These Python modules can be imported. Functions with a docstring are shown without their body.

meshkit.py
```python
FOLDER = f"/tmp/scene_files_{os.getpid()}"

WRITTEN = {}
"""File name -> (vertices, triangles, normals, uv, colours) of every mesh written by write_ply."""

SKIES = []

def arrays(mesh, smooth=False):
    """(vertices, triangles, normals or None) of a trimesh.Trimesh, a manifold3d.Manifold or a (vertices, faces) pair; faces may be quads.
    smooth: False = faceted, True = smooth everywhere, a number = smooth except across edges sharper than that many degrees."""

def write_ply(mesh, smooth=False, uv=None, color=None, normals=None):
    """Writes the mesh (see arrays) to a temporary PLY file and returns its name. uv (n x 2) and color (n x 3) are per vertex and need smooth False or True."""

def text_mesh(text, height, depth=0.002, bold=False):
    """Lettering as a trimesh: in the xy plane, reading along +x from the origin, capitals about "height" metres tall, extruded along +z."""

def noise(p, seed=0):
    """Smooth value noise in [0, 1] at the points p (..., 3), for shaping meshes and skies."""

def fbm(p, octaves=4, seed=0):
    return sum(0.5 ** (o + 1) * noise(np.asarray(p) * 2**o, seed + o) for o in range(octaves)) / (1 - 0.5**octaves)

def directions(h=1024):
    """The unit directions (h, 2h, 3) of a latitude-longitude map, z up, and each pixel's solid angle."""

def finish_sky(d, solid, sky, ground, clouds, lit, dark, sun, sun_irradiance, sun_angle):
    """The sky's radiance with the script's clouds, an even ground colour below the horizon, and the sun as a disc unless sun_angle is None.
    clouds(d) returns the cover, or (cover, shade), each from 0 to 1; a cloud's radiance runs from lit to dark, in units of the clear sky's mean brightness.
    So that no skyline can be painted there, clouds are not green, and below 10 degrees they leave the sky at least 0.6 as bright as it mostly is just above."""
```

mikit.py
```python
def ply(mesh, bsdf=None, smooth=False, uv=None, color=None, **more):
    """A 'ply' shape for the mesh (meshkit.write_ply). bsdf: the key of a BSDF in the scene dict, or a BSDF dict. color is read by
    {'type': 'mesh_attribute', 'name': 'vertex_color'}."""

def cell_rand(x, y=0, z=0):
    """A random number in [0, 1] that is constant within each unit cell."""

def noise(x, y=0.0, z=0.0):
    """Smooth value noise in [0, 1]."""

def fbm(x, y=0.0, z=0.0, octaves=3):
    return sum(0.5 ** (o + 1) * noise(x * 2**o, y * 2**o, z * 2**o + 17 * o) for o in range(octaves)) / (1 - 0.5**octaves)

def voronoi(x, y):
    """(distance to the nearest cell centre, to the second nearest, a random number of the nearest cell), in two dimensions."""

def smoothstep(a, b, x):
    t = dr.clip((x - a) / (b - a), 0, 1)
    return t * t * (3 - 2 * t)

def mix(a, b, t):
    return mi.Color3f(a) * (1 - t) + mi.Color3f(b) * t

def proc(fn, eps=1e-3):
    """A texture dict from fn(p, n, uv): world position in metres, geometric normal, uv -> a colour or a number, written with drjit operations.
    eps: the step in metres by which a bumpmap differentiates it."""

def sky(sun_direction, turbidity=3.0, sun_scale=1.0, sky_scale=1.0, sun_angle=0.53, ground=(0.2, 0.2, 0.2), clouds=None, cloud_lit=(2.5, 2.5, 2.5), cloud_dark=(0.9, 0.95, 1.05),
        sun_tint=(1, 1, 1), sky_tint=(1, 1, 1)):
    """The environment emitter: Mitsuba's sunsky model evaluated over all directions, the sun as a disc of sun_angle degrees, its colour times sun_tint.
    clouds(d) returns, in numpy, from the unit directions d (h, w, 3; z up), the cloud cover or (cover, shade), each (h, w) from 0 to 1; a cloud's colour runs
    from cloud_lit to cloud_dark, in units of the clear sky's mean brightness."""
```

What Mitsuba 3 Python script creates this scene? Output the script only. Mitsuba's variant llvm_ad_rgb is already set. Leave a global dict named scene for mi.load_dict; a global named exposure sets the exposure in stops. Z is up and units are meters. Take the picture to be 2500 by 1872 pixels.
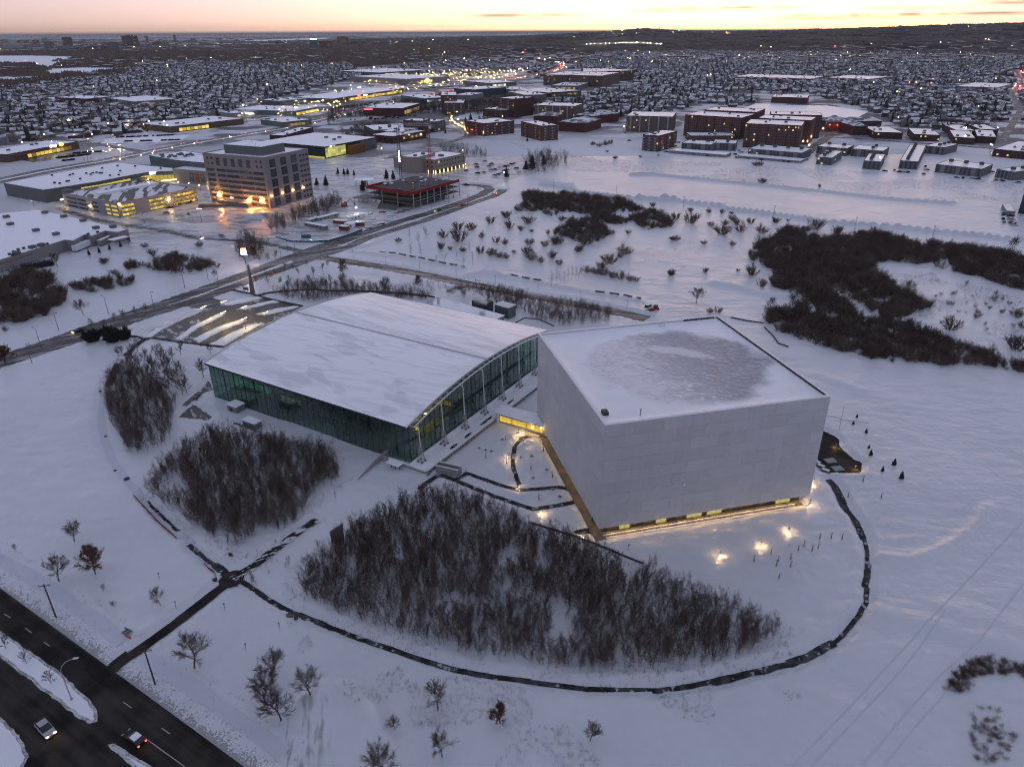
import math, random
import numpy as np
import trimesh, shapely, meshkit
from shapely.geometry import Polygon, LineString, Point, MultiPolygon
from shapely.ops import unary_union
from shapely import affinity
import mitsuba as mi
import drjit as dr
import mikit

T = mi.ScalarTransform4f
rng = np.random.default_rng(7)
random.seed(7)
scene, labels = {}, {}

# ---------------------------------------------------------------- camera
PITCH, ROLL, EYE = math.radians(26.255), math.radians(-0.35), np.array([0, 0, 110.0])
fwd = np.array([0, math.cos(PITCH), -math.sin(PITCH)])
upv = np.array([0, math.sin(PITCH), math.cos(PITCH)]) * math.cos(ROLL) - np.array([1.0, 0, 0]) * math.sin(ROLL)
scene['camera'] = {'type': 'perspective', 'fov': 2 * math.degrees(math.atan(1250 / 1746.5)), 'fov_axis': 'x', 'near_clip': 1.0, 'far_clip': 90000.0,
                   'to_world': T().look_at(EYE.tolist(), (EYE + fwd).tolist(), upv.tolist())}
exposure = 3.25

# ---------------------------------------------------------------- dusk sky: the sun has gone behind the hills ahead
STREAKS = [(-4, 6.5, .90, .11, .95), (7.5, 22, 1.22, .11, .95), (17, 42, .68, .12, 1.0), (29, 48, 1.34, .13, 1.0), (22, 33, 1.17, .07, .7), (-30, -8, 3.4, .3, .6), (-10, 25, 4.6, .4, .6), (40, 75, 2.8, .3, .7), (-80, -35, 4.2, .4, .5), (10, 60, 7.5, .6, .4)]
def clouds(d):
    z = np.clip(d[..., 2], 0, 1)
    el = np.degrees(np.arcsin(z))
    az = np.degrees(np.arctan2(d[..., 0], d[..., 1]))
    veil = 0.85 * (1 - np.exp(-np.clip(el - 3, 0, None) / 9.0))
    st = np.zeros_like(el)                       # a few thin dark streaks of cloud low over the hills, and more of them higher up
    for k, (a0, a1, e0, th, am) in enumerate(STREAKS):
        p = np.stack([az * 0.8 + k * 9, el * 4, 0 * az], -1)
        n = meshkit.fbm(p, 3, k)
        w = np.clip((az - a0) / 2.5, 0, 1) * np.clip((a1 - az) / 4.0, 0, 1)
        st = np.maximum(st, am * w * np.exp(-((el - e0 - 0.16 * (n - .5) - .004 * (az - a0)) / (th * (0.5 + n))) ** 2))
    cover = np.maximum(veil, st)
    return cover, st / np.maximum(cover, 1e-3) * (st > 0)

SAZ, SEL = math.radians(17), math.radians(4.0)
scene['sky'] = {**mikit.sky([math.sin(SAZ) * math.cos(SEL), math.cos(SAZ) * math.cos(SEL), math.sin(SEL)], turbidity=3, sun_scale=0.0, clouds=clouds,
                            cloud_lit=(0.93, 0.985, 1.19), cloud_dark=(1.2, .9, .85), sky_tint=(0.98, 1.0, 2.15)), 'sampling_weight': 30.0}

# ---------------------------------------------------------------- helpers
def rgb(*c): return {'type': 'rgb', 'value': list(map(float, c))}
def mat(name, color, rough=0.7, spec=0.3, two=False, bump=None, eps=0.05, **k):
    col = mikit.proc(color) if callable(color) else rgb(*color)
    b = {'type': 'principled', 'base_color': col, 'roughness': rough, 'specular': spec, **k}
    if bump is not None:
        b = {'type': 'bumpmap', 'arbitrary': mikit.proc(bump, eps), 'bsdf': b}
    scene[name] = {'type': 'twosided', 'bsdf': b}
def dif(name, color, two=False):
    b = {'type': 'diffuse', 'reflectance': mikit.proc(color) if callable(color) else rgb(*color)}
    scene[name] = {'type': 'twosided', 'bsdf': b}

taken = {}
def numbered(k):
    n = taken.get(k, 0); taken[k] = n + 1
    return k if n == 0 else f'{k}_{n:03d}'
def thing(name, label, cat=None, group=None, kind=None):
    k = numbered(name)
    d = {'label': label}
    if cat: d['category'] = cat
    if group: d['group'] = group
    if kind: d['kind'] = kind
    labels[k] = d
    return k
def put(k, mesh, m, smooth=False, at=None, emit=None, weight=1.0):
    """mesh: (V,F), trimesh or a ply dict made by ply0()"""
    d = dict(mesh) if isinstance(mesh, dict) else mikit.ply(mesh, None, smooth)
    if m: d['bsdf'] = {'type': 'ref', 'id': m}
    if at is not None: d['to_world'] = at
    if emit is not None: d['emitter'] = {'type': 'area', 'radiance': rgb(*emit), 'sampling_weight': float(weight)}
    scene[k] = d
    return k
def part(parent, name, mesh, m, smooth=False, at=None, emit=None, weight=0.0, label=None, kind=None):
    k = numbered(parent + '__' + name)
    put(k, mesh, m, smooth, at, emit, weight)
    if label or kind:
        labels[k] = {**({'label': label} if label else {}), **({'kind': kind} if kind else {})}
    return k
def ply0(mesh, smooth=False): return mikit.ply(mesh, None, smooth)
def M(x=0, y=0, z=0, deg=0.0, s=1.0):
    t = T().translate([float(x), float(y), float(z)])
    if deg: t = t.rotate([0, 0, 1], float(deg))
    return t if s == 1.0 else t.scale(s if isinstance(s, (list, tuple)) else [float(s)] * 3)

class MB:
    """collects pieces of ONE mesh"""
    def __init__(self): self.v, self.f, self.n = [], [], 0
    def add(self, v, f):
        v = np.asarray(v, float); f = np.asarray(f, int)
        if f.shape[1] == 4: f = np.vstack([f[:, [0, 1, 2]], f[:, [0, 2, 3]]])
        self.v.append(v); self.f.append(f + self.n); self.n += len(v)
        return self
    BF = np.array([[0, 2, 3, 1], [4, 5, 7, 6], [0, 1, 5, 4], [2, 6, 7, 3], [0, 4, 6, 2], [1, 3, 7, 5]])
    def box(self, c, s, ax=(1, 0), z=None):
        """centre c, size s, ax = direction of its local x in plan"""
        a = np.array([ax[0], ax[1], 0.0]); a /= np.linalg.norm(a); b = np.array([-a[1], a[0], 0]); k = np.array([0, 0, 1.0])
        v = [np.asarray(c, float) + a * x * s[0] / 2 + b * y * s[1] / 2 + k * w * s[2] / 2 for w in (-1, 1) for y in (-1, 1) for x in (-1, 1)]
        return self.add(v, self.BF)
    def tube(self, p0, p1, r0, r1=None, n=5, cap=True):
        r1 = r0 if r1 is None else r1
        p0, p1 = np.asarray(p0, float), np.asarray(p1, float)
        d = p1 - p0; L = np.linalg.norm(d)
        if L < 1e-6: return self
        d /= L
        e = np.cross(d, [0, 0, 1.0] if abs(d[2]) < .9 else [1.0, 0, 0]); e /= np.linalg.norm(e); g = np.cross(d, e)
        t = np.arange(n) * 2 * np.pi / n
        ring = np.cos(t)[:, None] * e + np.sin(t)[:, None] * g
        v = np.vstack([p0 + ring * r0, p1 + ring * r1])
        i = np.arange(n); j = (i + 1) % n
        f = np.vstack([np.stack([i, j, j + n], 1), np.stack([i, j + n, i + n], 1)])
        if cap:
            f = np.vstack([f, [[n, n + k, n + k + 1] for k in range(1, n - 1)], [[0, k + 1, k] for k in range(1, n - 1)]])
        return self.add(v, f)
    def path(self, pts, r, n=4):
        for a, b in zip(pts[:-1], pts[1:]): self.tube(a, b, r, r, n)
        return self
    def prism(self, poly, z0, z1):
        if not isinstance(poly, (Polygon, MultiPolygon)): poly = Polygon(poly)
        poly = poly.buffer(0)
        for g in getattr(poly, 'geoms', [poly]):
            if g.is_empty or g.area < 1e-3: continue
            m = trimesh.creation.extrude_polygon(g, z1 - z0, engine='earcut')
            self.add(m.vertices + [0, 0, z0], m.faces)
        return self
    def sheet(self, poly, z=0.0):
        poly = poly if isinstance(poly, (Polygon, MultiPolygon)) else Polygon(poly)
        poly = poly.buffer(0)
        for g in getattr(poly, 'geoms', [poly]):
            if g.is_empty or g.area < 1e-2: continue
            v, f = trimesh.creation.triangulate_polygon(g, engine='earcut')
            v = np.asarray(v); f = np.asarray(f)
            a = v[f]; cr = (a[:, 1, 0] - a[:, 0, 0]) * (a[:, 2, 1] - a[:, 0, 1]) - (a[:, 1, 1] - a[:, 0, 1]) * (a[:, 2, 0] - a[:, 0, 0])
            f[cr < 0] = f[cr < 0][:, ::-1]
            self.add(np.column_stack([v, np.full(len(v), z)]), f)
        return self
    def cone(self, c, r, h, n=7, jag=0.0, rg=None):
        t = np.arange(n) * 2 * np.pi / n
        rr = r * (1 + (rg.uniform(-jag, jag, n) if rg is not None else 0))
        v = np.vstack([np.stack([np.cos(t) * rr, np.sin(t) * rr, np.zeros(n)], 1), [[0, 0, h]]]) + np.asarray(c, float)
        i = np.arange(n)
        return self.add(v, np.vstack([np.stack([i, (i + 1) % n, np.full(n, n)], 1), [[0, k + 1, k] for k in range(1, n - 1)]]))
    def mesh(self):
        return np.vstack(self.v), np.vstack(self.f)

def box0(sx, sy, sz): return MB().box((0, 0, sz / 2), (sx, sy, sz)).mesh()
def ang(v): return math.degrees(math.atan2(v[1], v[0]))
def line(pts): return LineString(pts)
def wob(poly, amp=0.5, freq=0.35, step=0.9, seed=0):
    """a polygon with a ragged outline"""
    out = []
    for g in getattr(poly, 'geoms', [poly]):
        rings = []
        for r in [g.exterior, *g.interiors]:
            r = r.segmentize(step); c = np.array(r.coords)[:-1]
            if len(c) < 3: continue
            q = np.column_stack([c * freq, np.zeros(len(c))])
            d = np.stack([meshkit.fbm(q, 3, seed) - .5, meshkit.fbm(q + 31.7, 3, seed + 5) - .5], 1) * 2 * amp
            rings.append(c + d)
        if rings: out.append(Polygon(rings[0], [x for x in rings[1:]]).buffer(0))
    return unary_union(out)
def inside(poly, n, rg, mind=None):
    x0, y0, x1, y1 = poly.bounds
    pts = []
    while len(pts) < n:
        q = rg.uniform([x0, y0], [x1, y1], (max(n, 500), 2))
        pts.extend(q[shapely.contains_xy(poly, q[:, 0], q[:, 1])].tolist())
    return np.array(pts[:n])

def unit(v): v = np.asarray(v, float); return v / np.linalg.norm(v)
def ext(pts, a=0, b=0):
    p = [np.array(q, float) for q in pts]
    if a: p.insert(0, p[0] + unit(p[0] - p[1]) * a)
    if b: p.append(p[-1] + unit(p[-1] - p[-2]) * b)
    return [tuple(q) for q in p]
far_edge = ext([(-113.6,122.3),(-76.1,98.6),(-45.0,78.9)], 120, 160)
E0 = np.array((-101.7,114.8)); ED = unit(np.array((-54.9,85.2)) - E0); EN = np.array([-ED[1], ED[0]]); BV0 = (-174.3,279.1); BVD = [float(v) for v in unit(np.array((-49.9,490.9)) - np.array(BV0))]; PILE = (-36.4,84.5); C1_, C2_, C3_ = (-186.0,475.0), (-119.0,453.5), (-226.3,485.1)
# ---------------------------------------------------------------- materials
def snow_fn(p, n, uv):
    a = mikit.fbm(p.x * 0.05, p.y * 0.05, 0, 3)
    b = mikit.fbm(p.x * 0.9 + p.y * 0.3, p.y * 0.5, 0, 2)
    k = 0.90 + 0.13 * a + 0.05 * (b - 0.5)
    # road grit beside the avenue and scraped streaks on the ploughed heap
    d = (p.x - float(E0[0])) * float(EN[0]) + (p.y - float(E0[1])) * float(EN[1])
    sp = 0.55 * mikit.noise(p.x * 4.3, p.y * 4.3, 0) + 0.45 * mikit.fbm(p.x * 0.8, p.y * 0.8, 3, 3)
    grit = mikit.smoothstep(0.42, 0.62, sp + 0.55 * dr.exp(-dr.maximum(d, 0) / 1.1) - 0.16 - 0.02 * dr.maximum(d, 0)) * mikit.smoothstep(12, 5, d) * mikit.smoothstep(-6, -3, d)
    u, v = p.x - PILE[0], p.y - PILE[1]
    heap = mikit.smoothstep(5.5, 2.5, dr.sqrt(u * u * 0.9 + v * v * 0.22)) * mikit.smoothstep(0.45, 0.8, mikit.fbm(u * 1.3 + v * .2, v * 0.35, 0, 3))
    ch = mikit.fbm(p.x * .10 + p.y * .04, p.y * .22, 5, 4)
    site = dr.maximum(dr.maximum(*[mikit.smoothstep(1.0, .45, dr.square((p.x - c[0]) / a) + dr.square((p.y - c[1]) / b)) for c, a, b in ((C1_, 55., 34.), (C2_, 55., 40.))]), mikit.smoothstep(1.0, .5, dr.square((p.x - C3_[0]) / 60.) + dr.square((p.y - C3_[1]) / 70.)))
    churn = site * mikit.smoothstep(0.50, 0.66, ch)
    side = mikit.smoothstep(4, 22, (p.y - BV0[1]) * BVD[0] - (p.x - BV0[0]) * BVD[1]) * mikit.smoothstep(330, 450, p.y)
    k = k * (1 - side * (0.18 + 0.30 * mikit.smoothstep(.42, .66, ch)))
    t = dr.clip(0.7 * grit + 0.6 * heap + 0.55 * churn, 0, 1)
    return mikit.mix(mi.Color3f(0.615 * k, 0.632 * k, 0.672 * k), (0.16, 0.15, 0.145), t)
def snow_bump(p, n, uv):
    return 0.5 * mikit.fbm(p.x * 0.16 + p.y * 0.1, p.y * 0.34 - p.x * .05, 0, 4) + 0.16 * mikit.fbm(p.x * 1.1, p.y * 0.7, 3, 2)
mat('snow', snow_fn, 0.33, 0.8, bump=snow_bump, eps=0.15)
mat('snow_plain', (0.80, 0.815, 0.86), 0.38, 0.5)
def dirty_fn(p, n, uv):
    a = mikit.fbm(p.x * 0.9, p.y * 0.9, 0, 3); b = mikit.fbm(p.x * 4.7, p.y * 4.7, 5, 2)
    t = mikit.smoothstep(0.38, 0.66, 0.6 * a + 0.4 * b)
    return mikit.mix((0.56, 0.56, 0.585), (0.27, 0.26, 0.255), t)
mat('dirty_snow', dirty_fn, 0.5, 0.4)
def asphalt_fn(p, n, uv):
    d = (p.x - float(E0[0])) * float(EN[0]) + (p.y - float(E0[1])) * float(EN[1]); s = p.x * float(ED[0]) + p.y * float(ED[1])
    a = 0.5 * mikit.fbm(p.x * 0.25, p.y * 0.25, 0, 4) + 0.5 * mikit.fbm(d * 0.75, s * 0.03, 6, 3)
    return mikit.mix((0.010, 0.009, 0.008), (0.052, 0.045, 0.038), mikit.smoothstep(.25, .8, a))
mat('asphalt', asphalt_fn, 0.7, 0.12)
def path_fn(p, n, uv):
    a = mikit.fbm(p.x * 0.7, p.y * 0.7, 0, 3)
    ice = mikit.smoothstep(.64, .74, mikit.fbm(p.x * 1.1, p.y * 1.1, 5, 3))
    return mikit.mix(mikit.mix((0.016, 0.016, 0.018), (0.07, 0.07, 0.076), mikit.smoothstep(.35, .75, a)), (.34, .35, .37), ice)
def icy_fn(p, n, uv):
    s = p.x * 0.80 + p.y * 0.60; t = -p.x * 0.60 + p.y * 0.80
    v = mikit.smoothstep(0.53, 0.60, 0.7 * mikit.fbm(s * .35, t * 1.9, 1, 3) + .3 * mikit.fbm(s * 1.4, t * 3, 2, 2))
    return mikit.mix((0.014, 0.013, 0.013), (0.6, 0.61, 0.65), v)
mat('icy_asphalt', icy_fn, 0.6, 0.2)
mat('path_asphalt', path_fn, 0.65, 0.2)
def slush_fn(p, n, uv):
    # packed, sanded snow over asphalt; streaks run along the traffic (about 40 degrees)
    s = p.x * 0.80 + p.y * 0.60; t = -p.x * 0.60 + p.y * 0.80
    a = mikit.fbm(s * 0.03, t * 0.55, 0, 3); b = mikit.fbm(s * 0.3, t * 0.9, 4, 3)
    v = mikit.smoothstep(0.40, 0.72, 0.65 * a + 0.35 * b)
    return mikit.mix((0.055, 0.052, 0.05), (0.30, 0.28, 0.27), v)
mat('slush', slush_fn, 0.55, 0.35)
def slush2_fn(p, n, uv):
    s = p.x * 0.90 - p.y * 0.44; t = p.x * 0.44 + p.y * 0.90
    a = mikit.fbm(s * 0.03, t * 0.6, 0, 3); b = mikit.fbm(s * 0.3, t * 0.9, 4, 3)
    v = mikit.smoothstep(0.36, 0.68, 0.65 * a + 0.35 * b)
    return mikit.mix((0.09, 0.07, 0.055), (0.40, 0.36, 0.33), v)
mat('sanded_snow', slush2_fn, 0.55, 0.35)
def lot_fn(p, n, uv):
    a = mikit.fbm(p.x * 0.12, p.y * 0.12, 0, 3); b = mikit.fbm(p.x * 0.8 + p.y * 0.5, p.y * 0.25 - p.x * .2, 2, 3)
    v = mikit.smoothstep(0.56, 0.68, 0.45 * a + 0.55 * b)
    return mikit.mix((0.075, 0.070, 0.058), (0.40, 0.40, 0.41), v)
mat('lot_asphalt', lot_fn, 0.42, 0.4)
def far_fn(p, n, uv):
    # too far to tell the pieces apart: woods, snowy roofs and yards of the outer districts
    r = dr.sqrt(p.x * p.x + p.y * p.y)
    big = mikit.fbm(p.x * 0.0011, p.y * 0.0008, 0, 4)
    d1, d2, c = mikit.voronoi(p.x * 0.018, p.y * 0.014)
    fine = mikit.fbm(p.x * 0.03, p.y * 0.012, 8, 3)
    wood = mikit.smoothstep(0.47, 0.64, big + 0.20 * (fine - 0.5))
    roofs = mikit.smoothstep(0.52, 0.78, 0.5 * c + 0.5 * fine)
    town = mikit.mix((0.055, 0.053, 0.055), (0.48, 0.49, 0.54), roofs)
    field = mikit.smoothstep(0.62, 0.70, mikit.fbm(p.x * 0.0009 + 9, p.y * 0.0012, 4, 3))
    col = town * (1 - wood) + mi.Color3f(0.045, 0.042, 0.045) * wood
    col = mikit.mix(col, (0.6, 0.61, 0.65), field * (1 - wood) * 0.8)
    near = mikit.smoothstep(3300, 2300, r)
    yard = mikit.mix((0.10, 0.10, 0.11), (0.56, 0.57, 0.61), mikit.smoothstep(0.44, 0.62, mikit.fbm(p.x * 0.03, p.y * 0.03, 1, 3)))
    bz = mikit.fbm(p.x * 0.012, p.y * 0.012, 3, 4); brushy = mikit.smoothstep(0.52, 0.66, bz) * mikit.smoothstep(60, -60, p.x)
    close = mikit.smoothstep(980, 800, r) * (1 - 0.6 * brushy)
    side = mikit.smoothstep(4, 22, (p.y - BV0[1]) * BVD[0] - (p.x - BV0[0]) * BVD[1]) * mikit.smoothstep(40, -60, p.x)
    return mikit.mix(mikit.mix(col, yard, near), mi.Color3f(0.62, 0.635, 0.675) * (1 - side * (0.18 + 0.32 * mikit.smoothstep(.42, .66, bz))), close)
mat('outer_ground', far_fn, 0.6, 0.3)
def hill_fn(p, n, uv):
    f = mikit.fbm(p.x * 0.006, p.y * 0.004, p.z * 0.02, 4)
    return mikit.mix((0.035, 0.030, 0.030), (0.12, 0.108, 0.108), mikit.smoothstep(0.35, 0.75, f))
dif('hill_woods', hill_fn)
mat('ice', (0.74, 0.755, 0.80), 0.4, 0.4)

def concrete_fn(c, v=0.10):
    def fn(p, n, uv):
        a = mikit.fbm(p.x * 0.3, p.y * 0.3, p.z * 0.3, 3)
        rib = mikit.noise(p.x * 2.2, p.y * 2.2, 0) - 0.5
        k = 1 + v * (a - 0.5) + 0.5 * v * rib
        return mi.Color3f(c[0] * k, c[1] * k, c[2] * k)
    return fn
for i, k in enumerate((0.955, 1.0, 1.03, 1.06)):
    mat(f'precast_{i}', concrete_fn((0.47 * k, 0.47 * k, 0.478 * k)), 0.75, 0.25)
mat('joint', (0.14, 0.14, 0.15), 0.9, 0.1)
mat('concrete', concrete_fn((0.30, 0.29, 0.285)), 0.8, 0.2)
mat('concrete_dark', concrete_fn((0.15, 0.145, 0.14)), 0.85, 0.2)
mat('white_metal', (0.62, 0.62, 0.63), 0.45, 0.4)
mat('coping', (0.75, 0.75, 0.78), 0.5, 0.4)
mat('steel', (0.36, 0.35, 0.35), 0.4, 0.5)
mat('dark_metal', (0.035, 0.035, 0.04), 0.5, 0.4)
mat('lamp_metal', (0.10, 0.10, 0.105), 0.5, 0.4)
mat('wood_pole', (0.085, 0.07, 0.06), 0.8, 0.2)
scene['green_glass'] = {'type': 'thindielectric', 'int_ior': 1.5, 'specular_transmittance': rgb(0.38, 0.50, 0.45), 'specular_reflectance': rgb(0.8, 0.95, 0.9)}
mat('mullion', (0.045, 0.07, 0.065), 0.5, 0.4)
mat('interior', (0.32, 0.33, 0.30), 0.8, 0.2)
mat('interior_floor', (0.3, 0.31, 0.29), 0.8, 0.2)
mat('window_dark', (0.022, 0.025, 0.03), 0.2, 0.5)
mat('window_grey', (0.10, 0.10, 0.105), 0.4, 0.5)
mat('window_blue', (0.035, 0.045, 0.055), 0.15, 0.6)
mat('lit', (0.02, 0.02, 0.02), 0.5, 0.2)
mat('ice_membrane', (0.3, 0.3, 0.33), 0.5, 0.3)
mat('red_paint', (0.42, 0.025, 0.02), 0.5, 0.4)
mat('red_tarp', (0.22, 0.012, 0.014), 0.6, 0.3)
mat('blue_sheet', (0.05, 0.11, 0.14), 0.5, 0.4)
mat('orange_paint', (0.45, 0.12, 0.03), 0.5, 0.4)
mat('white_paint', (0.75, 0.75, 0.75), 0.5, 0.4)
mat('black_paint', (0.010, 0.010, 0.012), 0.45, 0.2)
mat('grey_paint', (0.22, 0.23, 0.24), 0.35, 0.5)
mat('silver_paint', (0.36, 0.37, 0.36), 0.3, 0.6)
mat('tyre', (0.012, 0.012, 0.012), 0.8, 0.2)
mat('bark', (0.088, 0.064, 0.053), 0.9, 0.1)
mat('bark_grey', (0.11, 0.088, 0.077), 0.9, 0.1)
mat('bark_red', (0.10, 0.062, 0.048), 0.9, 0.1)
mat('brush', (0.135, 0.10, 0.084), 0.9, 0.1)
mat('oak_leaf', (0.105, 0.045, 0.027), 0.8, 0.2, two=True)
mat('fir', (0.022, 0.028, 0.024), 0.85, 0.2)
mat('dry_grass', (0.15, 0.095, 0.06), 0.9, 0.1)
def brickfn(c, d):
    def fn(p, n, uv):
        a = mikit.fbm(p.x * 0.15, p.y * 0.15, p.z * 0.15, 2)
        course = mikit.cell_rand((p.x + p.y) * 1.3, 0, p.z * 3.2)
        k = 0.85 + 0.2 * a + 0.2 * course
        return mikit.mix(c, d, a * 0.5) * k
    return fn
mat('brick', brickfn((0.105, 0.042, 0.037), (0.08, 0.044, 0.04)), 0.85, 0.15)
mat('brick_dark', brickfn((0.085, 0.040, 0.036), (0.06, 0.036, 0.033)), 0.85, 0.15)
mat('brick_brown', brickfn((0.12, 0.085, 0.065), (0.09, 0.065, 0.055)), 0.85, 0.15)
mat('beige', brickfn((0.27, 0.225, 0.19), (0.24, 0.205, 0.18)), 0.8, 0.2)
mat('pinkish', concrete_fn((0.215, 0.203, 0.207), .06), 0.8, 0.2)
mat('grey_clad', concrete_fn((0.115, 0.12, 0.125), .08), 0.7, 0.25)
mat('dark_clad', (0.018, 0.021, 0.024), 0.5, 0.35)
mat('steelgrey', (0.11, 0.115, 0.12), 0.6, 0.3)
mat('green_clad', (0.10, 0.13, 0.125), 0.6, 0.3)
mat('teal_clad', (0.016, 0.05, 0.065), 0.4, 0.4)
mat('orange_clad', (0.17, 0.065, 0.025), 0.7, 0.25)
mat('siding', (0.20, 0.20, 0.205), 0.8, 0.2)
mat('siding_dark', (0.085, 0.08, 0.08), 0.8, 0.2)
mat('siding_tan', (0.17, 0.15, 0.13), 0.8, 0.2)

# ---------------------------------------------------------------- roads and paths (plan outlines, metres)
def road(pts, w, seed=0, amp=0.0, a=0, b=0, cap=2):
    g = LineString(ext(pts, a, b)).buffer(w / 2, cap_style=cap, join_style=1)
    return wob(g, amp, 0.5, 0.8, seed) if amp else g

near_off = LineString(far_edge).parallel_offset(46, 'right')
avenue = Polygon(list(far_edge) + list(near_off.coords)[::-1]).buffer(0)
if avenue.area < 2000: avenue = LineString(far_edge).buffer(46, single_sided=True)
avenue = avenue.buffer(0)
median_a = Polygon(ext([(-105.5,109.6),(-87.1,98.9),(-77.8,92.4)], 90) + [(-75.3,89.8),(-74.4,87.7),(-75.5,87.3),(-77.7,88.5)] + ext([(-85.8,93.4),(-101.0,102.6)], 0, 90))
median_b = Polygon([(-70.2,83.2),(-68.8,83.3),(-60.0,78.8),(-52.0,74.3),(-54.9,74.0),(-63.6,78.9)])
corner_a = Polygon([(-99.7,93.3),(-92.2,88.7),(-88.1,86.5),(-85.0,83.8),(-82.3,81.0),(-82.1,79.2),(-82.7,76.5),(-91.2,76.5)])
kerb_dirt = LineString(far_edge).buffer(4.0, single_sided=False)

drive = unary_union([road([(-78.1,98.9),(-73.9,104.9),(-68.8,113.6),(-63.1,124.5)], 2.4, 3, 0.3), wob(Point((-63.1,124.5)).buffer(2.8), .5, .5, .6, 2),
                     Polygon([(-78.7,100.7),(-76.9,104.0),(-75.3,102.6),(-75.8,100.2),(-76.2,98.8)])])
drive2 = wob(road([(-63.1,124.5),(-60.2,128.1),(-55.0,136.9),(-51.4,143.0),(-49.1,146.1)], 2.2), 0.6, 0.5, 0.6, 9)
path_a = road([(-61.1,124.1),(-58.2,122.1),(-53.4,118.5),(-49.0,115.5),(-44.9,113.4),(-40.1,111.1),(-34.7,108.5)] + [(-44.8,113.6),(-39.3,110.8),(-33.9,108.1),(-28.3,105.6),(-21.9,102.9),(-16.2,100.5),(-10.2,98.5),(-4.9,97.2),(0.8,96.3),(7.3,95.1),(13.7,94.2),(20.1,93.8),(26.6,93.7),(33.2,94.7),(40.2,96.5),(47.3,98.4),(54.6,100.1)], 1.2, 5, 0.25)
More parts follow.
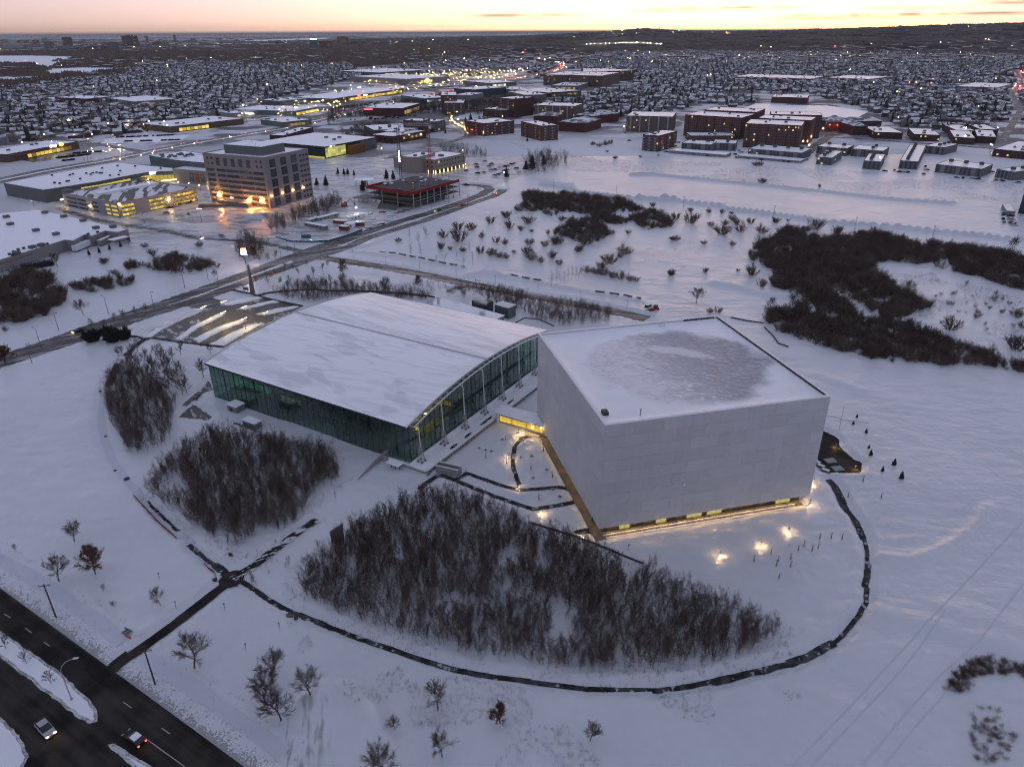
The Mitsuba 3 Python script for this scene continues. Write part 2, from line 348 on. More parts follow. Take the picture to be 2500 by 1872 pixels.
path_b = unary_union([road([(36.9,95.2),(44.3,97.1),(53.4,99.8)], 1.2, 6, 0.3), road([(53.0,99.7),(57.5,101.5),(61.5,103.8),(64.1,104.9)], 1.8, 7, 0.3), road([(63.7,104.7),(68.1,108.4),(72.0,112.3),(75.3,116.2),(77.6,120.8)], 1.0, 8, 0.25),
                      road([(77.1,120.6),(79.1,124.3),(81.2,128.4)], 1.3, 9, 0.3), road([(81.1,128.1),(83.2,133.4),(84.2,137.4)], 0.9, 10, 0.2), road([(83.9,136.7),(85.0,140.8),(85.1,145.4),(85.1,150.3)], 1.7, 11, 0.35),
                      road([(84.9,149.9),(85.6,154.2),(86.3,159.9),(85.6,162.5)], 1.9, 12, 0.3)])
path_c = unary_union([road([(-64.0,125.3),(-66.5,127.6),(-68.6,129.4)], 1.9, 13, 0.3), road([(-68.1,129.0),(-70.6,130.5),(-73.5,133.1),(-77.7,136.6)], 1.3, 14, 0.3), road([(-82.7,142.0),(-87.7,146.9),(-92.8,151.6),(-95.6,154.4)], 0.8, 15, 0.25),
                      road([(-139.9,222.7),(-142.2,228.0),(-144.1,234.1),(-146.1,241.2)], 2.2, 16, 0.2), road([(-146.9,248.0),(-147.2,256.5),(-146.9,264.7),(-146.9,275.4)], 2.0, 17, 0.15)])
track = LineString([(-146.1,241.2),(-140.1,223.2),(-136.7,213.1),(-131.4,200.7),(-122.9,185.9),(-114.4,174.2),(-105.8,164.3),(-98.2,156.6),(-89.7,148.1),(-79.1,138.6),(-70.3,130.4),(-64.4,127.3)]).buffer(2.3)
court = unary_union([road([(-25.3,159.1),(-23.7,161.6),(-20.8,165.6),(-19.1,165.6),(-16.0,163.6)], 1.5, 18, 0.25), road([(-16.0,163.6),(-10.5,159.5),(-4.0,155.3),(2.3,151.5),(5.3,150.0),(11.6,151.5),(16.7,153.2)], 1.5, 19, 0.2),
                     road([(-15.8,163.3),(-14.1,165.0),(-12.9,166.8),(-7.4,163.5),(-2.1,160.2),(1.7,158.5),(7.2,159.1),(12.1,159.7)], 1.3, 20, 0.2), road([(12.1,159.7),(14.3,159.3),(16.1,157.8),(17.9,153.0)], 1.6, 21, 0.15),
                     road([(1.8,161.1),(0.2,169.1),(0.2,175.4),(0.9,181.4),(2.8,185.5),(5.3,187.3)], 1.2, 22, 0.35), road([(5.0,187.3),(8.3,187.3),(10.7,184.7),(12.2,179.2)], 1.8, 23, 0.2),
                     Polygon([(14.8,141.0),(16.9,141.7),(19.3,142.4),(19.4,140.0),(15.5,139.6)])])
BO, BA = np.array([20.695, 138.945]), math.radians(13.533)
bx, by = np.array([math.cos(BA), math.sin(BA)]), np.array([-math.sin(BA), math.cos(BA)])
BW, BL = 57.4, 55.7
def bw(x, y): return tuple(BO + bx * x + by * y)
box_walk = Polygon([bw(-1.3, -1.4), bw(-1.3, BL + 2), bw(1.2, BL + 2), bw(1.2, -1.4)])
box_ledge = Polygon([bw(-1.2, -1.3), bw(BW - 2, -.9), bw(BW - 2, 2.6), bw(-1.2, 2.6)])
plaza = wob(Polygon([(95.0,189.4),(97.6,186.5),(96.3,177.5),(98.7,170.9),(95.1,165.2),(86.6,165.2),(87.1,175.4),(86.1,182.3),(92.4,190.7)]), 1.5, 0.3, 1, 31)
yard = unary_union([wob(Polygon([(-106.8,227.5),(-102.7,219.3),(-105.5,216.0),(-104.9,210.6),(-106.7,212.7),(-106.8,219.3)]), .6, .5, .8, 33), wob(Polygon([(-106.3,204.4),(-105.5,208.5),(-100.5,204.3),(-95.6,200.3),(-95.7,197.9),(-100.8,198.9),(-106.2,199.4)]), .9, .4, .8, 35)])

blvd_n = road([(-201.9,225.9),(-193.0,246.6),(-183.9,261.6),(-174.3,279.1),(-159.1,304.1),(-142.2,335.5),(-127.7,363.9),(-117.0,385.7),(-107.2,403.2)] + [(-100.7,407.4),(-88.0,433.1),(-68.1,465.0),(-49.9,490.9),(-35.3,515.4),(-21.6,542.3),(-16.2,561.0),(-19.0,572.3),(-26.6,577.6),(-39.3,580.6)], 8.5, 41, 0.5)
blvd_s = road([(-199.2,222.2),(-189.7,241.3),(-173.6,265.4),(-159.4,289.4),(-142.0,314.8),(-128.6,340.9),(-115.3,363.6),(-106.6,378.8),(-92.7,399.5)] + [(-85.5,419.0),(-57.3,459.6),(-31.4,505.1),(-14.4,533.1),(-7.6,550.0),(-6.3,560.7)], 7.5, 42, 0.4)
blvd_x = unary_union([Polygon([(-120.6,376.7),(-117.4,390.4),(-107.6,404.9),(-96.0,401.3),(-103.3,379.3),(-111.2,363.5)]), Polygon([(-148.2,303.3),(-142.1,317.0),(-131.2,309.3),(-133.7,295.1)])])
side_road = road([(-318.4,506.5),(-304.5,493.3),(-269.6,467.1),(-246.6,454.6),(-212.8,437.5),(-186.6,419.7),(-173.2,416.6)] + [(-173.6,417.1),(-161.7,414.5),(-144.8,409.1),(-127.9,398.1),(-117.0,390.4)], 6.5, 43, 0.5)
service = unary_union([road([(-104.9,379.3),(-99.1,376.2),(-71.3,362.7),(-44.9,347.4),(-21.9,332.0),(-1.3,319.5),(16.7,309.4),(36.9,297.7),(49.6,289.1),(57.4,283.3)], 8.5, 44, 0.8), road([(-21.9,332.0),(-26.0,325.0),(-29.3,319.4)], 5, 45, .6)])
lot = wob(Polygon([(-145.7,266.6),(-143.2,278.5),(-139.2,289.8),(-134.2,300.1),(-135.9,308.3),(-127.3,310.3),(-117.6,315.9),(-107.0,309.9),(-93.6,301.2),(-101.3,281.1),(-111.9,255.3),(-128.4,259.9)]), .8, .4, 1, 46)
near_roads = unary_union([avenue, drive, drive2, path_a, path_b, path_c, court, box_walk, box_ledge, plaza, yard, blvd_n, blvd_s, blvd_x, side_road, service, lot])

# ---------------------------------------------------------------- snowfield relief
GX0, GX1, GY0, GY1, GS = -330.0, 420.0, 52.0, 720.0, 0.6
def raster(poly, x0, y0, s, nx, ny):
    """even-odd scan fill of a polygon on a grid of cell centres"""
    out = np.zeros((ny, nx), bool)
    for g in getattr(poly, 'geoms', [poly]):
        if g.is_empty: continue
        E = []
        for r in [g.exterior, *g.interiors]:
            c = np.array(r.coords)
            E.append(np.hstack([c[:-1, :2], c[1:, :2]]))
        E = np.vstack(E); E = E[E[:, 1] != E[:, 3]]
        lo, hi = np.minimum(E[:, 1], E[:, 3]), np.maximum(E[:, 1], E[:, 3])
        for j in range(max(0, int((lo.min() - y0) / s)), min(ny, int((hi.max() - y0) / s) + 2)):
            y = y0 + (j + 0.5) * s
            k = (lo <= y) & (hi > y)
            if not k.any(): continue
            e = E[k]; xs = np.sort(e[:, 0] + (y - e[:, 1]) / (e[:, 3] - e[:, 1]) * (e[:, 2] - e[:, 0]))
            ii = np.clip(np.ceil((xs - x0) / s - 0.5).astype(int), 0, nx)
            for a, b in zip(ii[::2], ii[1::2]): out[j, a:b] ^= True
    return out
from scipy import ndimage
NX, NY = int((GX1 - GX0) / GS), int((GY1 - GY0) / GS)
mask = raster(near_roads, GX0, GY0, GS, NX, NY)
dist = ndimage.distance_transform_edt(~mask) * GS
tmask = raster(track, GX0, GY0, GS, NX, NY)
tdist = ndimage.distance_transform_edt(~tmask) * GS
RIDGES = []
def ridge(pts, w, h, skew=0.0): RIDGES.append((np.array(pts, float), w, h))
ridge([(-36.6,90.6),(-33.5,93.5),(-28.9,92.0),(-24.8,87.6),(-23.2,83.0)], 2.6, 2.3)
ridge([(-38.2,88.7),(-35.9,91.1),(-33.1,93.6),(-31.0,93.6)], 2.4, 1.1)
ridge([(-34.2,87.2),(-29.9,88.6),(-26.0,85.3),(-23.3,78.8)], 4.0, 1.8)
ridge([(85.1,130.1),(92.2,129.4),(100.1,132.6),(109.1,138.2),(116.4,144.0),(120.8,148.8)], 1.6, 0.8)
ridge([(49.3,92.8),(53.1,93.5),(55.3,93.9)], 1.2, 0.35)
ridge([(74.8,112.8),(80.2,111.7),(84.8,109.7),(90.2,106.3),(95.9,103.9),(100.5,101.2)], 3.0, 0.7)
ridge([(90.6,113.7),(96.6,111.1),(103.6,107.6)], 3.5, 0.6)
ridge([(57.2,91.2),(61.1,88.9),(64.1,87.0)], 2.5, 0.4)
ridge([(92.0,519.7),(102.9,513.8),(110.5,516.3),(145.7,496.5),(146.4,486.2),(171.1,468.6),(196.5,449.8),(220.9,438.5),(240.3,431.8),(263.8,419.4),(285.0,405.7),(300.4,399.9)], 1.3, 2.8)
ridge([(23.3,577.9),(47.9,558.4),(51.7,546.4),(83.9,523.1),(117.5,514.1)], 1.3, 2.4)
ridge([(21.5,597.9),(36.1,584.0),(49.3,575.8)], 1.5, 1.2)
ridge([(100.8,617.7),(121.7,617.0),(158.0,593.4),(191.8,571.5),(233.5,544.4),(270.4,516.7),(308.4,499.3)], 1.3, 2.0)
ridge([(108.1,226.5),(117.7,215.4)], 4, 1.0)
ridge([(97.3,329.3),(107.5,322.9),(115.4,313.2),(129.8,308.4)], 3.0, 1.5)
ridge([(-88.1,389.8),(-62.2,379.9),(-44.0,369.2),(-24.9,357.6)], 1.6, 1.0)
ridge([(-21.0,344.3),(-13.2,348.1),(-8.4,345.4)], 3.0, 2.0)
ridge([(-8.4,345.4),(16.2,331.3),(38.9,315.9),(59.1,305.8)], 1.4, 1.0)
ridge([(-89.1,394.6),(-78.9,407.6),(-63.9,432.5),(-46.8,456.0)], 2.2, 0.8)
ridge([(-127.0,139.5),(-117.6,134.2),(-112.1,130.9),(-106.9,128.0),(-98.8,123.5),(-90.6,117.7),(-81.2,110.4),(-75.6,107.9)], 1.2, 0.45)
ridge([(-72.8,105.5),(-67.2,101.6),(-59.6,97.1),(-51.8,92.9),(-45.7,88.2),(-39.4,83.8)], 1.2, 0.45)
ridge([(-315.8,509.8),(-297.4,487.0),(-278.4,477.4)], 3, 1.5)
ridge([(-172.5,471.8),(-161.2,477.3),(-153.9,471.3)], 5, 2.0)
ridge([(-83.5,475.3),(-80.5,478.2)], 2, 2.0)
def hgt(x, y, road=True):
    x, y = np.asarray(x, float), np.asarray(y, float)
    q = np.stack([x * 0.022, y * 0.022, 0 * x], -1)
    b = 0.40 + 1.4 * (meshkit.fbm(q, 3, 1) - 0.4) + 0.45 * (meshkit.fbm(np.stack([x * 0.10 + y * .04, y * 0.16, 0 * x], -1), 3, 4) - 0.5)
    for c, w, h in RIDGES:
        d = np.full(x.shape, 1e9)
        for p0, p1 in zip(c[:-1], c[1:]):
            e = p1 - p0; t = np.clip(((x - p0[0]) * e[0] + (y - p0[1]) * e[1]) / (e @ e), 0, 1)
            d = np.minimum(d, np.hypot(x - p0[0] - t * e[0], y - p0[1] - t * e[1]))
        b = b + h * np.exp(-(d / w) ** 2) * (0.80 + 0.4 * meshkit.fbm(np.stack([x * .11, y * .11, 0 * x], -1), 3, 9))
    i = np.clip(((x - GX0) / GS - .5).astype(int), 0, NX - 1); j = np.clip(((y - GY0) / GS - .5).astype(int), 0, NY - 1)
    d = dist[j, i]
    t = np.clip((d - 0.7) / 1.3, 0, 1); t = t * t * (3 - 2 * t)
    b = np.maximum(b, 0.12) * t + 0.22 * np.exp(-((d - 2.1) / 0.9) ** 2) * (d > 0)
    td = tdist[j, i]
    b = b - 0.22 * np.clip(1 - td / 1.0, 0, 1) * t + 0.15 * np.exp(-((td - 1.2) / .6) ** 2) * t
    edge = np.minimum(np.minimum(x - GX0, GX1 - x), np.minimum(y - GY0, GY1 - y))
    return np.clip(b, 0.0, 9) * np.clip(edge / 25, 0, 1)
def hz(p): return float(hgt(np.array([p[0]]), np.array([p[1]]))[0]) if GX0 < p[0] < GX1 and GY0 < p[1] < GY1 else 0.0
def axis(lo, hi, a, b, fine, coarse):
    return np.unique(np.round(np.concatenate([np.arange(lo, a, coarse), np.arange(a, b, fine), np.arange(b, hi, coarse), [hi]]), 3))
xs, ys = axis(GX0, GX1, -150, 190, 1.0, 2.5), axis(GY0, GY1, 66, 300, 1.0, 2.3)
XX, YY = np.meshgrid(xs, ys)
ZZ = hgt(XX, YY)
n0 = np.arange(XX.size).reshape(XX.shape)
F = np.stack([n0[:-1, :-1], n0[:-1, 1:], n0[1:, 1:], n0[1:, :-1]], -1).reshape(-1, 4)
labels['snowfield'] = {'label': 'rippled snow covering the grounds and the open field around the grey block', 'kind': 'structure'}
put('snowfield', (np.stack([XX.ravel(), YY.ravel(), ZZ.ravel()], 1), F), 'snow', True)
# the plain beyond, out to the horizon
def ring(x0, x1, y0, y1):
    R = 26000.0
    m = MB()
    for a, b, c, d in ((-R, R, y1, R * 1.15), (-R, x0, -600, y1), (x1, R, -600, y1), (x0, x1, -600, y0)):
        m.add([[a, c, 0], [b, c, 0], [b, d, 0], [a, d, 0]], [[0, 1, 2, 3]])
    return m.mesh()
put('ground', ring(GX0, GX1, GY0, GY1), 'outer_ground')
labels['ground'] = {'label': 'snowy plain of yards, woods and districts reaching to the horizon', 'kind': 'structure'}
# low wooded hills ahead and to the right
hx, hy = np.linspace(-3500, 14000, 180), np.linspace(3600, 11500, 60)
HX, HY = np.meshgrid(hx, hy)
azm = np.degrees(np.arctan2(HX, HY))
prof = np.interp(azm, [-14, -6, 2, 7, 9.5, 11, 14, 18, 22, 26, 30, 35, 40, 60], [0, 22, 50, 95, 130, 108, 88, 84, 102, 120, 132, 140, 134, 130])
up = np.clip((np.hypot(HX, HY) - 3800) / 4600, 0, 1)
up = up * up * (3 - 2 * up)
HZ = prof * up * (0.80 + 0.3 * meshkit.fbm(np.stack([HX / 1500, HY / 1500, 0 * HX], -1), 4, 2)) + 10 * up * (meshkit.fbm(np.stack([HX / 260, HY / 260, 0 * HX], -1), 3, 3) - .5) - 0.5
n1 = np.arange(HX.size).reshape(HX.shape)
HF = np.stack([n1[:-1, :-1], n1[:-1, 1:], n1[1:, 1:], n1[1:, :-1]], -1).reshape(-1, 4)
put('hills', (np.stack([HX.ravel(), HY.ravel(), HZ.ravel()], 1), HF), 'hill_woods', True)
labels['hills'] = {'label': 'long low wooded hills along the horizon', 'kind': 'structure'}
def sheet(name, label, poly, m, z=0.05):
    k = numbered(name); labels[k] = {'label': label, 'kind': 'structure'}
    put(k, MB().sheet(poly, z).mesh(), m)
    return k
sheet('avenue', 'dark wet divided avenue at the lower left corner', avenue, 'asphalt')
def mound(name, label, poly, h=0.35, m='snow_plain', amp=.35, seed=0):
    poly = wob(poly, amp, .6, .8, seed)
    mb, rim = MB(), MB()
    for g in getattr(poly, 'geoms', [poly]):
        inn = g.buffer(-0.55)
        rim.prism(g, 0.02, h * 0.40)
        if not inn.is_empty: mb.prism(inn.simplify(.1), h * 0.4, h * 0.8)
        inn = g.buffer(-1.3)
        if not inn.is_empty: mb.prism(inn.simplify(.1), h * 0.7, h)
    k = numbered(name); labels[k] = {'label': label, 'kind': 'structure'}
    part(k, 'gritty_rim', rim.mesh(), 'dirty_snow')
    return put(k, mb.mesh(), m, 50)
mound('median_strip', 'snowy median strip with street lamp dividing the avenue', median_a, .3, 'snow_plain', .4, 51)
mound('median_strip', 'narrow snowy median tip at the bottom edge beside the dark car', median_b, .3, 'snow_plain', .4, 52)
mound('pavement_corner', 'snowy corner pavement at the bottom left edge of the picture', corner_a, .3, 'snow_plain', .5, 53)
marks = [LineString(q).buffer(.09, cap_style=2) for q in ([(-107.7,114.4),(-105.5,113.2)], [(-100.8,110.4),(-98.6,109.0)], [(-94.6,106.5),(-92.8,105.4)], [(-71.6,92.0),(-69.5,90.7)], [(-62.2,86.5),(-60.2,85.3)], [(-64.7,84.8),(-55.0,79.0)])]
mat('road_paint', (0.34, 0.33, 0.31), 0.7, 0.2)
for i, g in enumerate(marks):
    part('avenue', 'lane_mark', MB().sheet(g, 0.075).mesh(), 'road_paint')
sheet('driveway', 'cleared black driveway from the avenue up to the path crossing', drive, 'asphalt', 0.174)
sheet('driveway', 'half cleared icy upper driveway between the two front thickets', drive2, 'icy_asphalt', 0.180)
sheet('walking_path', 'dark cleared walking path curving below the large thicket', path_a, 'path_asphalt', 0.150)
sheet('walking_path', 'patchy walking path curving up the right side of the lawn', path_b, 'path_asphalt', 0.156)
sheet('walking_path', 'mostly snowed over walking path around the left thicket', path_c, 'path_asphalt', 0.162)
sheet('garden_path', 'narrow dark garden paths in the court between the two main buildings', court, 'path_asphalt', 0.168)
def pav_fn(p, n, uv):
    a = mikit.fbm(p.x * 0.8, p.y * 0.8, 0, 3)
    return mikit.mix((0.07, 0.065, 0.055), (0.17, 0.155, 0.14), a)
mat('paving', pav_fn, 0.7, 0.3)
sheet('pavement', 'bare paved walk along the left foot of the grey block', box_walk, 'paving', 0.186)
sheet('pavement', 'bare paved ledge along the front foot of the grey block', box_ledge, 'paving', 0.194)
sheet('service_yard', 'dark wet yard behind the right corner of the grey block', plaza, 'asphalt', 0.05)
sheet('service_yard', 'patchy gravelly yard at the left end of the glass hall', yard, 'lot_asphalt', 0.05)
sheet('boulevard', 'far carriageway of the slushy boulevard running diagonally on the left', blvd_n, 'slush', 0.05)
sheet('boulevard', 'near carriageway of the slushy boulevard beside the car park', blvd_s, 'slush', 0.058)
sheet('boulevard', 'slushy crossing where the boulevard meets the side roads', blvd_x, 'slush', 0.066)
sheet('side_road', 'narrow side road from the long store to the boulevard', side_road, 'slush', 0.05)
sheet('service_road', 'brown sanded service road behind the glass hall', service, 'sanded_snow', 0.072)
sheet('car_park', 'half cleared wet car park left of the arched roof', lot, 'lot_asphalt', 0.055)
isl = [[(-148.2,265.9),(-147.7,276.9),(-146.0,289.9),(-143.5,298.8),(-137.3,300.7),(-134.7,299.5),(-138.5,294.8),(-142.5,283.0),(-144.6,269.1),(-145.3,265.8)], [(-134.8,264.0),(-133.0,279.3),(-127.6,293.4),(-124.3,293.4),(-125.3,288.8),(-129.9,274.8),(-131.6,263.2)], [(-127.5,264.7),(-122.4,277.3),(-114.7,287.5),(-112.4,285.6),(-113.4,281.6),(-119.2,272.1),(-123.4,259.8)],
       [(-119.1,258.2),(-114.4,271.1),(-108.9,280.1),(-103.7,282.4),(-108.3,270.2),(-112.3,256.6)], [(-131.5,305.1),(-125.6,311.7),(-117.6,315.9),(-113.7,312.8),(-121.5,306.0),(-126.9,303.0)], [(-121.8,298.4),(-114.4,305.8),(-108.3,310.6),(-104.3,307.7),(-110.2,303.7),(-117.4,297.8)], [(-111.5,292.4),(-104.0,299.5),(-96.4,302.4),(-94.2,300.8),(-99.9,294.9),(-106.8,290.4)]]
for i, q in enumerate(isl):
    mound('parking_island', ['wide speckled snow strip at the boulevard side of the car park', 'second snow strip across the car park', 'middle snow strip with a lamp post in the car park', 'snow strip of the car park nearest the arched roof',
          'upper snow strip of the car park beside the sign pylon', 'snow strip behind the car park crossing', 'short snow strip at the upper right of the car park'][i], Polygon(q), .45, 'snow_plain', .5, 60 + i)

# ================================================================ the big windowless grey block
def face_frame(o, d, n):
    """places (s, z, out) of a wall: s along d from o, out along the outward normal n"""
    o, d, n = np.array(o, float), unit(d), unit(n)
    return lambda s, z, out=0.0: np.array([*(o + d * s + n * out), z])
Z0, Z1 = 2.3, 30.8
blk = thing('storage_building', 'huge windowless pale grey concrete block with snowy flat roof and glowing ground floor', 'building')
core = MB().box((*(BO + bx * BW / 2 + by * BL / 2), (Z0 + Z1 - .8) / 2), (BW - .5, BL - .5, Z1 - .8 - Z0), bx)
wall = part(blk, 'wall', core.mesh(), 'joint')
rg = np.random.default_rng(11)
faces = [(bw(0, 0), bx, -by, BW), (bw(0, BL), -by, -bx, BL), (bw(BW, BL), -bx, by, BW), (bw(BW, 0), by, bx, BL)]
rows = 9; rh = (Z1 - Z0) / rows
cache = {}
for fi, (o, d, n, Ltot) in enumerate(faces):
    fr = face_frame(o, d, n); a = ang(d)
    for r in range(rows):
        cuts = [0.0]; x = Ltot / 8 * (0.5 if r % 2 else 1.0)
        while x < Ltot - 1: cuts.append(x); x += Ltot / 8
        cuts.append(Ltot)
        for c0, c1 in zip(cuts[:-1], cuts[1:]):
            w = round(c1 - c0 - .035, 3)
            if w not in cache: cache[w] = ply0(MB().box((0, 0, 0), (w, .26, rh - .035)).mesh())
            q = fr((c0 + c1) / 2, Z0 + rh * (r + .5), -0.12)
            tone = int(np.clip(rg.normal(1.25, 0.8), 0, 3))
            part(wall, 'panel', cache[w], f'precast_{tone}', at=M(*q, a))
# parapet
for (o, d, n, Ltot) in faces:
    fr = face_frame(o, d, n)
    part(blk, 'parapet', MB().box(fr(Ltot / 2, Z1 + .1, -.36), (Ltot - .002 if fi else Ltot, .7, .22), d).mesh(), 'coping')
part(blk, 'parapet_lining', MB().box((*bw(BW - .76, BL / 2), Z1 - .12), (.08, BL - 1.6, .75), bx).box((*bw(BW / 2 + 22, BL - .76), Z1 - .12), (10, .08, .75), bx).mesh(), 'dark_metal')  # dark strips added in place of the shade inside the right and back parapets
# snowy roof with a wind-scoured icy patch
nr = 74
gx, gy = np.meshgrid(np.linspace(.3, BW - .3, nr), np.linspace(.3, BL - .3, nr))
ed = np.minimum(np.minimum(gx, BW - gx), np.minimum(gy, BL - gy))
rz = Z1 - 0.75 + 0.45 * np.exp(-(ed / 2.2) ** 2) + 0.12 * meshkit.fbm(np.stack([gx * .15, gy * .15, 0 * gx], -1), 3, 6)
V = np.stack([BO[0] + bx[0] * gx + by[0] * gy, BO[1] + bx[1] * gx + by[1] * gy, rz], -1).reshape(-1, 3)
nn = np.arange(nr * nr).reshape(nr, nr)
RF = np.stack([nn[:-1, :-1], nn[:-1, 1:], nn[1:, 1:], nn[1:, :-1]], -1).reshape(-1, 4)
cB, sB, oxB, oyB = float(bx[0]), float(bx[1]), float(BO[0]), float(BO[1])
def roof_patch(p):
    dx, dy = p.x - oxB, p.y - oyB
    X = dx * cB + dy * sB; Y = -dx * sB + dy * cB
    u = (X - 31.0) / 24.0; v = (Y - 27.5) / 22.5
    tilt = u * 0.90 + v * 0.35; perp = -u * 0.42 + v * 0.95
    w = mikit.fbm(X * 0.18, Y * 0.18, 0, 3) - .5
    r = dr.power(dr.abs(u), 2.2) + dr.power(dr.abs(v), 2.2) + 0.6 * w
    m = mikit.smoothstep(1.12, 0.74, r)
    isl = 0.4 + 0.6 * mikit.smoothstep(0.3, 2.4, dr.square((X - 34.5) / 6.0) + dr.square((Y - 35.0 + (X - 34.5) * .65) / 2.6) + 3.2 * w)
    s = X * 0.83 - Y * 0.55; t = X * 0.55 + Y * 0.83
    st = mikit.fbm(s * 0.8, t * 2.4, 0, 3)
    side = mikit.smoothstep(14, 46, X + 6 * w)
    k = mikit.smoothstep(0.26, 0.74, st * 0.72 + 0.45 * side)
    return m * isl * (0.16 + 0.84 * k), st
def roof_fn(p, n, uv):
    m, st = roof_patch(p)
    g = mikit.fbm(p.x * .3, p.y * .3, 0, 3)
    bare = mikit.mix((0.20, 0.225, 0.285), (0.37, 0.40, 0.485), mikit.smoothstep(.35, .7, st))
    return mikit.mix(mi.Color3f(0.87, 0.875, 0.91) * (0.95 + .08 * (g - .5)), bare, m)
def roof_bump(p, n, uv):
    m, st = roof_patch(p)
    return 0.10 * mikit.fbm(p.x * .35, p.y * .6, 0, 3) + 0.16 * st * m
mat('block_roof', roof_fn, 0.38, 0.5, bump=roof_bump, eps=0.1)
part(blk, 'roof', (V, RF), 'block_roof', True)
def roofpt(x, y, z=Z1 - .6): return np.array([*bw(x, y), z])
h = part(blk, 'roof_hatch', MB().box(roofpt(2.2, 6.0, Z1 - .1), (1.3, 1.7, 1.0), bx).mesh(), 'dark_metal')
part(blk, 'vent_pipe', MB().tube(roofpt(10, 3.6, Z1 - .9), roofpt(10, 3.6, Z1 + .9), .16, n=8).tube(roofpt(10, 3.6, Z1 + .9), roofpt(10, 3.6, Z1 + 1.05), .28, n=8).mesh(), 'steel')
part(blk, 'skylight', MB().box(roofpt(37.9, 53.6, Z1 - .3), (1.8, 1.0, .5), bx).mesh(), 'white_metal')
# recessed ground floor
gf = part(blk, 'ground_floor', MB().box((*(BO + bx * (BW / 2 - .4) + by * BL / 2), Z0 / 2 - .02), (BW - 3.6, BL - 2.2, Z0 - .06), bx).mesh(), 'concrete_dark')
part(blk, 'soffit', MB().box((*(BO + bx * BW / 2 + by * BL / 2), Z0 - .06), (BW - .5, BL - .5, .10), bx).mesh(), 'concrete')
fr = face_frame(bw(1.4, 1.08), bx, -by)
wn = ply0(MB().box((0, 0, 0), (1.22, .14, 1.55)).mesh())
for i in range(39):
    s = 0.8 + i * 1.38
    fx = s / 53.5
    on = any(a < fx < b for a, b in ((.09, .14), (.27, .32), (.42, .50), (.52, .59), (.88, .965)))
    q = fr(s, 1.25, .05)
    part(gf, 'window', wn, 'lit' if on else 'window_dark', at=M(*q, ang(bx)), emit=(.05, .042, .014) if on else None)
ledge = MB()
for off, hh in ((-.25, .45), (-1.15, .3)):
    ledge.box((*bw(BW / 2 - 1.5, off), hh / 2), (BW - 5 + off, .28, hh), bx)
part(blk, 'kerb', ledge.mesh(), 'coping')
WARM = np.array([1.0, 0.60, 0.20])
sl = ply0(MB().box((0, 0, 0), (2.2, .12, .06)).mesh())
for i in range(12):
    q = bw(4.0 + i * 4.5, .3)
    part(blk, 'soffit_light', sl, 'lit', at=M(*q, Z0 - .16, ang(bx)), emit=WARM * 8.0, weight=1.0)
for i in range(12):
    q = bw(.6, 3.0 + i * 4.4)
    part(blk, 'soffit_light', sl, 'lit', at=M(*q, Z0 - .16, ang(by)), emit=WARM * 2.4, weight=1.0)

# ================================================================ the glass hall under the arched snowy roof
GO, GA = np.array([-28.365, 170.883]), math.radians(59.04)
gt, gu = np.array([math.cos(GA), math.sin(GA)]), np.array([-math.sin(GA), math.cos(GA)])
GT, GU, ZE, SAG = 79.8, 83.1, 12.94, 4.4
RR = ((GT / 2) ** 2 + SAG ** 2) / (2 * SAG)
def gz(t): return ZE + math.sqrt(RR ** 2 - (t - GT / 2) ** 2) - (RR - SAG)
def gp(t, u, z): return np.array([*(GO + gt * t + gu * u), z])
hall = thing('glass_hall', 'long green glass hall with a snow covered shallow arched roof and lattice masts', 'building')
ct, st_, oxG, oyG = float(gt[0]), float(gt[1]), float(GO[0]), float(GO[1])
def arch_uv(p):
    dx, dy = p.x - oxG, p.y - oyG
    return dx * ct + dy * st_, -dx * st_ + dy * ct
def arch_fn(p, n, uv):
    t, u = arch_uv(p)
    far = mikit.smoothstep(39.5, 40.5, t)
    a = mikit.fbm(u * 0.08 + t * .05, t * 0.26 - u * .05, 0, 4)
    b = mikit.fbm(u * 0.035 + t * 0.02, t * 0.32 - u * 0.05, 7, 3)
    thin = mikit.smoothstep(.55, .70, a) * (1 - far) * .8 + mikit.smoothstep(.50, .66, b) * far * .75
    q = dr.abs(t * 0.4 - dr.floor(t * 0.4) - .5); seam = mikit.smoothstep(0.06, 0.0, q) * .06
    rip = mikit.fbm(u * 0.10 - t * .03, t * 0.75 + u * .12, 9, 4); thin = dr.maximum(thin * (0.55 + 0.45 * mikit.smoothstep(.35, .6, rip)), 0.34 * mikit.smoothstep(.50, .68, rip))
    edge = mikit.smoothstep(2.5, 0.3, u) * 0.3
    thin = dr.clip(thin + edge * mikit.noise(t * 1.5, u * .4, 0), 0, 1)
    return mikit.mix((0.92, 0.92, 0.945), (0.64, 0.645, 0.69), thin) * (1 - seam)
def arch_bump(p, n, uv):
    t, u = arch_uv(p)
    return 0.30 * mikit.fbm(u * 0.05 + t * .03, t * 0.16 - u * .03, 0, 4) + 0.10 * mikit.fbm(u * .5, t * 1.1, 2, 3)
mat('arch_snow', lambda p, n, uv: arch_fn(p, n, uv), 0.38, 0.5, bump=arch_bump, eps=0.12)
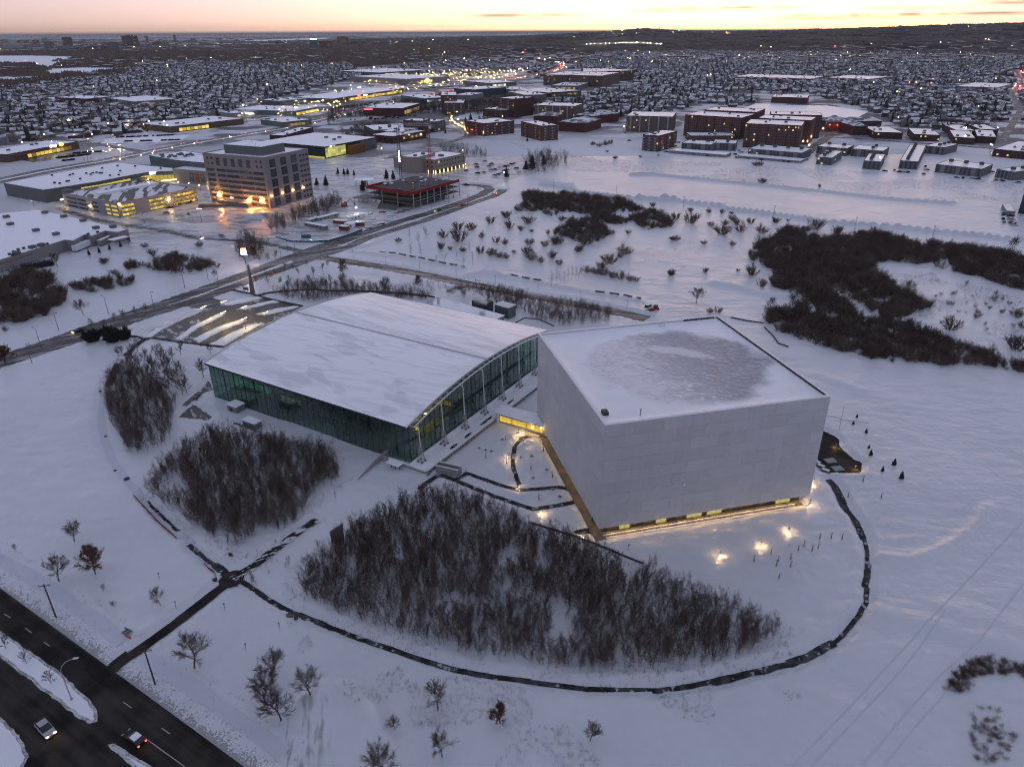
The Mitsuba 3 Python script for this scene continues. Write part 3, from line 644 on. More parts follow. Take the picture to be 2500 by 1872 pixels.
def arch_sheet(t0, t1, u0, u1, dz0, dz1, nt=30, nu=2):
    ts, us = np.linspace(t0, t1, nt + 1), np.linspace(u0, u1, nu + 1)
    top = np.array([[gp(t, u, gz(min(max(t, 0), GT)) + dz1 - (0.0)) for u in us] for t in ts]); bot = np.array([[gp(t, u, gz(min(max(t, 0), GT)) + dz0) for u in us] for t in ts])
    k = (nt + 1) * (nu + 1); idx = np.arange(k).reshape(nt + 1, nu + 1)
    q = np.stack([idx[:-1, :-1], idx[1:, :-1], idx[1:, 1:], idx[:-1, 1:]], -1).reshape(-1, 4)
    f = [q, q[:, ::-1] + k]
    rim = list(idx[:, 0]) + list(idx[-1, 1:]) + list(idx[::-1, -1][1:]) + list(idx[0, ::-1][1:-1])
    f.append(np.array([[rim[(i + 1) % len(rim)], rim[i], rim[i] + k, rim[(i + 1) % len(rim)] + k] for i in range(len(rim))]))
    return np.vstack([top.reshape(-1, 3), bot.reshape(-1, 3)]), np.vstack(f)
roof = part(hall, 'roof', arch_sheet(-.9, GT + .9, .35, GU + .4, -.55, 0.0, 40), 'arch_snow', 30)
part(roof, 'eave', MB().box(gp(-.98, GU / 2 + .4, ZE - .33), (GU + .1, .16, .62), gu).mesh(), 'dark_metal')
part(roof, 'eave', MB().box(gp(GT + .98, GU / 2 + .4, ZE - .33), (GU + .1, .16, .62), gu).mesh(), 'dark_metal')
rid = MB(); rid.box(gp(GT / 2, GU / 2 + .4, ZE + SAG + .10), (GU, .42, .26), gu)
part(roof, 'ridge_seam', rid.mesh(), 'steel')
def arch_tube(u, dz, r, t0=0.3, t1=GT - .3, n=36, sides=6):
    ts = np.linspace(t0, t1, n + 1); m = MB()
    for a, b in zip(ts[:-1], ts[1:]): m.tube(gp(a, u, gz(a) + dz), gp(b, u, gz(b) + dz), r, n=sides, cap=False)
    return m.mesh()
part(roof, 'edge_beam', arch_tube(.25, -.28, .27), 'steel', 40)
part(roof, 'edge_beam', arch_tube(GU + .45, -.28, .27), 'steel', 40)
rail = part(hall, 'arch_rail', arch_tube(-1.5, -.30, .20), 'white_metal', 40)
rail2 = part(hall, 'arch_rail', arch_tube(GU + 2.0, -.30, .20), 'white_metal', 40)
for i in range(29):
    t = .4 + i * (GT - .8) / 28
    part(rail, 'rung', MB().tube(gp(t, .2, gz(t) - .28), gp(t, -1.5, gz(t) - .28), .10, n=5).mesh(), 'white_metal')
    if i % 2 == 0: part(rail2, 'rung', MB().tube(gp(t, GU + .4, gz(t) - .28), gp(t, GU + 2.0, gz(t) - .28), .10, n=5).mesh(), 'white_metal')
# glass walls: each pane its own part, fins between them
wl = part(hall, 'wall', MB().box(gp(GT / 2, GU / 2, .22), (GT + .2, GU + .2, .44), gt).mesh(), 'concrete_dark')
PH = ZE - .62
npan = 36; pw = GU / npan
quad = lambda w, hh: ([[-w / 2, 0, 0], [w / 2, 0, 0], [w / 2, 0, hh], [-w / 2, 0, hh]], [[0, 1, 2, 3]])
pane_lo, pane_hi = ply0(quad(pw - .12, PH / 2 - .33)), ply0(quad(pw - .12, PH / 2 - .33))
fin = ply0(MB().box((0, 0, PH / 2), (.07, .16, PH - .46)).mesh())
for i in range(npan):
    q = gp(.0, (i + .5) * pw, 0)
    part(wl, 'glass_pane', pane_lo, 'green_glass', at=M(q[0], q[1], .46, ang(gu)))
    part(wl, 'glass_pane', pane_hi, 'green_glass', at=M(q[0], q[1], PH / 2 + .2, ang(gu)))
for i in range(npan + 1):
    q = gp(-.02, i * pw, 0)
    part(wl, 'mullion', fin, 'mullion', at=M(q[0], q[1], .22, ang(gu)))
part(wl, 'transom', MB().box(gp(0, GU / 2, PH / 2 + .165), (GU, .10, .07), gu).mesh(), 'mullion')
part(wl, 'transom', MB().box(gp(0, GU / 2, PH + .02), (GU, .14, .10), gu).mesh(), 'mullion')
n2 = 34; tw = GT / n2
for i in range(n2):
    a, b = i * tw + .06, (i + 1) * tw - .06
    za, zb = gz(a) - .6, gz(b) - .6
    part(wl, 'glass_pane', ([gp(a, .02, .46), gp(a, .02, za), gp(b, .02, zb), gp(b, .02, .46)], [[0, 3, 2, 1]]), 'green_glass')
for i in range(n2 + 1):
    t = min(max(i * tw, .05), GT - .05)
    part(wl, 'mullion', MB().box(gp(t, .0, (gz(t) - .5) / 2 + .2), (.07, .16, gz(t) - .9), gt).mesh(), 'mullion')
# the two sides that face away: glass too, in one piece each
part(wl, 'glass_side', ([gp(GT, 0.1, .46), gp(GT, GU - .1, .46), gp(GT, GU - .1, PH), gp(GT, .1, PH)], [[0, 1, 2, 3]]), 'green_glass')
ts = np.linspace(0.1, GT - .1, 30)
part(wl, 'glass_side', (np.array([gp(t, GU, .46) for t in ts] + [gp(t, GU, gz(t) - .6) for t in ts]), np.array([[i, i + 30, i + 31, i + 1] for i in range(29)])), 'green_glass')
# inside: the concrete vault block with its own galleries
inn = part(hall, 'vault_block', MB().box(gp(GT / 2, GU / 2 + 1, 4.6), (GT - 17, GU - 13, 8.6), gt).box(gp(GT / 2, GU / 2 + 1, 9.6), (GT - 30, GU - 30, 1.5), gt).mesh(), 'interior')
part(hall, 'floor', MB().box(gp(GT / 2, GU / 2, .48), (GT - .6, GU - .6, .08), gt).mesh(), 'interior_floor')
gal = MB()
for z in (3.6, 7.0): gal.box(gp(6.6, GU / 2, z), (GU - 16, 3.4, .3), gu).box(gp(GT / 2, 4.8, z), (GT - 18, 3.0, .3), gt)
part(inn, 'gallery', gal.mesh(), 'interior')
col = ply0(MB().tube((0, 0, .5), (0, 0, 12.0), .22, n=8).mesh())
for i in range(17):
    q = gp(2.6, 2.5 + i * 4.85, 0); part(hall, 'column', col, 'mullion', at=M(q[0], q[1], 0))
for i in range(15):
    q = gp(4 + i * 5.2, 2.4, 0); part(hall, 'column', col, 'mullion', at=M(q[0], q[1], 0))
part(inn, 'gallery_light', MB().box(gp(15.5, 6.38, 5.6), (10, .1, 2.4), gt).mesh(), 'lit', emit=(.13, .085, .006), label='long yellow lit gallery window seen through the glass')
part(inn, 'gallery_light', MB().box(gp(10.2, 2.0, 11.4), (.5, .5, .3), gt).mesh(), 'lit', emit=(1.5, 1.0, .35))
part(inn, 'gallery_light', MB().box(gp(6.2, GU - 12, 5.0), (17, .1, 5.0), gu).mesh(), 'lit', emit=(.004, .012, .010))
part(inn, 'gallery_light', MB().box(gp(6.2, GU - 30, 4.0), (9, .1, 1.8), gu).mesh(), 'lit', emit=(.006, .008, .004))
# raised terrace along the right side with eight lattice masts
terr = part(hall, 'terrace', MB().prism([gp(t, u, 0)[:2] for t, u in ((-2.1, -.35), (GT + 4, -.35), (GT + 4, -8.2), (-2.1, -7.0))], 0, 1.2).mesh(), 'concrete')
nt_ = 90; tt, uu = np.meshgrid(np.linspace(-1.8, GT + 3.7, nt_), np.linspace(-.5, -6.9, 14))
tz = 1.25 + .35 * meshkit.fbm(np.stack([tt * .22, uu * .5, 0 * tt], -1), 3, 8) + .5 * np.exp(-((uu + .5) / .9) ** 2)
tv = np.array([gp(a, b, c) for a, b, c in zip(tt.ravel(), uu.ravel(), tz.ravel())]); ti = np.arange(tt.size).reshape(tt.shape)
part(terr, 'snow_cover', (tv, np.stack([ti[:-1, :-1], ti[1:, :-1], ti[1:, 1:], ti[:-1, 1:]], -1).reshape(-1, 4)), 'snow_plain', True)
for i, t in enumerate((12.5, 20, 28.5, 31.5, 38, 45)):
    e = affinity.rotate(affinity.scale(Point(*gp(t, -5.6, 0)[:2]).buffer(1), 1.9, .42), ang(gt))
    part(terr, 'bare_patch', MB().sheet(wob(e, .3, .8, .4, i), 1.62).mesh(), 'path_asphalt')
pr = part(hall, 'parapet', MB().prism(Polygon([gp(t, u, 0)[:2] for t, u in ((-2.1, -7.05), (GT + 4, -8.25), (GT + 4, -8.55), (-2.1, -7.35))]), 0.05, 2.1).prism(Polygon([gp(t, u, 0)[:2] for t, u in ((-2.4, 6.5), (-2.4, -7.34), (-2.11, -7.34), (-2.11, 6.5))]), .05, 1.7).mesh(), 'concrete')
part(pr, 'coping', MB().prism(Polygon([gp(t, u, 0)[:2] for t, u in ((-2.5, -6.85), (GT + 4, -8.05), (GT + 4, -8.7), (-2.5, -7.5))]), 2.1, 2.24).prism(Polygon([gp(t, u, 0)[:2] for t, u in ((-2.55, 6.55), (-2.55, -6.84), (-1.95, -6.84), (-1.95, 6.55))]), 1.7, 1.84).mesh(), 'coping')
slot = ply0(MB().box((0, 0, 0), (.85, .1, .5)).mesh())
for i in range(58):
    t = -1.2 + i * 1.42
    if 31.5 < t < 38.5: continue
    q = gp(t, -7.38 - 1.2 * (t + 2.1) / (GT + 6.1), 0); part(pr, 'slot', slot, 'joint', at=M(q[0], q[1], 1.35, ang(gt) - .8))
for i in range(8):
    t = 1.5 + i * 10.9; u = -2.35
    zt = gz(min(t, GT)) - .35
    mst = part(hall, 'mast', MB().tube(gp(t, u, 6.0), gp(t, u + .25, zt - .9), .17, .14, 8).mesh(), 'white_metal', 40)
    m = MB(); b0 = [gp(t + a, u + b, 1.6) for a, b in ((.75, .75), (-.75, .75), (-.75, -.75), (.75, -.75))]; b1 = [gp(t + a, u + b, 6.2) for a, b in ((.22, .22), (-.22, .22), (-.22, -.22), (.22, -.22))]
    for p0, p1 in zip(b0, b1): m.tube(p0, p1, .085, n=4)
    for lv in range(6):
        f0, f1 = lv / 6, (lv + 1) / 6
        for k in range(4):
            a0, a1 = b0[k] + (b1[k] - b0[k]) * f0, b0[(k + 1) % 4] + (b1[(k + 1) % 4] - b0[(k + 1) % 4]) * f1
            m.tube(a0, a1, .05, n=3, cap=False).tube(a0, b0[(k + 1) % 4] + (b1[(k + 1) % 4] - b0[(k + 1) % 4]) * f0, .04, n=3, cap=False)
    part(mst, 'lattice_base', m.mesh(), 'steel')
    for k in range(4): part(mst, 'footing', MB().tube(b0[k] - [0, 0, .5], b0[k] + [0, 0, .25], .38, .30, 8).mesh(), 'concrete_dark')
    top = gp(t, u + .25, zt - .9)
    part(mst, 'bracket', MB().tube(top, gp(t - .8, -1.5, zt), .08, n=4).tube(top, gp(t + .8, -1.5, zt), .08, n=4).tube(top, gp(t, -1.4, zt), .10, n=4).mesh(), 'white_metal')

# link corridor with yellow lit windows
lk = thing('link_corridor', 'low snow roofed corridor with yellow lit windows joining the glass hall to the grey block', 'corridor')
part(lk, 'wall', MB().prism([gp(t, u, 0)[:2] for t, u in ((32.75, -7.6), (37.6, -7.6), (37.6, -27), (32.75, -25))], .3, 3.7).mesh(), 'concrete')
part(lk, 'roof', MB().prism([gp(t, u, 0)[:2] for t, u in ((32.3, -7.0), (38.0, -7.0), (38.0, -27), (32.3, -24.8))], 3.7, 4.05).mesh(), 'snow_plain')
part(lk, 'end_post', MB().box(gp(32.5, -8.4, 2.0), (.8, .6, 4.0), gt).mesh(), 'white_metal')
for i in range(12):
    q = gp(32.68, -9.6 - i * 1.27, 0)
    w_ = part(lk, 'window', ply0(MB().box((0, 0, 0), (1.12, .12, 1.7)).mesh()), 'lit', at=M(q[0], q[1], 2.15, ang(gu)), emit=(.085, .056, .007))
part(lk, 'frame', MB().box(gp(32.6, -16.6, 2.55), (15.6, .06, .07), gu).box(gp(32.6, -13.4, 2.15), (.22, .1, 1.8), gu).box(gp(32.6, -18.5, 2.15), (.22, .1, 1.8), gu).mesh(), 'mullion')
part(lk, 'roof_rail', MB().path([gp(33, -17, 4.25), gp(36.5, -17, 4.25), gp(36.5, -23.5, 4.25)], .05).mesh(), 'steel')
part(lk, 'entrance_step', MB().box(gp(31.3, -21.5, .25), (4, 2.2, .5), gu).mesh(), 'concrete')
part(lk, 'wall_lamp', MB().box(gp(32.5, -20.6, 2.4), (.4, .25, .3), gu).mesh(), 'lit', emit=WARM * 22, weight=1.5)
part(lk, 'wall_lamp', MB().box(gp(32.45, -23.6, 2.9), (.3, .25, .2), gu).mesh(), 'lit', emit=WARM * 10, weight=1.0)

# sunken stair enclosure, canopy, curved retaining wall, sheds
st = thing('stair_enclosure', 'open topped grey concrete stair enclosure at the corner of the terrace', 'stair wall')
a, b = gp(2.6, -7.6, 0)[:2], gp(3.6, -14.4, 0)[:2]; d = unit(b - a); nrm = np.array([-d[1], d[0]]); Ls = np.linalg.norm(b - a)
if nrm @ gt > 0: nrm = -nrm
m = MB().box((*((a + b) / 2 + nrm * 1.9), 1.2), (Ls, .3, 2.4), d).box((*((a + b) / 2 - nrm * .1), 1.2), (Ls, .3, 2.4), d).box((*(b + nrm * .9 - d * .15), 1.2), (.3, 1.7, 2.4), d)
part(st, 'wall', m.mesh(), 'concrete')
part(st, 'stair', MB().box((*((a + b) / 2 + nrm * .9), .35), (Ls - .4, 1.66, .7), d).mesh(), 'concrete_dark')
part(st, 'handrail', MB().box((*((a + b) / 2 + nrm * 1.9), 2.46), (Ls, .36, .10), d).box((*((a + b) / 2 - nrm * .1), 2.46), (Ls, .36, .10), d).mesh(), 'coping')
cw = thing('retaining_wall', 'tapering curved concrete retaining wall beside the entrance at the near corner of the glass hall', 'retaining wall')
pts = [(-42.1,162.6),(-40.3,166.6),(-38.2,170.9),(-35.5,175.2)]
m = MB()
for i, (p, q) in enumerate(zip(pts[:-1], pts[1:])):
    hh = .6 + .75 * i
    p, q = np.array(p), np.array(q); d = unit(q - p); nn_ = np.array([-d[1], d[0]])
    m.add([[*p, 0], [*q, 0], [*q, hh + .75], [*p, hh], [*(p + nn_ * .4), 0], [*(q + nn_ * .4), 0], [*(q + nn_ * .4), hh + .75], [*(p + nn_ * .4), hh]], [[0, 1, 2, 3], [5, 4, 7, 6], [3, 2, 6, 7], [4, 0, 3, 7], [1, 5, 6, 2]])
part(cw, 'wall', m.mesh(), 'concrete')
part(cw, 'return_wall', MB().prism([gp(t, u, 0)[:2] for t, u in ((-2.9, 8.6), (-2.45, 8.6), (-2.45, 6.5), (-2.9, 6.5))], 0, 2.3).mesh(), 'concrete')
cn = thing('entrance_canopy', 'small tilted snow covered entrance canopy at the near corner of the glass hall', 'canopy')
c = np.array((-32.7,168.5)); dd = gu
part(cn, 'roof', MB().box((*c, 2.65), (4.6, 2.6, .22), dd).mesh(), 'snow_plain')
m = MB()
for sx in (-1.7, 0, 1.7): m.tube((*(c + dd * sx - gt * .6), 2.55), (*(c + dd * sx * .8 + gt * .6), .1), .07, n=4).tube((*(c + dd * sx + gt * .8), 2.55), (*(c + dd * sx * .8 - gt * .3), .1), .07, n=4)
part(cn, 'strut', m.mesh(), 'dark_metal')
part(cn, 'door', MB().box((*(c + gt * 1.1), 1.1), (1.6, .1, 2.1), dd).mesh(), 'dark_metal')
sh = thing('entrance_shed', 'pale flat roofed entrance box against the glass wall', 'shed')
c = gp(-2.0, 68.6, 0)
part(sh, 'wall', MB().box(gp(-2.6, 69.5, 1.2), (4.4, 3.4, 2.4), gu).mesh(), 'siding')
part(sh, 'roof', MB().box(gp(-2.6, 69.5, 2.52), (4.8, 3.8, .26), gu).mesh(), 'snow_plain')
part(sh, 'door', MB().box(gp(-4.34, 69.9, 1.0), (1.2, .1, 1.9), gu).mesh(), 'dark_metal')
sh = thing('generator_box', 'detached grey equipment box with snowy lid on a dark pad', 'equipment box')
part(sh, 'housing', MB().box(gp(-7.4, 56.5, 1.15), (5.6, 2.6, 2.3), gu).mesh(), 'siding')
part(sh, 'lid', MB().box(gp(-7.4, 56.5, 2.42), (5.9, 2.9, .24), gu).mesh(), 'snow_plain')
part(sh, 'pad', MB().box(gp(-9.0, 57.8, .3), (10.5, .7, .5), gu).mesh(), 'concrete_dark')
for i in range(4): part(sh, 'louvre', MB().box(gp(-8.73, 54.6 + i * 1.25, 1.2), (.9, .08, 1.3), gu).mesh(), 'grey_clad')

# plant rooms behind the arch, with chimneys
pl = thing('plant_building', 'low flat roofed plant building with white flues behind the arched roof', 'building')
c = np.array((-27.3,287.5)); d = unit(np.array((-11.4,272.4)) - np.array((-32.1,288.6)))
part(pl, 'wall', MB().box((*(c + d * 9), 2.4), (34, 12, 4.8), d).mesh(), 'siding')
part(pl, 'roof', MB().box((*(c + d * 9), 4.95), (34.4, 12.4, .3), d).mesh(), 'snow_plain')
for q in ((-35.6,289.6), (-34.1,288.6), (-31.2,289.6)):
    part(pl, 'flue', MB().box((*q, 6.0), (1.0, .8, 4.6), d).mesh(), 'white_metal')
part(pl, 'tank', MB().tube((*(-11.9,276.0), 4.9), (*(-11.9,276.0), 7.0), 1.3, n=12).mesh(), 'white_metal')
ac = thing('cooling_unit', 'large grey boxy cooling unit with white lid behind the arched roof', 'cooling unit')
c = np.array((-2.7,288.1)); d2 = unit(np.array((0.1,285.2)) - np.array((-6.0,290.0)))
part(ac, 'housing', MB().box((*c, 2.6), (7.5, 5, 5.2), d2).mesh(), 'green_clad')
part(ac, 'lid', MB().box((*c, 5.33), (7.8, 5.3, .26), d2).mesh(), 'white_metal')
for i in range(4): part(ac, 'grille', MB().box((*(c - np.array([-d2[1], d2[0]]) * 2.53 + d2 * (i * 1.75 - 2.6)), 2.4), (1.3, .08, 3.6), d2).mesh(), 'siding_dark')
ac = thing('cooling_tower', 'dark metal cooling frame steaming behind the arched roof', 'cooling unit')
c = np.array((-12.6,295.0))
part(ac, 'housing', MB().box((*c, 2.4), (8, 5, 4.6), d2).mesh(), 'dark_metal')
part(ac, 'railing', MB().path([(*(c + d2 * 5), 4.4), (*(c + d2 * 9), 4.4)], .08).path([(*(c + d2 * 5), 2.6), (*(c + d2 * 9), 2.6)], .08).path([(*(c + d2 * 9), 0), (*(c + d2 * 9), 4.4)], .08).path([(*(c + d2 * 7), 0), (*(c + d2 * 7), 4.4)], .08).mesh(), 'steel')
fb = thing('arched_pipe', 'dark curved pipe bridge over the back thicket', 'pipe bridge')
part(fb, 'pipe', MB().path([(*(1.4,276.4), 1.5), (*(5.3,278.2), 3.0), (*(11.1,276.3), 3.2), (*(17.4,272.6), 1.5)], .25, 6).mesh(), 'dark_metal')

# ================================================================ plants
def twist(d, a, rg):
    d = unit(d); e = unit(np.cross(d, rg.normal(size=3))); return unit(d * math.cos(a) + e * math.sin(a))
def limb(m, p, d, L, r0, r1, rg, sag=0.0, n=3, segs=2):
    pts = [np.array(p, float)]; dirs = [unit(d)]
    for s in range(segs):
        dd = unit(dirs[-1] + rg.normal(size=3) * 0.12 + np.array([0, 0, sag]))
        pts.append(pts[-1] + dd * L / segs); dirs.append(dd)
    for i in range(segs):
        m.tube(pts[i], pts[i + 1], r0 + (r1 - r0) * i / segs, r0 + (r1 - r0) * (i + 1) / segs, n, cap=False)
    return pts, dirs
def along(pts, f):
    k = min(int(f * (len(pts) - 1)), len(pts) - 2); t = f * (len(pts) - 1) - k
    return pts[k] + (pts[k + 1] - pts[k]) * t, pts[k + 1] - pts[k]
def bare_tree(seed, h=8.0, w=0.55, trunk=0.22, limbs=15, twigs=9, fine=6, r=0.15, up=0.09, tr=0.027):
    """trunk mesh, crown mesh: ascending limbs that fork twice"""
    rg = np.random.default_rng(seed)
    tm, cm = MB(), MB()
    pts, ds = limb(tm, (0, 0, -.3), (rg.normal() * .04, rg.normal() * .04, 1), h * .72, r, r * .35, rg, 0, 6, 4)
    for i in range(limbs):
        f = trunk / .72 + (1 - trunk / .72) * (i + .5) / limbs
        p, d = along(pts, min(f, .99)); a = i * 2.4 + rg.uniform(-.4, .4)
        out = 0.95 - .45 * f
        L = h * w * (0.95 - 0.42 * f) * rg.uniform(.85, 1.1)
        lp, ld = limb(cm, p, (math.cos(a) * out, math.sin(a) * out, .55 + .3 * f), L, r * .42, r * .14, rg, up, 4, 3)
        for j in range(twigs):
            q, d2 = along(lp, .25 + .72 * (j + rg.uniform(0, 1)) / twigs)
            tp, td = limb(cm, q, twist(d2, rg.uniform(.4, .8), rg), L * rg.uniform(.28, .45), r * .18, tr * .8, rg, up * 1.2, 3, 2)
            for k in range(fine):
                q2, d3 = along(tp, rg.uniform(.2, .98))
                limb(cm, q2, twist(d3, rg.uniform(.35, .8), rg), L * rg.uniform(.14, .26), tr, tr * .6, rg, up, 3, 1)
    return tm.mesh(), cm.mesh()
def sapling(seed, h=5.0, stems=2, br=9, tw=4, lean=.15, rs=.04, rt=.021):
    rg = np.random.default_rng(seed); m = MB()
    for s in range(stems):
        H = h * rg.uniform(.7, 1.05)
        pts, ds = limb(m, (rg.normal() * .35, rg.normal() * .35, -.2), (rg.normal() * lean, rg.normal() * lean, 1), H, rs, rs * .35, rg, .02, 3, 3)
        for i in range(br):
            p, d = along(pts, .22 + .75 * (i + rg.uniform(0, 1)) / br)
            L = H * rg.uniform(.14, .30)
            bp, bd = limb(m, p, twist(d, rg.uniform(.35, .75), rg), L, rs * .5, rt, rg, .12, 3, 1)
            for k in range(tw):
                q, d2 = along(bp, rg.uniform(.25, .98))
                limb(m, q, twist(d2, rg.uniform(.3, .7), rg), L * rg.uniform(.4, .7), rt, rt * .7, rg, .15, 3, 1)
    return m.mesh()
def bush(seed, stems=16, tw=5, flat=0.85, rs=.034, rt=.027, spread=.75):
    """unit radius shrub, base at 0, about 1.5 tall"""
    rg = np.random.default_rng(seed); m = MB()
    for s in range(stems):
        a = rg.uniform(0, 6.28); o = math.sqrt(rg.uniform(0, 1)) * spread
        L = 1.5 * flat * rg.uniform(.75, 1.1) * (1 - .30 * o)
        pts, ds = limb(m, (math.cos(a) * o * .35, math.sin(a) * o * .35, -.05), (math.cos(a) * o, math.sin(a) * o, 1), L, rs, rs * .4, rg, .03, 3, 2)
        for k in range(tw):
            q, d = along(pts, rg.uniform(.25, .98))
            limb(m, q, twist(d, rg.uniform(.35, .8), rg), L * rg.uniform(.22, .42), rt, rt * .6, rg, .1, 3, 1)
    return m.mesh()
def leaf_tree(seed, h=9.0, conical=True, nleaf=1500):
    tm, cm = bare_tree(seed, h, .40 if conical else .36, .14, 20, 6, 3, .14, .02 if conical else .1, .025)
    rg = np.random.default_rng(seed + 1)
    v = cm[0]; v = v[v[:, 2] > h * .16]
    pick = v[rg.integers(0, len(v), nleaf)] + rg.normal(size=(nleaf, 3)) * .16
    s = rg.uniform(.10, .20, nleaf)
    e1 = rg.normal(size=(nleaf, 3)); e1 /= np.linalg.norm(e1, axis=1)[:, None]
    e2 = np.cross(e1, rg.normal(size=(nleaf, 3))); e2 /= np.linalg.norm(e2, axis=1)[:, None]
    V = np.stack([pick - e1 * s[:, None], pick + e2 * s[:, None] * .7, pick + e1 * s[:, None], pick - e2 * s[:, None] * .7], 1).reshape(-1, 3)
    Fq = np.arange(nleaf * 4).reshape(-1, 4)
    return tm, cm, (V, Fq)
def fir(seed, h=8.0, w=.26, layers=7, n=9):
    rg = np.random.default_rng(seed); m = MB(); t = MB().tube((0, 0, -.3), (0, 0, h * .9), h * .018, h * .004, 5)
    for i in range(layers):
        f = i / layers
        m.cone((rg.normal() * .03 * h * .3, rg.normal() * .03 * h * .3, h * (.08 + .80 * f)), h * w * (1 - f) ** .8 * rg.uniform(.85, 1.15) + .1, h * (.26 - .06 * f), n, .30, rg)
    return t.mesh(), m.mesh()

def group_shape(k, **parts):
    """a shapegroup whose entries are the parts"""
    scene[k] = {'type': 'shapegroup', **{n: {**mikit.ply(me, None, False), 'bsdf': {'type': 'ref', 'id': b}} for n, (me, b) in parts.items()}}
def inst(key, g, x, y, z=0.0, deg=0.0, s=1.0):
    scene[key] = {'type': 'instance', 'shapegroup': {'type': 'ref', 'id': g}, 'to_world': M(x, y, z, deg, s)}
for i in range(4):
    a, b = bare_tree(100 + i); group_shape(f'tree_shape_{i}', trunk=(a, 'bark'), crown=(b, 'bark'))
for i in range(3):
    a, b = bare_tree(120 + i, 5.0, .42, .20, 12, 7, 4, .09, .13, .026); group_shape(f'small_tree_shape_{i}', trunk=(a, 'bark_grey'), crown=(b, 'bark_grey'))
for i in range(3):
    a, b = bare_tree(130 + i, 10.0, .26, .16, 10, 4, 3, .09, .25, .022); group_shape(f'birch_shape_{i}', trunk=(a, 'bark_grey'), crown=(b, 'bark_grey'))
SAPM = ['bark', 'bark_grey', 'bark_red', 'bark', 'bark', 'brush']
for i in range(6):
    group_shape(f'sapling_shape_{i}', stems=(sapling(200 + i, 4.3 + .5 * (i % 3)), SAPM[i]))
for i in range(4):
    group_shape(f'shrub_shape_{i}', stems=(bush(240 + i, 30, 7, .8, .026, .022, .85), ['brush', 'brush', 'bark', 'brush'][i]))
for i in range(3):
    group_shape(f'thicket_shrub_shape_{i}', stems=(bush(260 + i, 20, 6, 1.25, .030, .020, .8), ['brush', 'bark', 'brush'][i]))
for i in range(4): group_shape(f'reed_shape_{i}', stems=(bush(270 + i, 24, 3, .9, .018, .012, .85), ['dry_grass', 'bark_grey', 'dry_grass', 'bark'][i]))
for i in range(2):
    a, b, c = leaf_tree(300 + i, 9.5, True, 2300); group_shape(f'oak_shape_{i}', trunk=(a, 'bark'), crown=(b, 'bark'), leaves=(c, 'oak_leaf'))
a, b, c = leaf_tree(310, 5.8, False, 900); group_shape('oak_shape_2', trunk=(a, 'bark'), crown=(b, 'bark'), leaves=(c, 'oak_leaf'))
for i in range(3):
    a, b = fir(330 + i); group_shape(f'fir_shape_{i}', trunk=(a, 'bark'), crown=(b, 'fir'))

prg = np.random.default_rng(77)
def plant(name, label, cat, g, x, y, s=1.0, group=None, deg=None, sink=0.0):
    k = thing(name, label, cat, group)
    inst(k, g, x, y, hz((x, y)) - sink, prg.uniform(0, 360) if deg is None else deg, s)
    return k
def thicket(poly, spacing, gap, name, label, single, single_label, group, seed, shapes=6, base='sapling_shape_', smin=.8, smax=1.15, g0=.24, flat=None):
    rg = np.random.default_rng(seed)
    n = int(poly.area / spacing ** 2)
    q = inside(poly, n, rg)
    den = meshkit.fbm(np.column_stack([q * gap, 0 * q[:, 0]]), 3, seed)
    q = q[den > g0]
    order = np.argsort(np.hypot(q[:, 0], q[:, 1]))
    q = q[order]; z = hgt(q[:, 0], q[:, 1])
    sc = rg.uniform(smin, smax, len(q)); sh = rg.integers(0, shapes, len(q)); dg = rg.uniform(0, 360, len(q))
    for i in range(len(q)):
        if i < single: k = thing(name, single_label, 'sapling' if 'sap' in base else 'shrub', group)
        else:
            k = f'{label[0]}__{i - single + 1:03d}'
        inst(k, f'{base}{sh[i]}', q[i, 0], q[i, 1], z[i] - .1, dg[i], sc[i])
    if len(q) > single: labels[label[0]] = {'label': label[1], 'category': label[2], 'kind': 'stuff'}
    return q
T1 = Polygon([(-47.0,121.8),(-46.2,127.9),(-42.2,133.6)] + [(-38.0,140.2),(-33.4,146.7),(-25.6,153.8),(-16.7,155.2),(-10.6,153.4),(-4.5,148.3),(4.1,141.2),(17.5,133.6),(27.2,126.2),(36.1,119.4),(44.7,114.1),(48.3,111.7),(51.6,107.8)] + [(53.6,106.4),(50.2,103.8),(45.7,101.8),(39.5,99.0),(27.5,98.8),(24.7,98.0),(14.1,98.1),(7.1,99.2),(0.9,100.7),(-5.9,101.0),(-13.0,105.2),(-20.0,106.1),(-27.6,109.6),(-35.2,112.2),(-41.9,115.6),(-46.2,119.1)]).buffer(0)
T2 = Polygon([(-96.1,157.4),(-97.3,166.3)] + [(-98.1,172.1),(-96.4,180.2),(-91.9,187.9),(-85.2,187.8),(-72.9,184.2),(-61.8,180.6),(-52.6,174.7),(-47.2,165.4)] + [(-48.3,161.5),(-52.6,154.8),(-54.1,142.9),(-58.2,135.9),(-64.5,133.8),(-70.8,137.4),(-77.3,141.4),(-86.0,149.9),(-91.7,152.5)]).buffer(0)
T3 = Polygon([(-142.9,232.2),(-139.6,235.3),(-129.4,228.3),(-117.5,216.5)] + [(-110.4,208.5),(-104.9,191.9),(-103.3,183.1),(-105.9,178.1),(-110.4,176.5),(-117.5,185.8),(-127.8,198.7),(-135.5,213.1),(-141.0,225.6)]).buffer(0)
thicket(T1, 1.12, .10, 'bare_sapling', ('large_thicket', 'dense dark bare thicket of the large lens shaped bed in front of the grey block', 'thicket'), 150, 'bare sapling among many at the near edge of the large lens shaped thicket', 'saplings of the large front thicket', 401)
thicket(T2, 1.15, .10, 'bare_sapling', ('middle_thicket', 'rounded dark bare thicket in front of the glass hall', 'thicket'), 90, 'bare sapling among many at the near edge of the rounded thicket before the glass hall', 'saplings of the rounded thicket', 402)
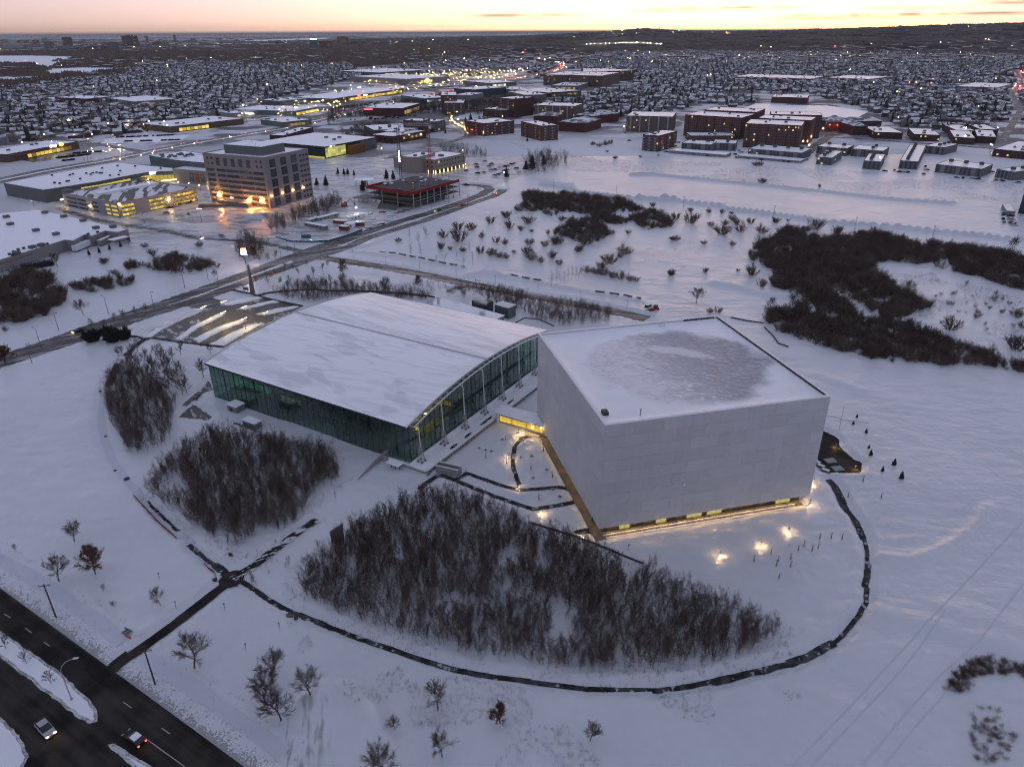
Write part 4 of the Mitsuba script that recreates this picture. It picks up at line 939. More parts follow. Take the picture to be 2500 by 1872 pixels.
thicket(T3, 1.25, .10, 'bare_sapling', ('left_thicket', 'narrow bare thicket inside the left curve of the path', 'thicket'), 50, 'bare sapling among many at the near edge of the narrow left thicket', 'saplings of the narrow left thicket', 403)
T4 = unary_union([Polygon([(-109.2,317.2),(-104.9,327.0),(-97.1,332.9),(-85.5,331.0),(-68.2,327.2),(-50.9,321.0),(-36.6,312.7),(-41.3,308.1),(-54.6,309.9),(-67.4,316.4),(-78.3,310.3),(-90.4,305.9),(-98.8,308.4)]).buffer(1),
                  Polygon([(-34.4,318.4),(-20.0,324.9),(-5.0,322.3),(5.3,315.4),(9.4,306.7),(30.3,301.2),(42.6,287.3),(40.7,278.2),(21.5,274.1),(10.7,281.4),(4.9,290.8),(-12.0,307.1)])])
thicket(T4, 1.4, .06, 'bare_sapling', ('back_thicket', 'long bare brush belt behind the arched roof along the service road', 'thicket'), 0, '', '', 404, smin=.5, smax=.95)
thicket(unary_union([Polygon([(-50.6,330.2),(-48.5,337.4),(-42.3,337.2),(-32.6,332.2),(-31.2,325.1),(-34.5,319.5),(-42.0,320.7),(-48.2,323.1)]), Polygon([(-59.9,120.5),(-57.7,127.5),(-55.5,130.3),(-49.6,125.8),(-49.3,122.0),(-54.2,121.0)]).buffer(1)]), 3.0, .06, 'bare_sapling', ('low_brush', 'loose low bare brush around the path crossing and the service road', 'brush'), 0, '', '', 414, smin=.35, smax=.7)
# the big wood on the right
T6 = Polygon([(125.6,372.1),(139.6,401.8),(153.3,414.3),(165.1,431.7),(179.1,431.3),(191.0,423.1),(199.3,419.0),(220.6,422.3),(225.0,410.8),(229.1,399.8),(245.0,394.2),(262.1,383.6),(273.8,359.9),(241.4,310.9),(231.3,319.3),(226.3,330.6),(220.9,342.5),(210.9,355.3),(198.4,361.5),(188.0,355.8),(182.4,331.4),(180.9,312.0),(186.0,294.4),(172.5,286.5),(162.1,276.9),(169.5,262.4),(175.9,250.7),(182.8,241.3),(189.3,232.5),(184.8,225.6),(165.6,232.8),(136.8,235.4),(118.0,249.2),(105.9,266.0),(104.6,278.8),(110.4,291.6),(128.6,302.9),(129.1,310.7),(121.6,325.1),(131.6,348.4),(126.0,366.0)]).buffer(-1.5)
q = thicket(T6, 1.85, .06, 'wood_shrub', ('right_wood', 'big dark bare wood spreading over the right side of the snowfield', 'wood'), 110, 'dark bare shrub among many along the near edge of the big right wood', 'shrubs of the big right wood', 405, 3, 'thicket_shrub_shape_', .8, 2.7, .31)
thicket(Polygon([(185.2,323.9),(201.3,333.6),(221.9,323.2),(222.2,291.7),(196.6,252.0),(190.0,269.1),(190.5,288.1),(190.3,309.6)]), 6.5, .05, 'wood_shrub', ('right_scrub', 'thin scattered scrub on the snow inside the right wood', 'scrub'), 0, '', '', 406, 3, 'thicket_shrub_shape_', .6, 1.4, .35)
TF = [Polygon([(5.9,485.6),(8.5,510.0),(13.1,542.4),(25.2,536.4),(39.3,538.8),(61.2,524.3),(76.8,513.3),(86.2,488.2),(77.8,461.3),(68.0,449.0),(57.4,451.3),(53.8,475.1),(41.5,477.7),(28.6,471.3),(19.8,485.2)]), Polygon([(25.0,424.7),(37.3,449.7),(48.8,455.7),(56.3,433.4),(53.0,413.3),(39.5,406.6),(31.4,420.9)]), Polygon([(80.7,463.4),(92.7,476.3),(99.7,458.6),(96.5,442.2),(82.5,434.7)])]
thicket(unary_union(TF).buffer(3), 2.2, .04, 'field_shrub', ('field_thicket', 'dark bare shrub bank along the top of the snowfield', 'thicket'), 0, '', '', 407, 3, 'thicket_shrub_shape_', .8, 2.5, .33)
thicket(Polygon([(-248.9,326.9),(-250.4,336.4),(-252.1,351.5),(-235.9,351.2),(-215.2,328.6),(-202.5,308.4),(-200.7,290.5),(-206.4,283.2),(-218.2,279.8)]), 2.6, .05, 'roadside_shrub', ('left_wood', 'dark bare wood at the left edge below the long store', 'wood'), 0, '', '', 408, 3, 'thicket_shrub_shape_', 1.6, 3.2, .30)
thicket(unary_union([Polygon([(-211.4,328.5),(-208.1,338.0),(-198.4,340.3),(-189.3,325.8),(-198.2,319.2)]), Polygon([(-200.0,353.1),(-192.5,361.0),(-179.8,352.7),(-164.9,349.8),(-151.2,360.2),(-162.9,371.7),(-175.5,377.9),(-190.5,375.2),(-187.5,360.9),(-198.6,365.3)]), Polygon([(-194.5,340.2),(-186.6,340.0),(-180.9,327.9),(-188.2,330.4)])]), 2.6, .05, 'roadside_shrub', ('verge_brush', 'patches of dark brush between the long store and the boulevard', 'brush'), 0, '', '', 409, 3, 'thicket_shrub_shape_', 1.2, 2.4, .22)
thicket(unary_union([Polygon([(-140.2,451.3),(-145.8,474.0),(-139.4,495.2),(-129.6,514.7),(-119.9,517.8),(-117.9,491.5),(-126.4,467.7),(-135.0,453.9)]), Polygon([(-147.2,430.9),(-153.8,457.1),(-146.0,462.5),(-138.4,435.7),(-140.7,425.8)]), Polygon([(-150.2,382.3),(-157.2,401.0),(-151.2,410.7),(-140.3,405.5),(-133.2,386.4),(-134.2,373.3),(-142.9,373.5)])]), 2.5, .05, 'bare_sapling', ('site_thicket', 'tall bare saplings beside the construction site and the boulevard corner', 'thicket'), 0, '', '', 410, 6, 'sapling_shape_', .9, 1.7, .22)
thicket(unary_union([Polygon([(-71.4,764.2),(-42.3,763.0),(-23.6,731.3),(-24.5,712.0),(-42.7,712.7),(-65.6,733.0)]), Polygon([(10.8,696.8),(33.9,733.6),(51.7,695.3),(50.8,655.7),(28.9,620.8),(16.4,611.7),(15.5,646.4)])]), 5.0, .02, 'bare_sapling', ('field_edge_thicket', 'bare saplings along the far edge of the field by the car park', 'thicket'), 0, '', '', 411, 6, 'sapling_shape_', 1.1, 2.1, .3)
thicket(Polygon([(80.0,93.0),(84.5,97.4),(87.7,99.5),(93.0,100.4),(97.6,97.8),(96.5,96.1),(91.9,97.4),(86.7,96.6),(83.5,93.3)]).buffer(.5), .62, .2, 'reed', ('reed_bed', 'brown dry reeds arching around the hollow at the bottom right', 'reeds'), 0, '', '', 412, 4, 'reed_shape_', .6, 1.0, .2)
thicket(Polygon([(80.7,86.9),(83.8,89.4),(87.4,89.4),(86.0,86.1),(86.4,83.3),(82.8,78.6),(76.9,78.6),(78.3,82.6)]), 1.0, .2, 'reed', ('hollow_brush', 'dark tangled brush in the hollow at the bottom right corner', 'brush'), 0, '', '', 413, 4, 'reed_shape_', .5, .9, .24)

# single shrubs on the field
SH = [(-40.0,417.2,3.8),(-32.3,433.6,4.4),(-24.6,435.4,4.0),(-30.2,408.2,6.5),(-17.2,416.7,2.7),(-13.0,453.1,4.1),(-3.1,467.7,4.8),(11.0,452.4,5.6),(-1.0,438.7,4.0),(6.2,432.7,2.5),(12.4,428.8,1.9),(-8.7,406.0,3.2),(-3.7,401.5,2.7),(10.3,400.5,3.2),(32.8,457.3,3.1),(22.1,423.7,1.4),(27.4,401.8,3.7),(19.0,395.4,2.7),(24.6,400.2,4.1),(37.9,388.6,2.7),(42.3,398.1,4.1),(50.4,406.4,3.7),(59.6,421.3,2.4),(70.1,422.6,2.4),(62.1,380.3,4.8),(58.5,372.9,2.6),(51.3,363.0,5.1),(46.3,354.8,3.3),(21.8,373.1,3.3),(24.9,360.7,2.9),(8.5,381.4,3.9),(11.2,369.5,3.8),(15.2,364.6,2.5),(-16.9,383.5,3.1),(-10.8,379.7,3.5),(-6.5,375.7,3.4),(-3.1,372.7,2.4),(1.6,383.1,1.6),(36.7,383.9,2.6),(38.4,348.3,2.8),(42.1,345.7,2.8),(45.8,343.5,3.2),(49.9,339.2,3.2),(53.4,336.4,3.1),(57.7,334.1,2.7),(60.6,332.8,2.0),(-39.3,391.9,3.1),(-33.8,390.1,1.8),(-26.6,386.8,2.2),(62.5,496.0,5.6),(97.6,495.1,2.8),(89.0,485.7,1.7),(79.2,341.8,2.0),(93.7,409.5,1.9),(-65.4,409.0,2.1),(58.8,301.7,0.3)] + \
     [(95.4,452.4,5.0),(105.9,459.7,3.4),(120.6,482.0,2.6),(113.3,449.7,6.1),(131.9,477.8,2.6),(139.8,474.2,2.6),(145.2,471.6,1.8),(141.2,453.4,3.4),(133.0,442.8,2.8),(140.8,442.6,3.9),(123.5,440.1,2.7),(125.6,420.7,6.3),(138.1,426.3,3.8),(149.9,445.4,3.4),(166.3,447.5,3.4),(161.6,424.5,2.7),(150.5,424.0,4.9),(175.6,451.7,1.4),(95.2,408.3,3.0),(109.6,399.7,2.0),(124.8,396.5,2.5),(79.4,341.8,2.6),(97.4,346.4,2.2),(114.3,348.2,1.3),(119.5,341.9,4.4),(118.4,323.9,3.0),(85.2,289.0,1.9),(89.0,289.9,2.3),(171.5,424.3,2.2),(185.2,431.2,5.1),(193.4,419.1,5.0),(177.1,268.4,4.4),(212.9,282.8,3.5),(207.9,270.6,2.5),(191.3,248.9,5.4)] + \
     [(-208.4,400.5,2.2),(-177.4,399.8,3.0),(-196.0,382.8,3.4),(-215.5,368.5,3.1),(-200.1,349.2,2.3),(-207.7,273.5,1.6),(-197.4,361.1,3.3)] + [(199.1,578.0,3.6),(218.7,658.9,3.6),(222.4,658.7,4.1),(237.8,560.1,2.0)] + [(87.8,796.2,3.5),(93.2,784.6,4.0),(101.0,795.6,4.7),(107.5,803.1,3.6),(98.9,700.1,3.1),(124.3,708.3,2.1),(143.4,720.2,1.6),(96.6,745.1,2.2)]
def skew(s, rg): return [s * rg.uniform(.9, 1.25), s * rg.uniform(.9, 1.25), s * rg.uniform(.8, 1.1)]
for i, (x, y, r) in enumerate(SH):
    plant('shrub', 'dark bare multi stemmed shrub standing alone or loosely grouped on the open snowfield', 'shrub', f'shrub_shape_{i % 4}', x, y, skew(r * 1.05, prg), 'shrubs scattered over the open field')
for x, y, h in [(-53.7,373.8,10),(-48.2,373.7,10),(-59.0,408.9,10),(-52.8,398.6,11),(-48.4,412.1,11),(-50.4,413.9,9),(-35.4,366.2,8),(-39.3,363.4,7),(-24.5,357.1,7),(-20.2,361.6,9),(-22.4,380.6,9),(-29.1,371.8,6),(19.0,326.0,10),(21.3,328.3,9),(23.6,328.3,8),(25.7,331.1,9),(27.3,332.2,10),(29.4,335.4,9),(32.4,334.6,11),(31.4,335.8,9),(34.5,340.7,8),(-10.0,313.5,6)]:
    plant('birch', 'slender bare light stemmed tree on the snowfield beyond the service road', 'tree', f'birch_shape_{int(h) % 3}', x, y, h / 10, 'slender bare trees on the field')
for x, y, h, lab in [(*q, l) for q, l in zip([(-105.4,137.7,6.2),(-101.0,123.5,7),(-61.3,99.1,8.3),(-45.2,95.7,7.8),(-45.3,90.9,8.8),(-41.3,87.5,8.4),(-36.3,90.1,6.8),(-75.1,116.0,4.6)], ['bare round tree furthest left above the brown oak', 'bare round tree at the left edge beside the utility pole', 'bare round tree right of the driveway mouth', 'topmost bare tree of the cluster by the snow pile',
        'left bare tree of the cluster by the snow pile', 'lowest bare tree of the cluster by the snow pile', 'bare tree at the foot of the snow pile', 'small bare tree left of the driveway'])] + \
       [(*q, l) for q, l in zip([(-13.7,89.8,6.4),(-12.2,80.5,5.6),(-20.7,85.1,3.2),(13.0,83.1,5),(-21.0,76.6,7.5)], ['bare round tree on the lawn left of the small rust leaved oak', 'bare tree below the rust leaved oak near the bottom edge', 'tiny bare tree right of the snow pile', 'bare tree alone on the bottom lawn right of the oak', 'bare tree cut off by the bottom edge'])]:
    plant('bare_tree', lab, 'tree', f'tree_shape_{taken.get("bare_tree", 0) % 4}', x, y, [h / 8 * 1.1, h / 8 * 1.1, h / 8])
for x, y, h, lab in [(*q, l) for q, l in zip([(82.4,301.5,8.5),(180.5,309.8,7.5),(112.5,292.6,6),(123.6,297.2,7),(207.9,395.0,9),(207.9,407.5,8),(273.7,381.7,8)], ['broad bare multi stemmed tree alone on the snow behind the grey block', 'bare tree on the snow within the right wood', 'pale bare tree at the near left edge of the right wood', 'second pale bare tree at the near left edge of the right wood',
        'tallest bare tree at the top of the right wood', 'bare tree beside the tallest one at the top of the right wood', 'bare tree at the far right by the field pole'])] + \
       [(*q, l) for q, l in zip([(-186.1,292.5,8),(-169.5,349.4,13),(-171.8,349.9,11),(-196.5,355.7,5),(-236.4,361.9,8),(-219.5,404.1,5),(-147.7,343.0,4)], ['bare tree between the left wood and the boulevard', 'tall broad bare tree above the boulevard', 'second tall bare tree above the boulevard', 'small bare tree above the left wood', 'thin bare tree by the wall of the long store', 'bare tree by the loading docks', 'small bare tree beside the boulevard lamp'])] + \
       [(*q, l) for q, l in zip([(-59.8,319.9,8),(-81.8,331.2,6)], ['bare tree beside the back thicket left of the service road', 'bare tree under the rust leaved tree by the junction'])]:
    plant('bare_tree', lab, 'tree', f'tree_shape_{taken.get("bare_tree", 0) % 4}', x, y, [h / 8 * 1.1, h / 8 * 1.1, h / 8])
for x, y, h, g, lab in [(*[(-94.3,126.1,1.05)][0], 0, 'rust leaved conical oak on the left lawn'), (*[(-3.2,86.9,1.0)][0], 2, 'small rust leaved oak on the bottom lawn'), (*[(-84.9,347.2,.95)][0], 1, 'rust leaved oak at the corner of the service road'),
                        (*[(-44.4,325.4,.72)][0], 0, 'rust leaved oak in the brush beside the service road'), (*[(-143.2,373.5,.9)][0], 1, 'rust leaved tree left in the clump by the boulevard'), (*[(-138.9,376.6,.8)][0], 0, 'rust leaved tree right in the clump by the boulevard')]:
    plant('oak', lab, 'tree', f'oak_shape_{g}', x, y, h)
for x, y, h in [(-135.5,232.8,5),(-135.9,241.7,5),(-123.2,228.9,6),(-125.9,242.3,5),(-125.6,248.3,5),(-118.8,222.4,6),(-122.2,221.8,6),(-114.7,219.5,5),(-110.1,216.0,5),(-109.4,228.7,6),(-118.5,225.3,5),(-128.5,231.4,6),(-111.9,219.4,5),(-140.8,240.5,5),(-148.0,248.7,4),(-147.8,245.9,4),(-134.5,235.3,6),(-128.6,239.0,5),(-112.9,235.0,4),(-114.0,248.2,4),(-133.2,244.4,5),(-132.7,248.4,4),(-116.8,230.0,4),(-123.1,233.8,5),(-128.1,240.3,5),(-140.0,236.6,5),(-142.8,245.9,5),(-142.5,250.0,5),(-131.5,235.2,5),(-126.4,231.4,5),(-124.8,235.1,5),(-119.4,230.1,5),(-115.9,224.1,5),(-120.1,218.4,5),(-126.9,226.6,5),(-115.6,216.1,5),(-111.1,215.0,5)]:
    plant('grove_tree', 'thin bare young tree in the loose grove left of the glass hall', 'tree', f'small_tree_shape_{taken.get("grove_tree", 0) % 3}', x, y, h / 5 * 1.35, 'young trees of the loose grove')
for x, y, h in [(-173.3,275.2,6),(-168.0,283.4,5),(-165.7,287.6,5.5),(-163.1,291.7,5),(-160.3,296.0,5),(-170.4,279.0,4)] + [(-117.4,331.1,5),(-115.3,351.1,6),(-118.3,346.6,4),(-111.7,354.1,4),(-106.5,346.3,5),(-106.6,362.7,4),(-98.8,344.3,6),(-96.7,353.8,5),(-95.5,361.7,4),(-106.8,330.9,6),(-127.2,375.7,6),(-129.7,370.6,6),(-132.9,367.4,6),(-124.3,334.3,4),(-121.4,341.4,4),(-87.2,330.1,6),(-81.7,330.0,5),(-99.0,333.8,5)]:
    plant('street_tree', 'small bare street tree along the boulevard', 'tree', f'small_tree_shape_{taken.get("street_tree", 0) % 3}', x, y, h / 5, 'street trees of the boulevard')
for x, y, h in [(-116.9,133.8,2.6),(-101.2,104.7,4.2),(-94.6,100.8,4.0),(-87.1,96.1,4.2),(-89.6,120.5,2.2),(-84.6,115.4,2.6)]:
    plant('young_tree', 'thin young bare tree beside the avenue', 'tree', f'small_tree_shape_{taken.get("young_tree", 0) % 3}', x, y, h / 5, 'young trees along the avenue')
stk = MB().tube((0, 0, -.2), (0, 0, 1.0), .10, .07, 5); a, b = bare_tree(350, 2.6, .3, .35, 6, 3, 2, .035, .25, .016)
for v, f in (a, b): stk.add(v, f)
group_shape('round_pine_shape', crown=(bush(280, 60, 12, .9, .06, .06, 1.0), 'fir'))
group_shape('staked_shape', guard=(MB().tube((0, 0, -.2), (0, 0, .55), .17, .12, 6).mesh(), 'brush'), stem=(stk.mesh(), 'bark'))
for x, y, h in [(55.2,128.9,1),(59.9,131.3,1),(60.7,128.8,1),(59.8,127.3,1),(63.9,129.7,1),(62.9,127.0,1),(66.7,132.6,1),(68.6,134.2,1),(65.1,134.1,.5),(69.9,132.5,1.1),(71.7,133.5,.9),(73.5,137.1,1),(76.3,137.3,1),(78.7,136.8,1),(59.0,123.2,.9)]:
    plant('staked_sapling', 'staked young tree with dark guard on the lawn below the garden lamps', 'sapling', 'staked_shape', x, y, h, 'staked young trees on the right lawn')
for x, y, h in [(-2.0,183.4,1),(-7.6,174.1,1),(-1.7,170.8,1),(9.0,177.1,1.1),(5.1,167.5,1.2),(10.9,164.1,1.1),(3.4,181.2,.9),(-12.9,166.7,.9),(-6.8,161.9,1),(6.8,153.5,1.1)] + [(94.3,160.8,1.1),(87.6,154.3,1),(95.7,153.3,1)]:
    plant('court_sapling', 'very thin young tree in the snowy court between the buildings', 'sapling', 'staked_shape', x, y, h, 'thin young trees of the court')
for x, y, r in [(2.2,173.4,0.7),(9.6,167.5,0.7),(5.6,163.6,0.7),(10.7,158.0,0.6),(12.4,154.6,0.7),(5.5,174.4,0.7),(-3.0,183.8,0.7),(-9.7,179.1,0.6),(-7.9,178.1,0.6),(-6.1,177.4,0.6)]:
    plant('court_shrub', 'low dead flower clump poking through the snow of the court', 'shrub', f'shrub_shape_{taken.get("court_shrub", 0) % 4}', x, y, [r, r, r * .45], 'low clumps in the court')
for x, y, h in [(105.1,191.9,2),(106.8,186.8,2.5),(102.5,174.3,3),(103.6,178.0,2),(106.7,169.1,3.4),(105.3,162.2,3.6),(101.8,165.7,2.6),(108.1,196.3,2)]:
    plant('young_fir', 'small dark fir on the snow right of the grey block', 'fir', f'fir_shape_{taken.get("young_fir", 0) % 3}', x, y, h / 11, 'small firs right of the block')
for x, y, h in [(-167.1,262.1,6),(-165.5,263.4,5.5),(-157.6,261.2,6.5),(-161.9,266.1,6),(-154.3,263.5,6.5)]:
    plant('round_pine', 'dark rounded evergreen in the row between boulevard and path', 'evergreen', 'round_pine_shape', x, y, [h * .46, h * .46, h * .62], 'dark evergreens beside the boulevard')
for i in range(16):
    p, q = np.array((-251.7,356.8)), np.array((-240.5,364.8)); x, y = p + (q - p) * i / 15
    plant('hedge_fir', 'narrow dark cedar in the hedge row along the long store wall', 'cedar', f'fir_shape_{i % 3}', x, y, [.5, .5, .55], 'cedars of the hedge row')
for x, y, h in [(-250.9,351.5,3),(-231.4,383.6,4),(-228.1,388.1,4),(-225.5,394.4,4),(-222.5,400.8,4)]: plant('hedge_fir', 'single narrow dark cedar near the loading docks', 'cedar', 'fir_shape_1', x, y, [.4, .4, h / 8], 'single cedars near the docks')
x, y, h = [(-189.0,243.0,1)][0]
plant('rust_shrub', 'rust coloured bush at the left edge beside the boulevard', 'shrub', 'oak_shape_2', x, y, [2.4, 2.4, 1.25])
x, y, h = [(-65.3,131.3,1)][0]
plant('rust_shrub', 'small rust leaved bush at the lower tip of the rounded thicket', 'shrub', 'oak_shape_2', x, y, [.35, .35, .28])

# weeds that stick out of the snow
def weeds(name, label, poly, n, seed, hmin=.25, hmax=.8, m='brush', thr=.45, sc=.08):
    rg = np.random.default_rng(seed); q = inside(poly, n, rg)
    q = q[meshkit.fbm(np.column_stack([q * sc, 0 * q[:, 0]]), 2, seed) > thr]; z = hgt(q[:, 0], q[:, 1]); n = len(q)
    k = 3
    base = np.repeat(np.column_stack([q, z - .05]), k, 0) + np.column_stack([rg.normal(size=(n * k, 2)) * .18, np.zeros(n * k)])
    tip = base + np.column_stack([rg.normal(size=(n * k, 2)) * .22, rg.uniform(hmin, hmax, n * k)])
    w = rg.uniform(.02, .045, n * k)[:, None]; a = rg.uniform(0, 6.28, n * k)
    o = [np.column_stack([np.cos(a + t), np.sin(a + t), 0 * a]) * w for t in (0, 2.1, 4.2)]
    V = np.stack([base + o[0], base + o[1], base + o[2], tip], 1).reshape(-1, 3)
    b = (np.arange(n * k) * 4)[:, None, None]
    Fw = (np.array([[0, 1, 3], [1, 2, 3], [2, 0, 3]])[None] + b).reshape(-1, 3)
    put(name, (V, Fw), m); labels[name] = {'label': label, 'category': 'weeds', 'kind': 'stuff'}
FIELD = Polygon([(-5.7,829.8),(88.5,691.0),(178.8,678.3),(256.6,640.4),(330.5,613.8),(405.3,568.1),(361.2,500.5),(282.2,516.4),(192.9,574.8),(122.4,620.9),(52.7,631.1)]).buffer(0)
weeds('field_weeds', 'dead weeds poking through the snow of the far field', FIELD, 9000, 501, .4, 1.3, 'brush', .5, .03)
weeds('lawn_weeds', 'dead weeds poking through the snow of the bottom lawn', Polygon([(-47.2,111.7),(-31.4,104.7),(-12.4,97.7),(13.6,93.3),(35.3,94.1),(49.6,98.3),(53.7,96.1),(47.3,78.3),(-14.8,78.7),(-38.6,96.8)]).difference(near_roads.buffer(1)), 3600, 502, .2, .6, 'bark_grey', .55, .12)
weeds('edge_weeds', 'dry stalks along the edges of the front thickets', unary_union([T1, T2]).buffer(4).difference(unary_union([T1, T2, near_roads])), 1500, 503, .3, 1.0, 'bark', .42, .12)
weeds('verge_weeds', 'dry grass tufts along the snowy verge of the avenue', LineString(far_edge).buffer(9).difference(LineString(far_edge).buffer(2)).difference(avenue.buffer(1)).difference(drive.buffer(1)), 900, 504, .15, .5, 'dry_grass', .45, .1)
weeds('middle_weeds', 'dead weeds between the shrubs of the snowfield', Polygon([(-45.7,443.7),(-17.2,477.0),(3.8,490.4),(74.8,461.3),(103.8,448.1)] + [(86.1,421.7),(118.8,395.3),(117.3,357.3),(102.9,335.6),(75.6,364.0)] + [(59.4,355.9),(3.0,386.2),(-32.8,399.8)]).buffer(0), 3500, 505, .3, .9, 'bark', .52, .05)
weeds('scrub_weeds', 'dry stalks on the snow inside the right wood', Polygon([(188.7,344.5),(206.8,344.2),(221.9,323.2),(230.4,300.0),(195.0,245.7),(183.9,258.8),(170.5,282.5),(178.2,309.8)]), 2200, 506, .4, 1.2, 'bark', .45, .06)

# ================================================================ lamps, poles, vehicles and small things near by
GLOW = np.array([1.0, 0.72, 0.36])
_a = np.arange(10) * 2 * np.pi / 10; bulb = ply0((np.vstack([np.column_stack([np.cos(_a), np.sin(_a), 0 * _a]) * .20, [[0, 0, 0]]]), [[(i + 1) % 10, i, 10] for i in range(10)]))
for i, (q, lab) in enumerate([((1.9,186.8), 'lit garden lamp nearest the lit corridor in the court'), ((-1.0,173.2), 'lit garden lamp at the middle of the round court path'), ((1.3,159.2), 'lit garden lamp at the lower end of the round court path'), ((7.4,147.7), 'lit garden lamp alone on the snow above the large thicket'),
        ((16.8,138.3), 'lit garden lamp at the front left corner of the grey block'), ((48.1,131.1), 'leftmost lit garden lamp of the three on the front lawn'), ((58.5,134.3), 'middle lit garden lamp of the three on the front lawn'), ((67.0,139.8), 'rightmost lit garden lamp of the three on the front lawn'),
        ((76.3,150.8), 'lit garden lamp at the front right corner of the grey block'), ((80.9,160.5), 'lit garden lamp beside the right wall of the grey block'), ((94.7,179.4), 'lit lamp over the dark yard right of the block, farther one'), ((95.5,168.0), 'lit lamp over the dark yard right of the block, nearer one')]):
    k = thing('garden_lamp', lab, 'garden lamp', 'lit garden lamps'); z = max(hz((q[0] + a, q[1] + b)) for a in (-1, 0, 1) for b in (-1, 0, 1))
    part(k, 'post', MB().tube((*q, z - .6), (*q, z + 1.15), .06, n=6).mesh(), 'lamp_metal')
    part(k, 'cap', MB().tube((*q, z + 1.15), (*q, z + 1.32), .27, .10, 10).mesh(), 'lamp_metal')
    part(k, 'bulb', bulb, 'lit', at=M(*q, z + 1.14), emit=np.array([1.0, .62, .25]) * (30 if i < 10 else 24), weight=1.6)
def lamp_post(name, lab, q, h, group=None, heads=1, arm=1.6, d=(1, 0), emit=None, weight=0.0, r=.13):
    k = thing(name, lab, 'street lamp', group); z = hz(q); q = np.array(q); d = unit(d)
    part(k, 'pole', MB().tube((*q, z - .2), (*q, z + h), r, r * .6, 6).mesh(), 'lamp_metal')
    for s in ((1,) if heads == 1 else (1, -1)):
        e = q + d * arm * s
        a = part(k, 'arm', MB().tube((*q, z + h - .15), (*e, z + h + .1), r * .5, n=4).mesh(), 'lamp_metal')
        part(k, 'lamp_head', MB().box((*(e + d * .25 * s), z + h + .08), (.9, .34, .16), d).mesh(), 'lit' if emit is not None else 'lamp_metal', emit=emit, weight=weight)
    return k
bd = unit(np.array((-142.2,335.5)) - np.array((-174.3,279.1))); bn = np.array([-bd[1], bd[0]])
for q, h in [(a, 8) for a in [(-183.8,257.3),(-186.6,274.5),(-175.7,293.5),(-158.6,299.9),(-156.0,327.0),(-149.4,339.3),(-141.8,332.4),(-123.8,388.3),(-116.3,376.6),(-101.8,372.8),(-98.0,385.9),(-125.3,379.8),(-178.2,242.1),(-197.8,254.8)]] + [(a, 8.5) for a in [(-94.1,406.3),(-72.6,439.7),(-54.1,489.1),(-43.9,510.5),(-30.0,501.0)]]:
    lamp_post('street_lamp', 'unlit grey street lamp along the slushy boulevard', q, h, 'unlit lamps of the boulevard', 1, 1.6, bn if (hash(h) + int(q[0])) % 2 else -bn)
for q in [(-84.9,375.3),(-65.6,363.4),(-46.6,352.1),(-27.1,341.4),(-7.7,329.8),(12.3,317.0),(31.1,305.9),(50.2,293.5),(-2.8,329.7),(-11.5,314.6)]:
    k = thing('road_post', 'thin unlit light post along the sanded service road', 'light post', 'thin posts of the service road'); z = hz(q)
    part(k, 'pole', MB().tube((*q, z - .2), (*q, z + 4.6), .05, n=5).mesh(), 'lamp_metal')
    part(k, 'lamp_head', MB().tube((*q, z + 4.5), (*q, z + 4.8), .16, n=6).mesh(), 'lamp_metal')
for q, lab in zip([(-124.1,292.4),(-130.3,286.0),(-119.7,279.3),(-113.1,285.7),(-102.0,279.0),(-108.5,272.0)], ['uppermost', 'leftmost', 'middle left', 'upper right', 'rightmost', 'lowest']):
    k = thing('car_park_lamp', f'{lab} lit twin headed lamp of the half cleared car park', 'car park lamp', 'lit lamps of the car park'); q = np.array(q); z = hz(q)
    part(k, 'pole', MB().tube((*q, z - .2), (*q, 6.1), .10, .08, 6).mesh(), 'lamp_metal')
    for s in (1, -1):
        e = q + bd * .85 * s
        part(k, 'lamp_head', MB().box((*e, 6.16), (1.2, .6, .22), bd).mesh(), 'lamp_metal')
        part(k, 'diffuser', MB().box((*e, 6.03), (1.0, .5, .10), bd).mesh(), 'lit', emit=np.array([1, .72, .25]) * 8, weight=1.6)
k = thing('median_lamp', 'tall unlit street lamp with one curved arm on the median of the avenue', 'street lamp')
q = np.array((-81.3,92.5)); t = np.array((-78.5,93.3)); d = unit(t - q)
part(k, 'pole', MB().tube((*q, 0), (*q, 7.6), .11, .08, 8).mesh(), 'steel')
part(k, 'arm', MB().path([(*q, 7.6), (*(q + d * .5), 8.6), (*(q + d * 1.4), 9.4), (*(q + d * 2.6), 9.7)], .06, 6).path([(*q, 7.0), (*(q - d * .9), 7.5)], .05, 5).mesh(), 'steel')
part(k, 'lamp_head', MB().box((*(q + d * 3.0), 9.72), (.9, .34, .18), d).mesh(), 'white_metal')
part(k, 'base', MB().tube((*q, 0), (*q, .5), .28, .22, 8).mesh(), 'concrete')
for q, tp, lab in [((-95.7,112.9), (-95.9,113.6), 'left wooden utility pole with crossarm beside the avenue'), ((-67.2,95.5), (-67.7,95.9), 'right wooden utility pole just right of the driveway mouth')]:
    k = thing('utility_pole', lab, 'utility pole'); q = np.array(q); z = hz(q)
    part(k, 'pole', MB().tube((*q, z - .3), (*q, z + 8.7), .16, .12, 8).mesh(), 'wood_pole')
    d = unit(np.array(far_edge[2]) - np.array(far_edge[1])); n_ = np.array([-d[1], d[0]])
    part(k, 'crossarm', MB().box((*q, z + 8.3), (2.3, .12, .14), d + n_).mesh(), 'wood_pole')
    for s in (-1, 0, 1): part(k, 'insulator', MB().tube((*(q + unit(d + n_) * s), z + 8.35), (*(q + unit(d + n_) * s), z + 8.65), .06, n=5).mesh(), 'concrete_dark')
pl_ = [(116.1,484.6),(166.9,454.1),(205.6,423.9),(240.5,402.4),(273.8,381.0)]
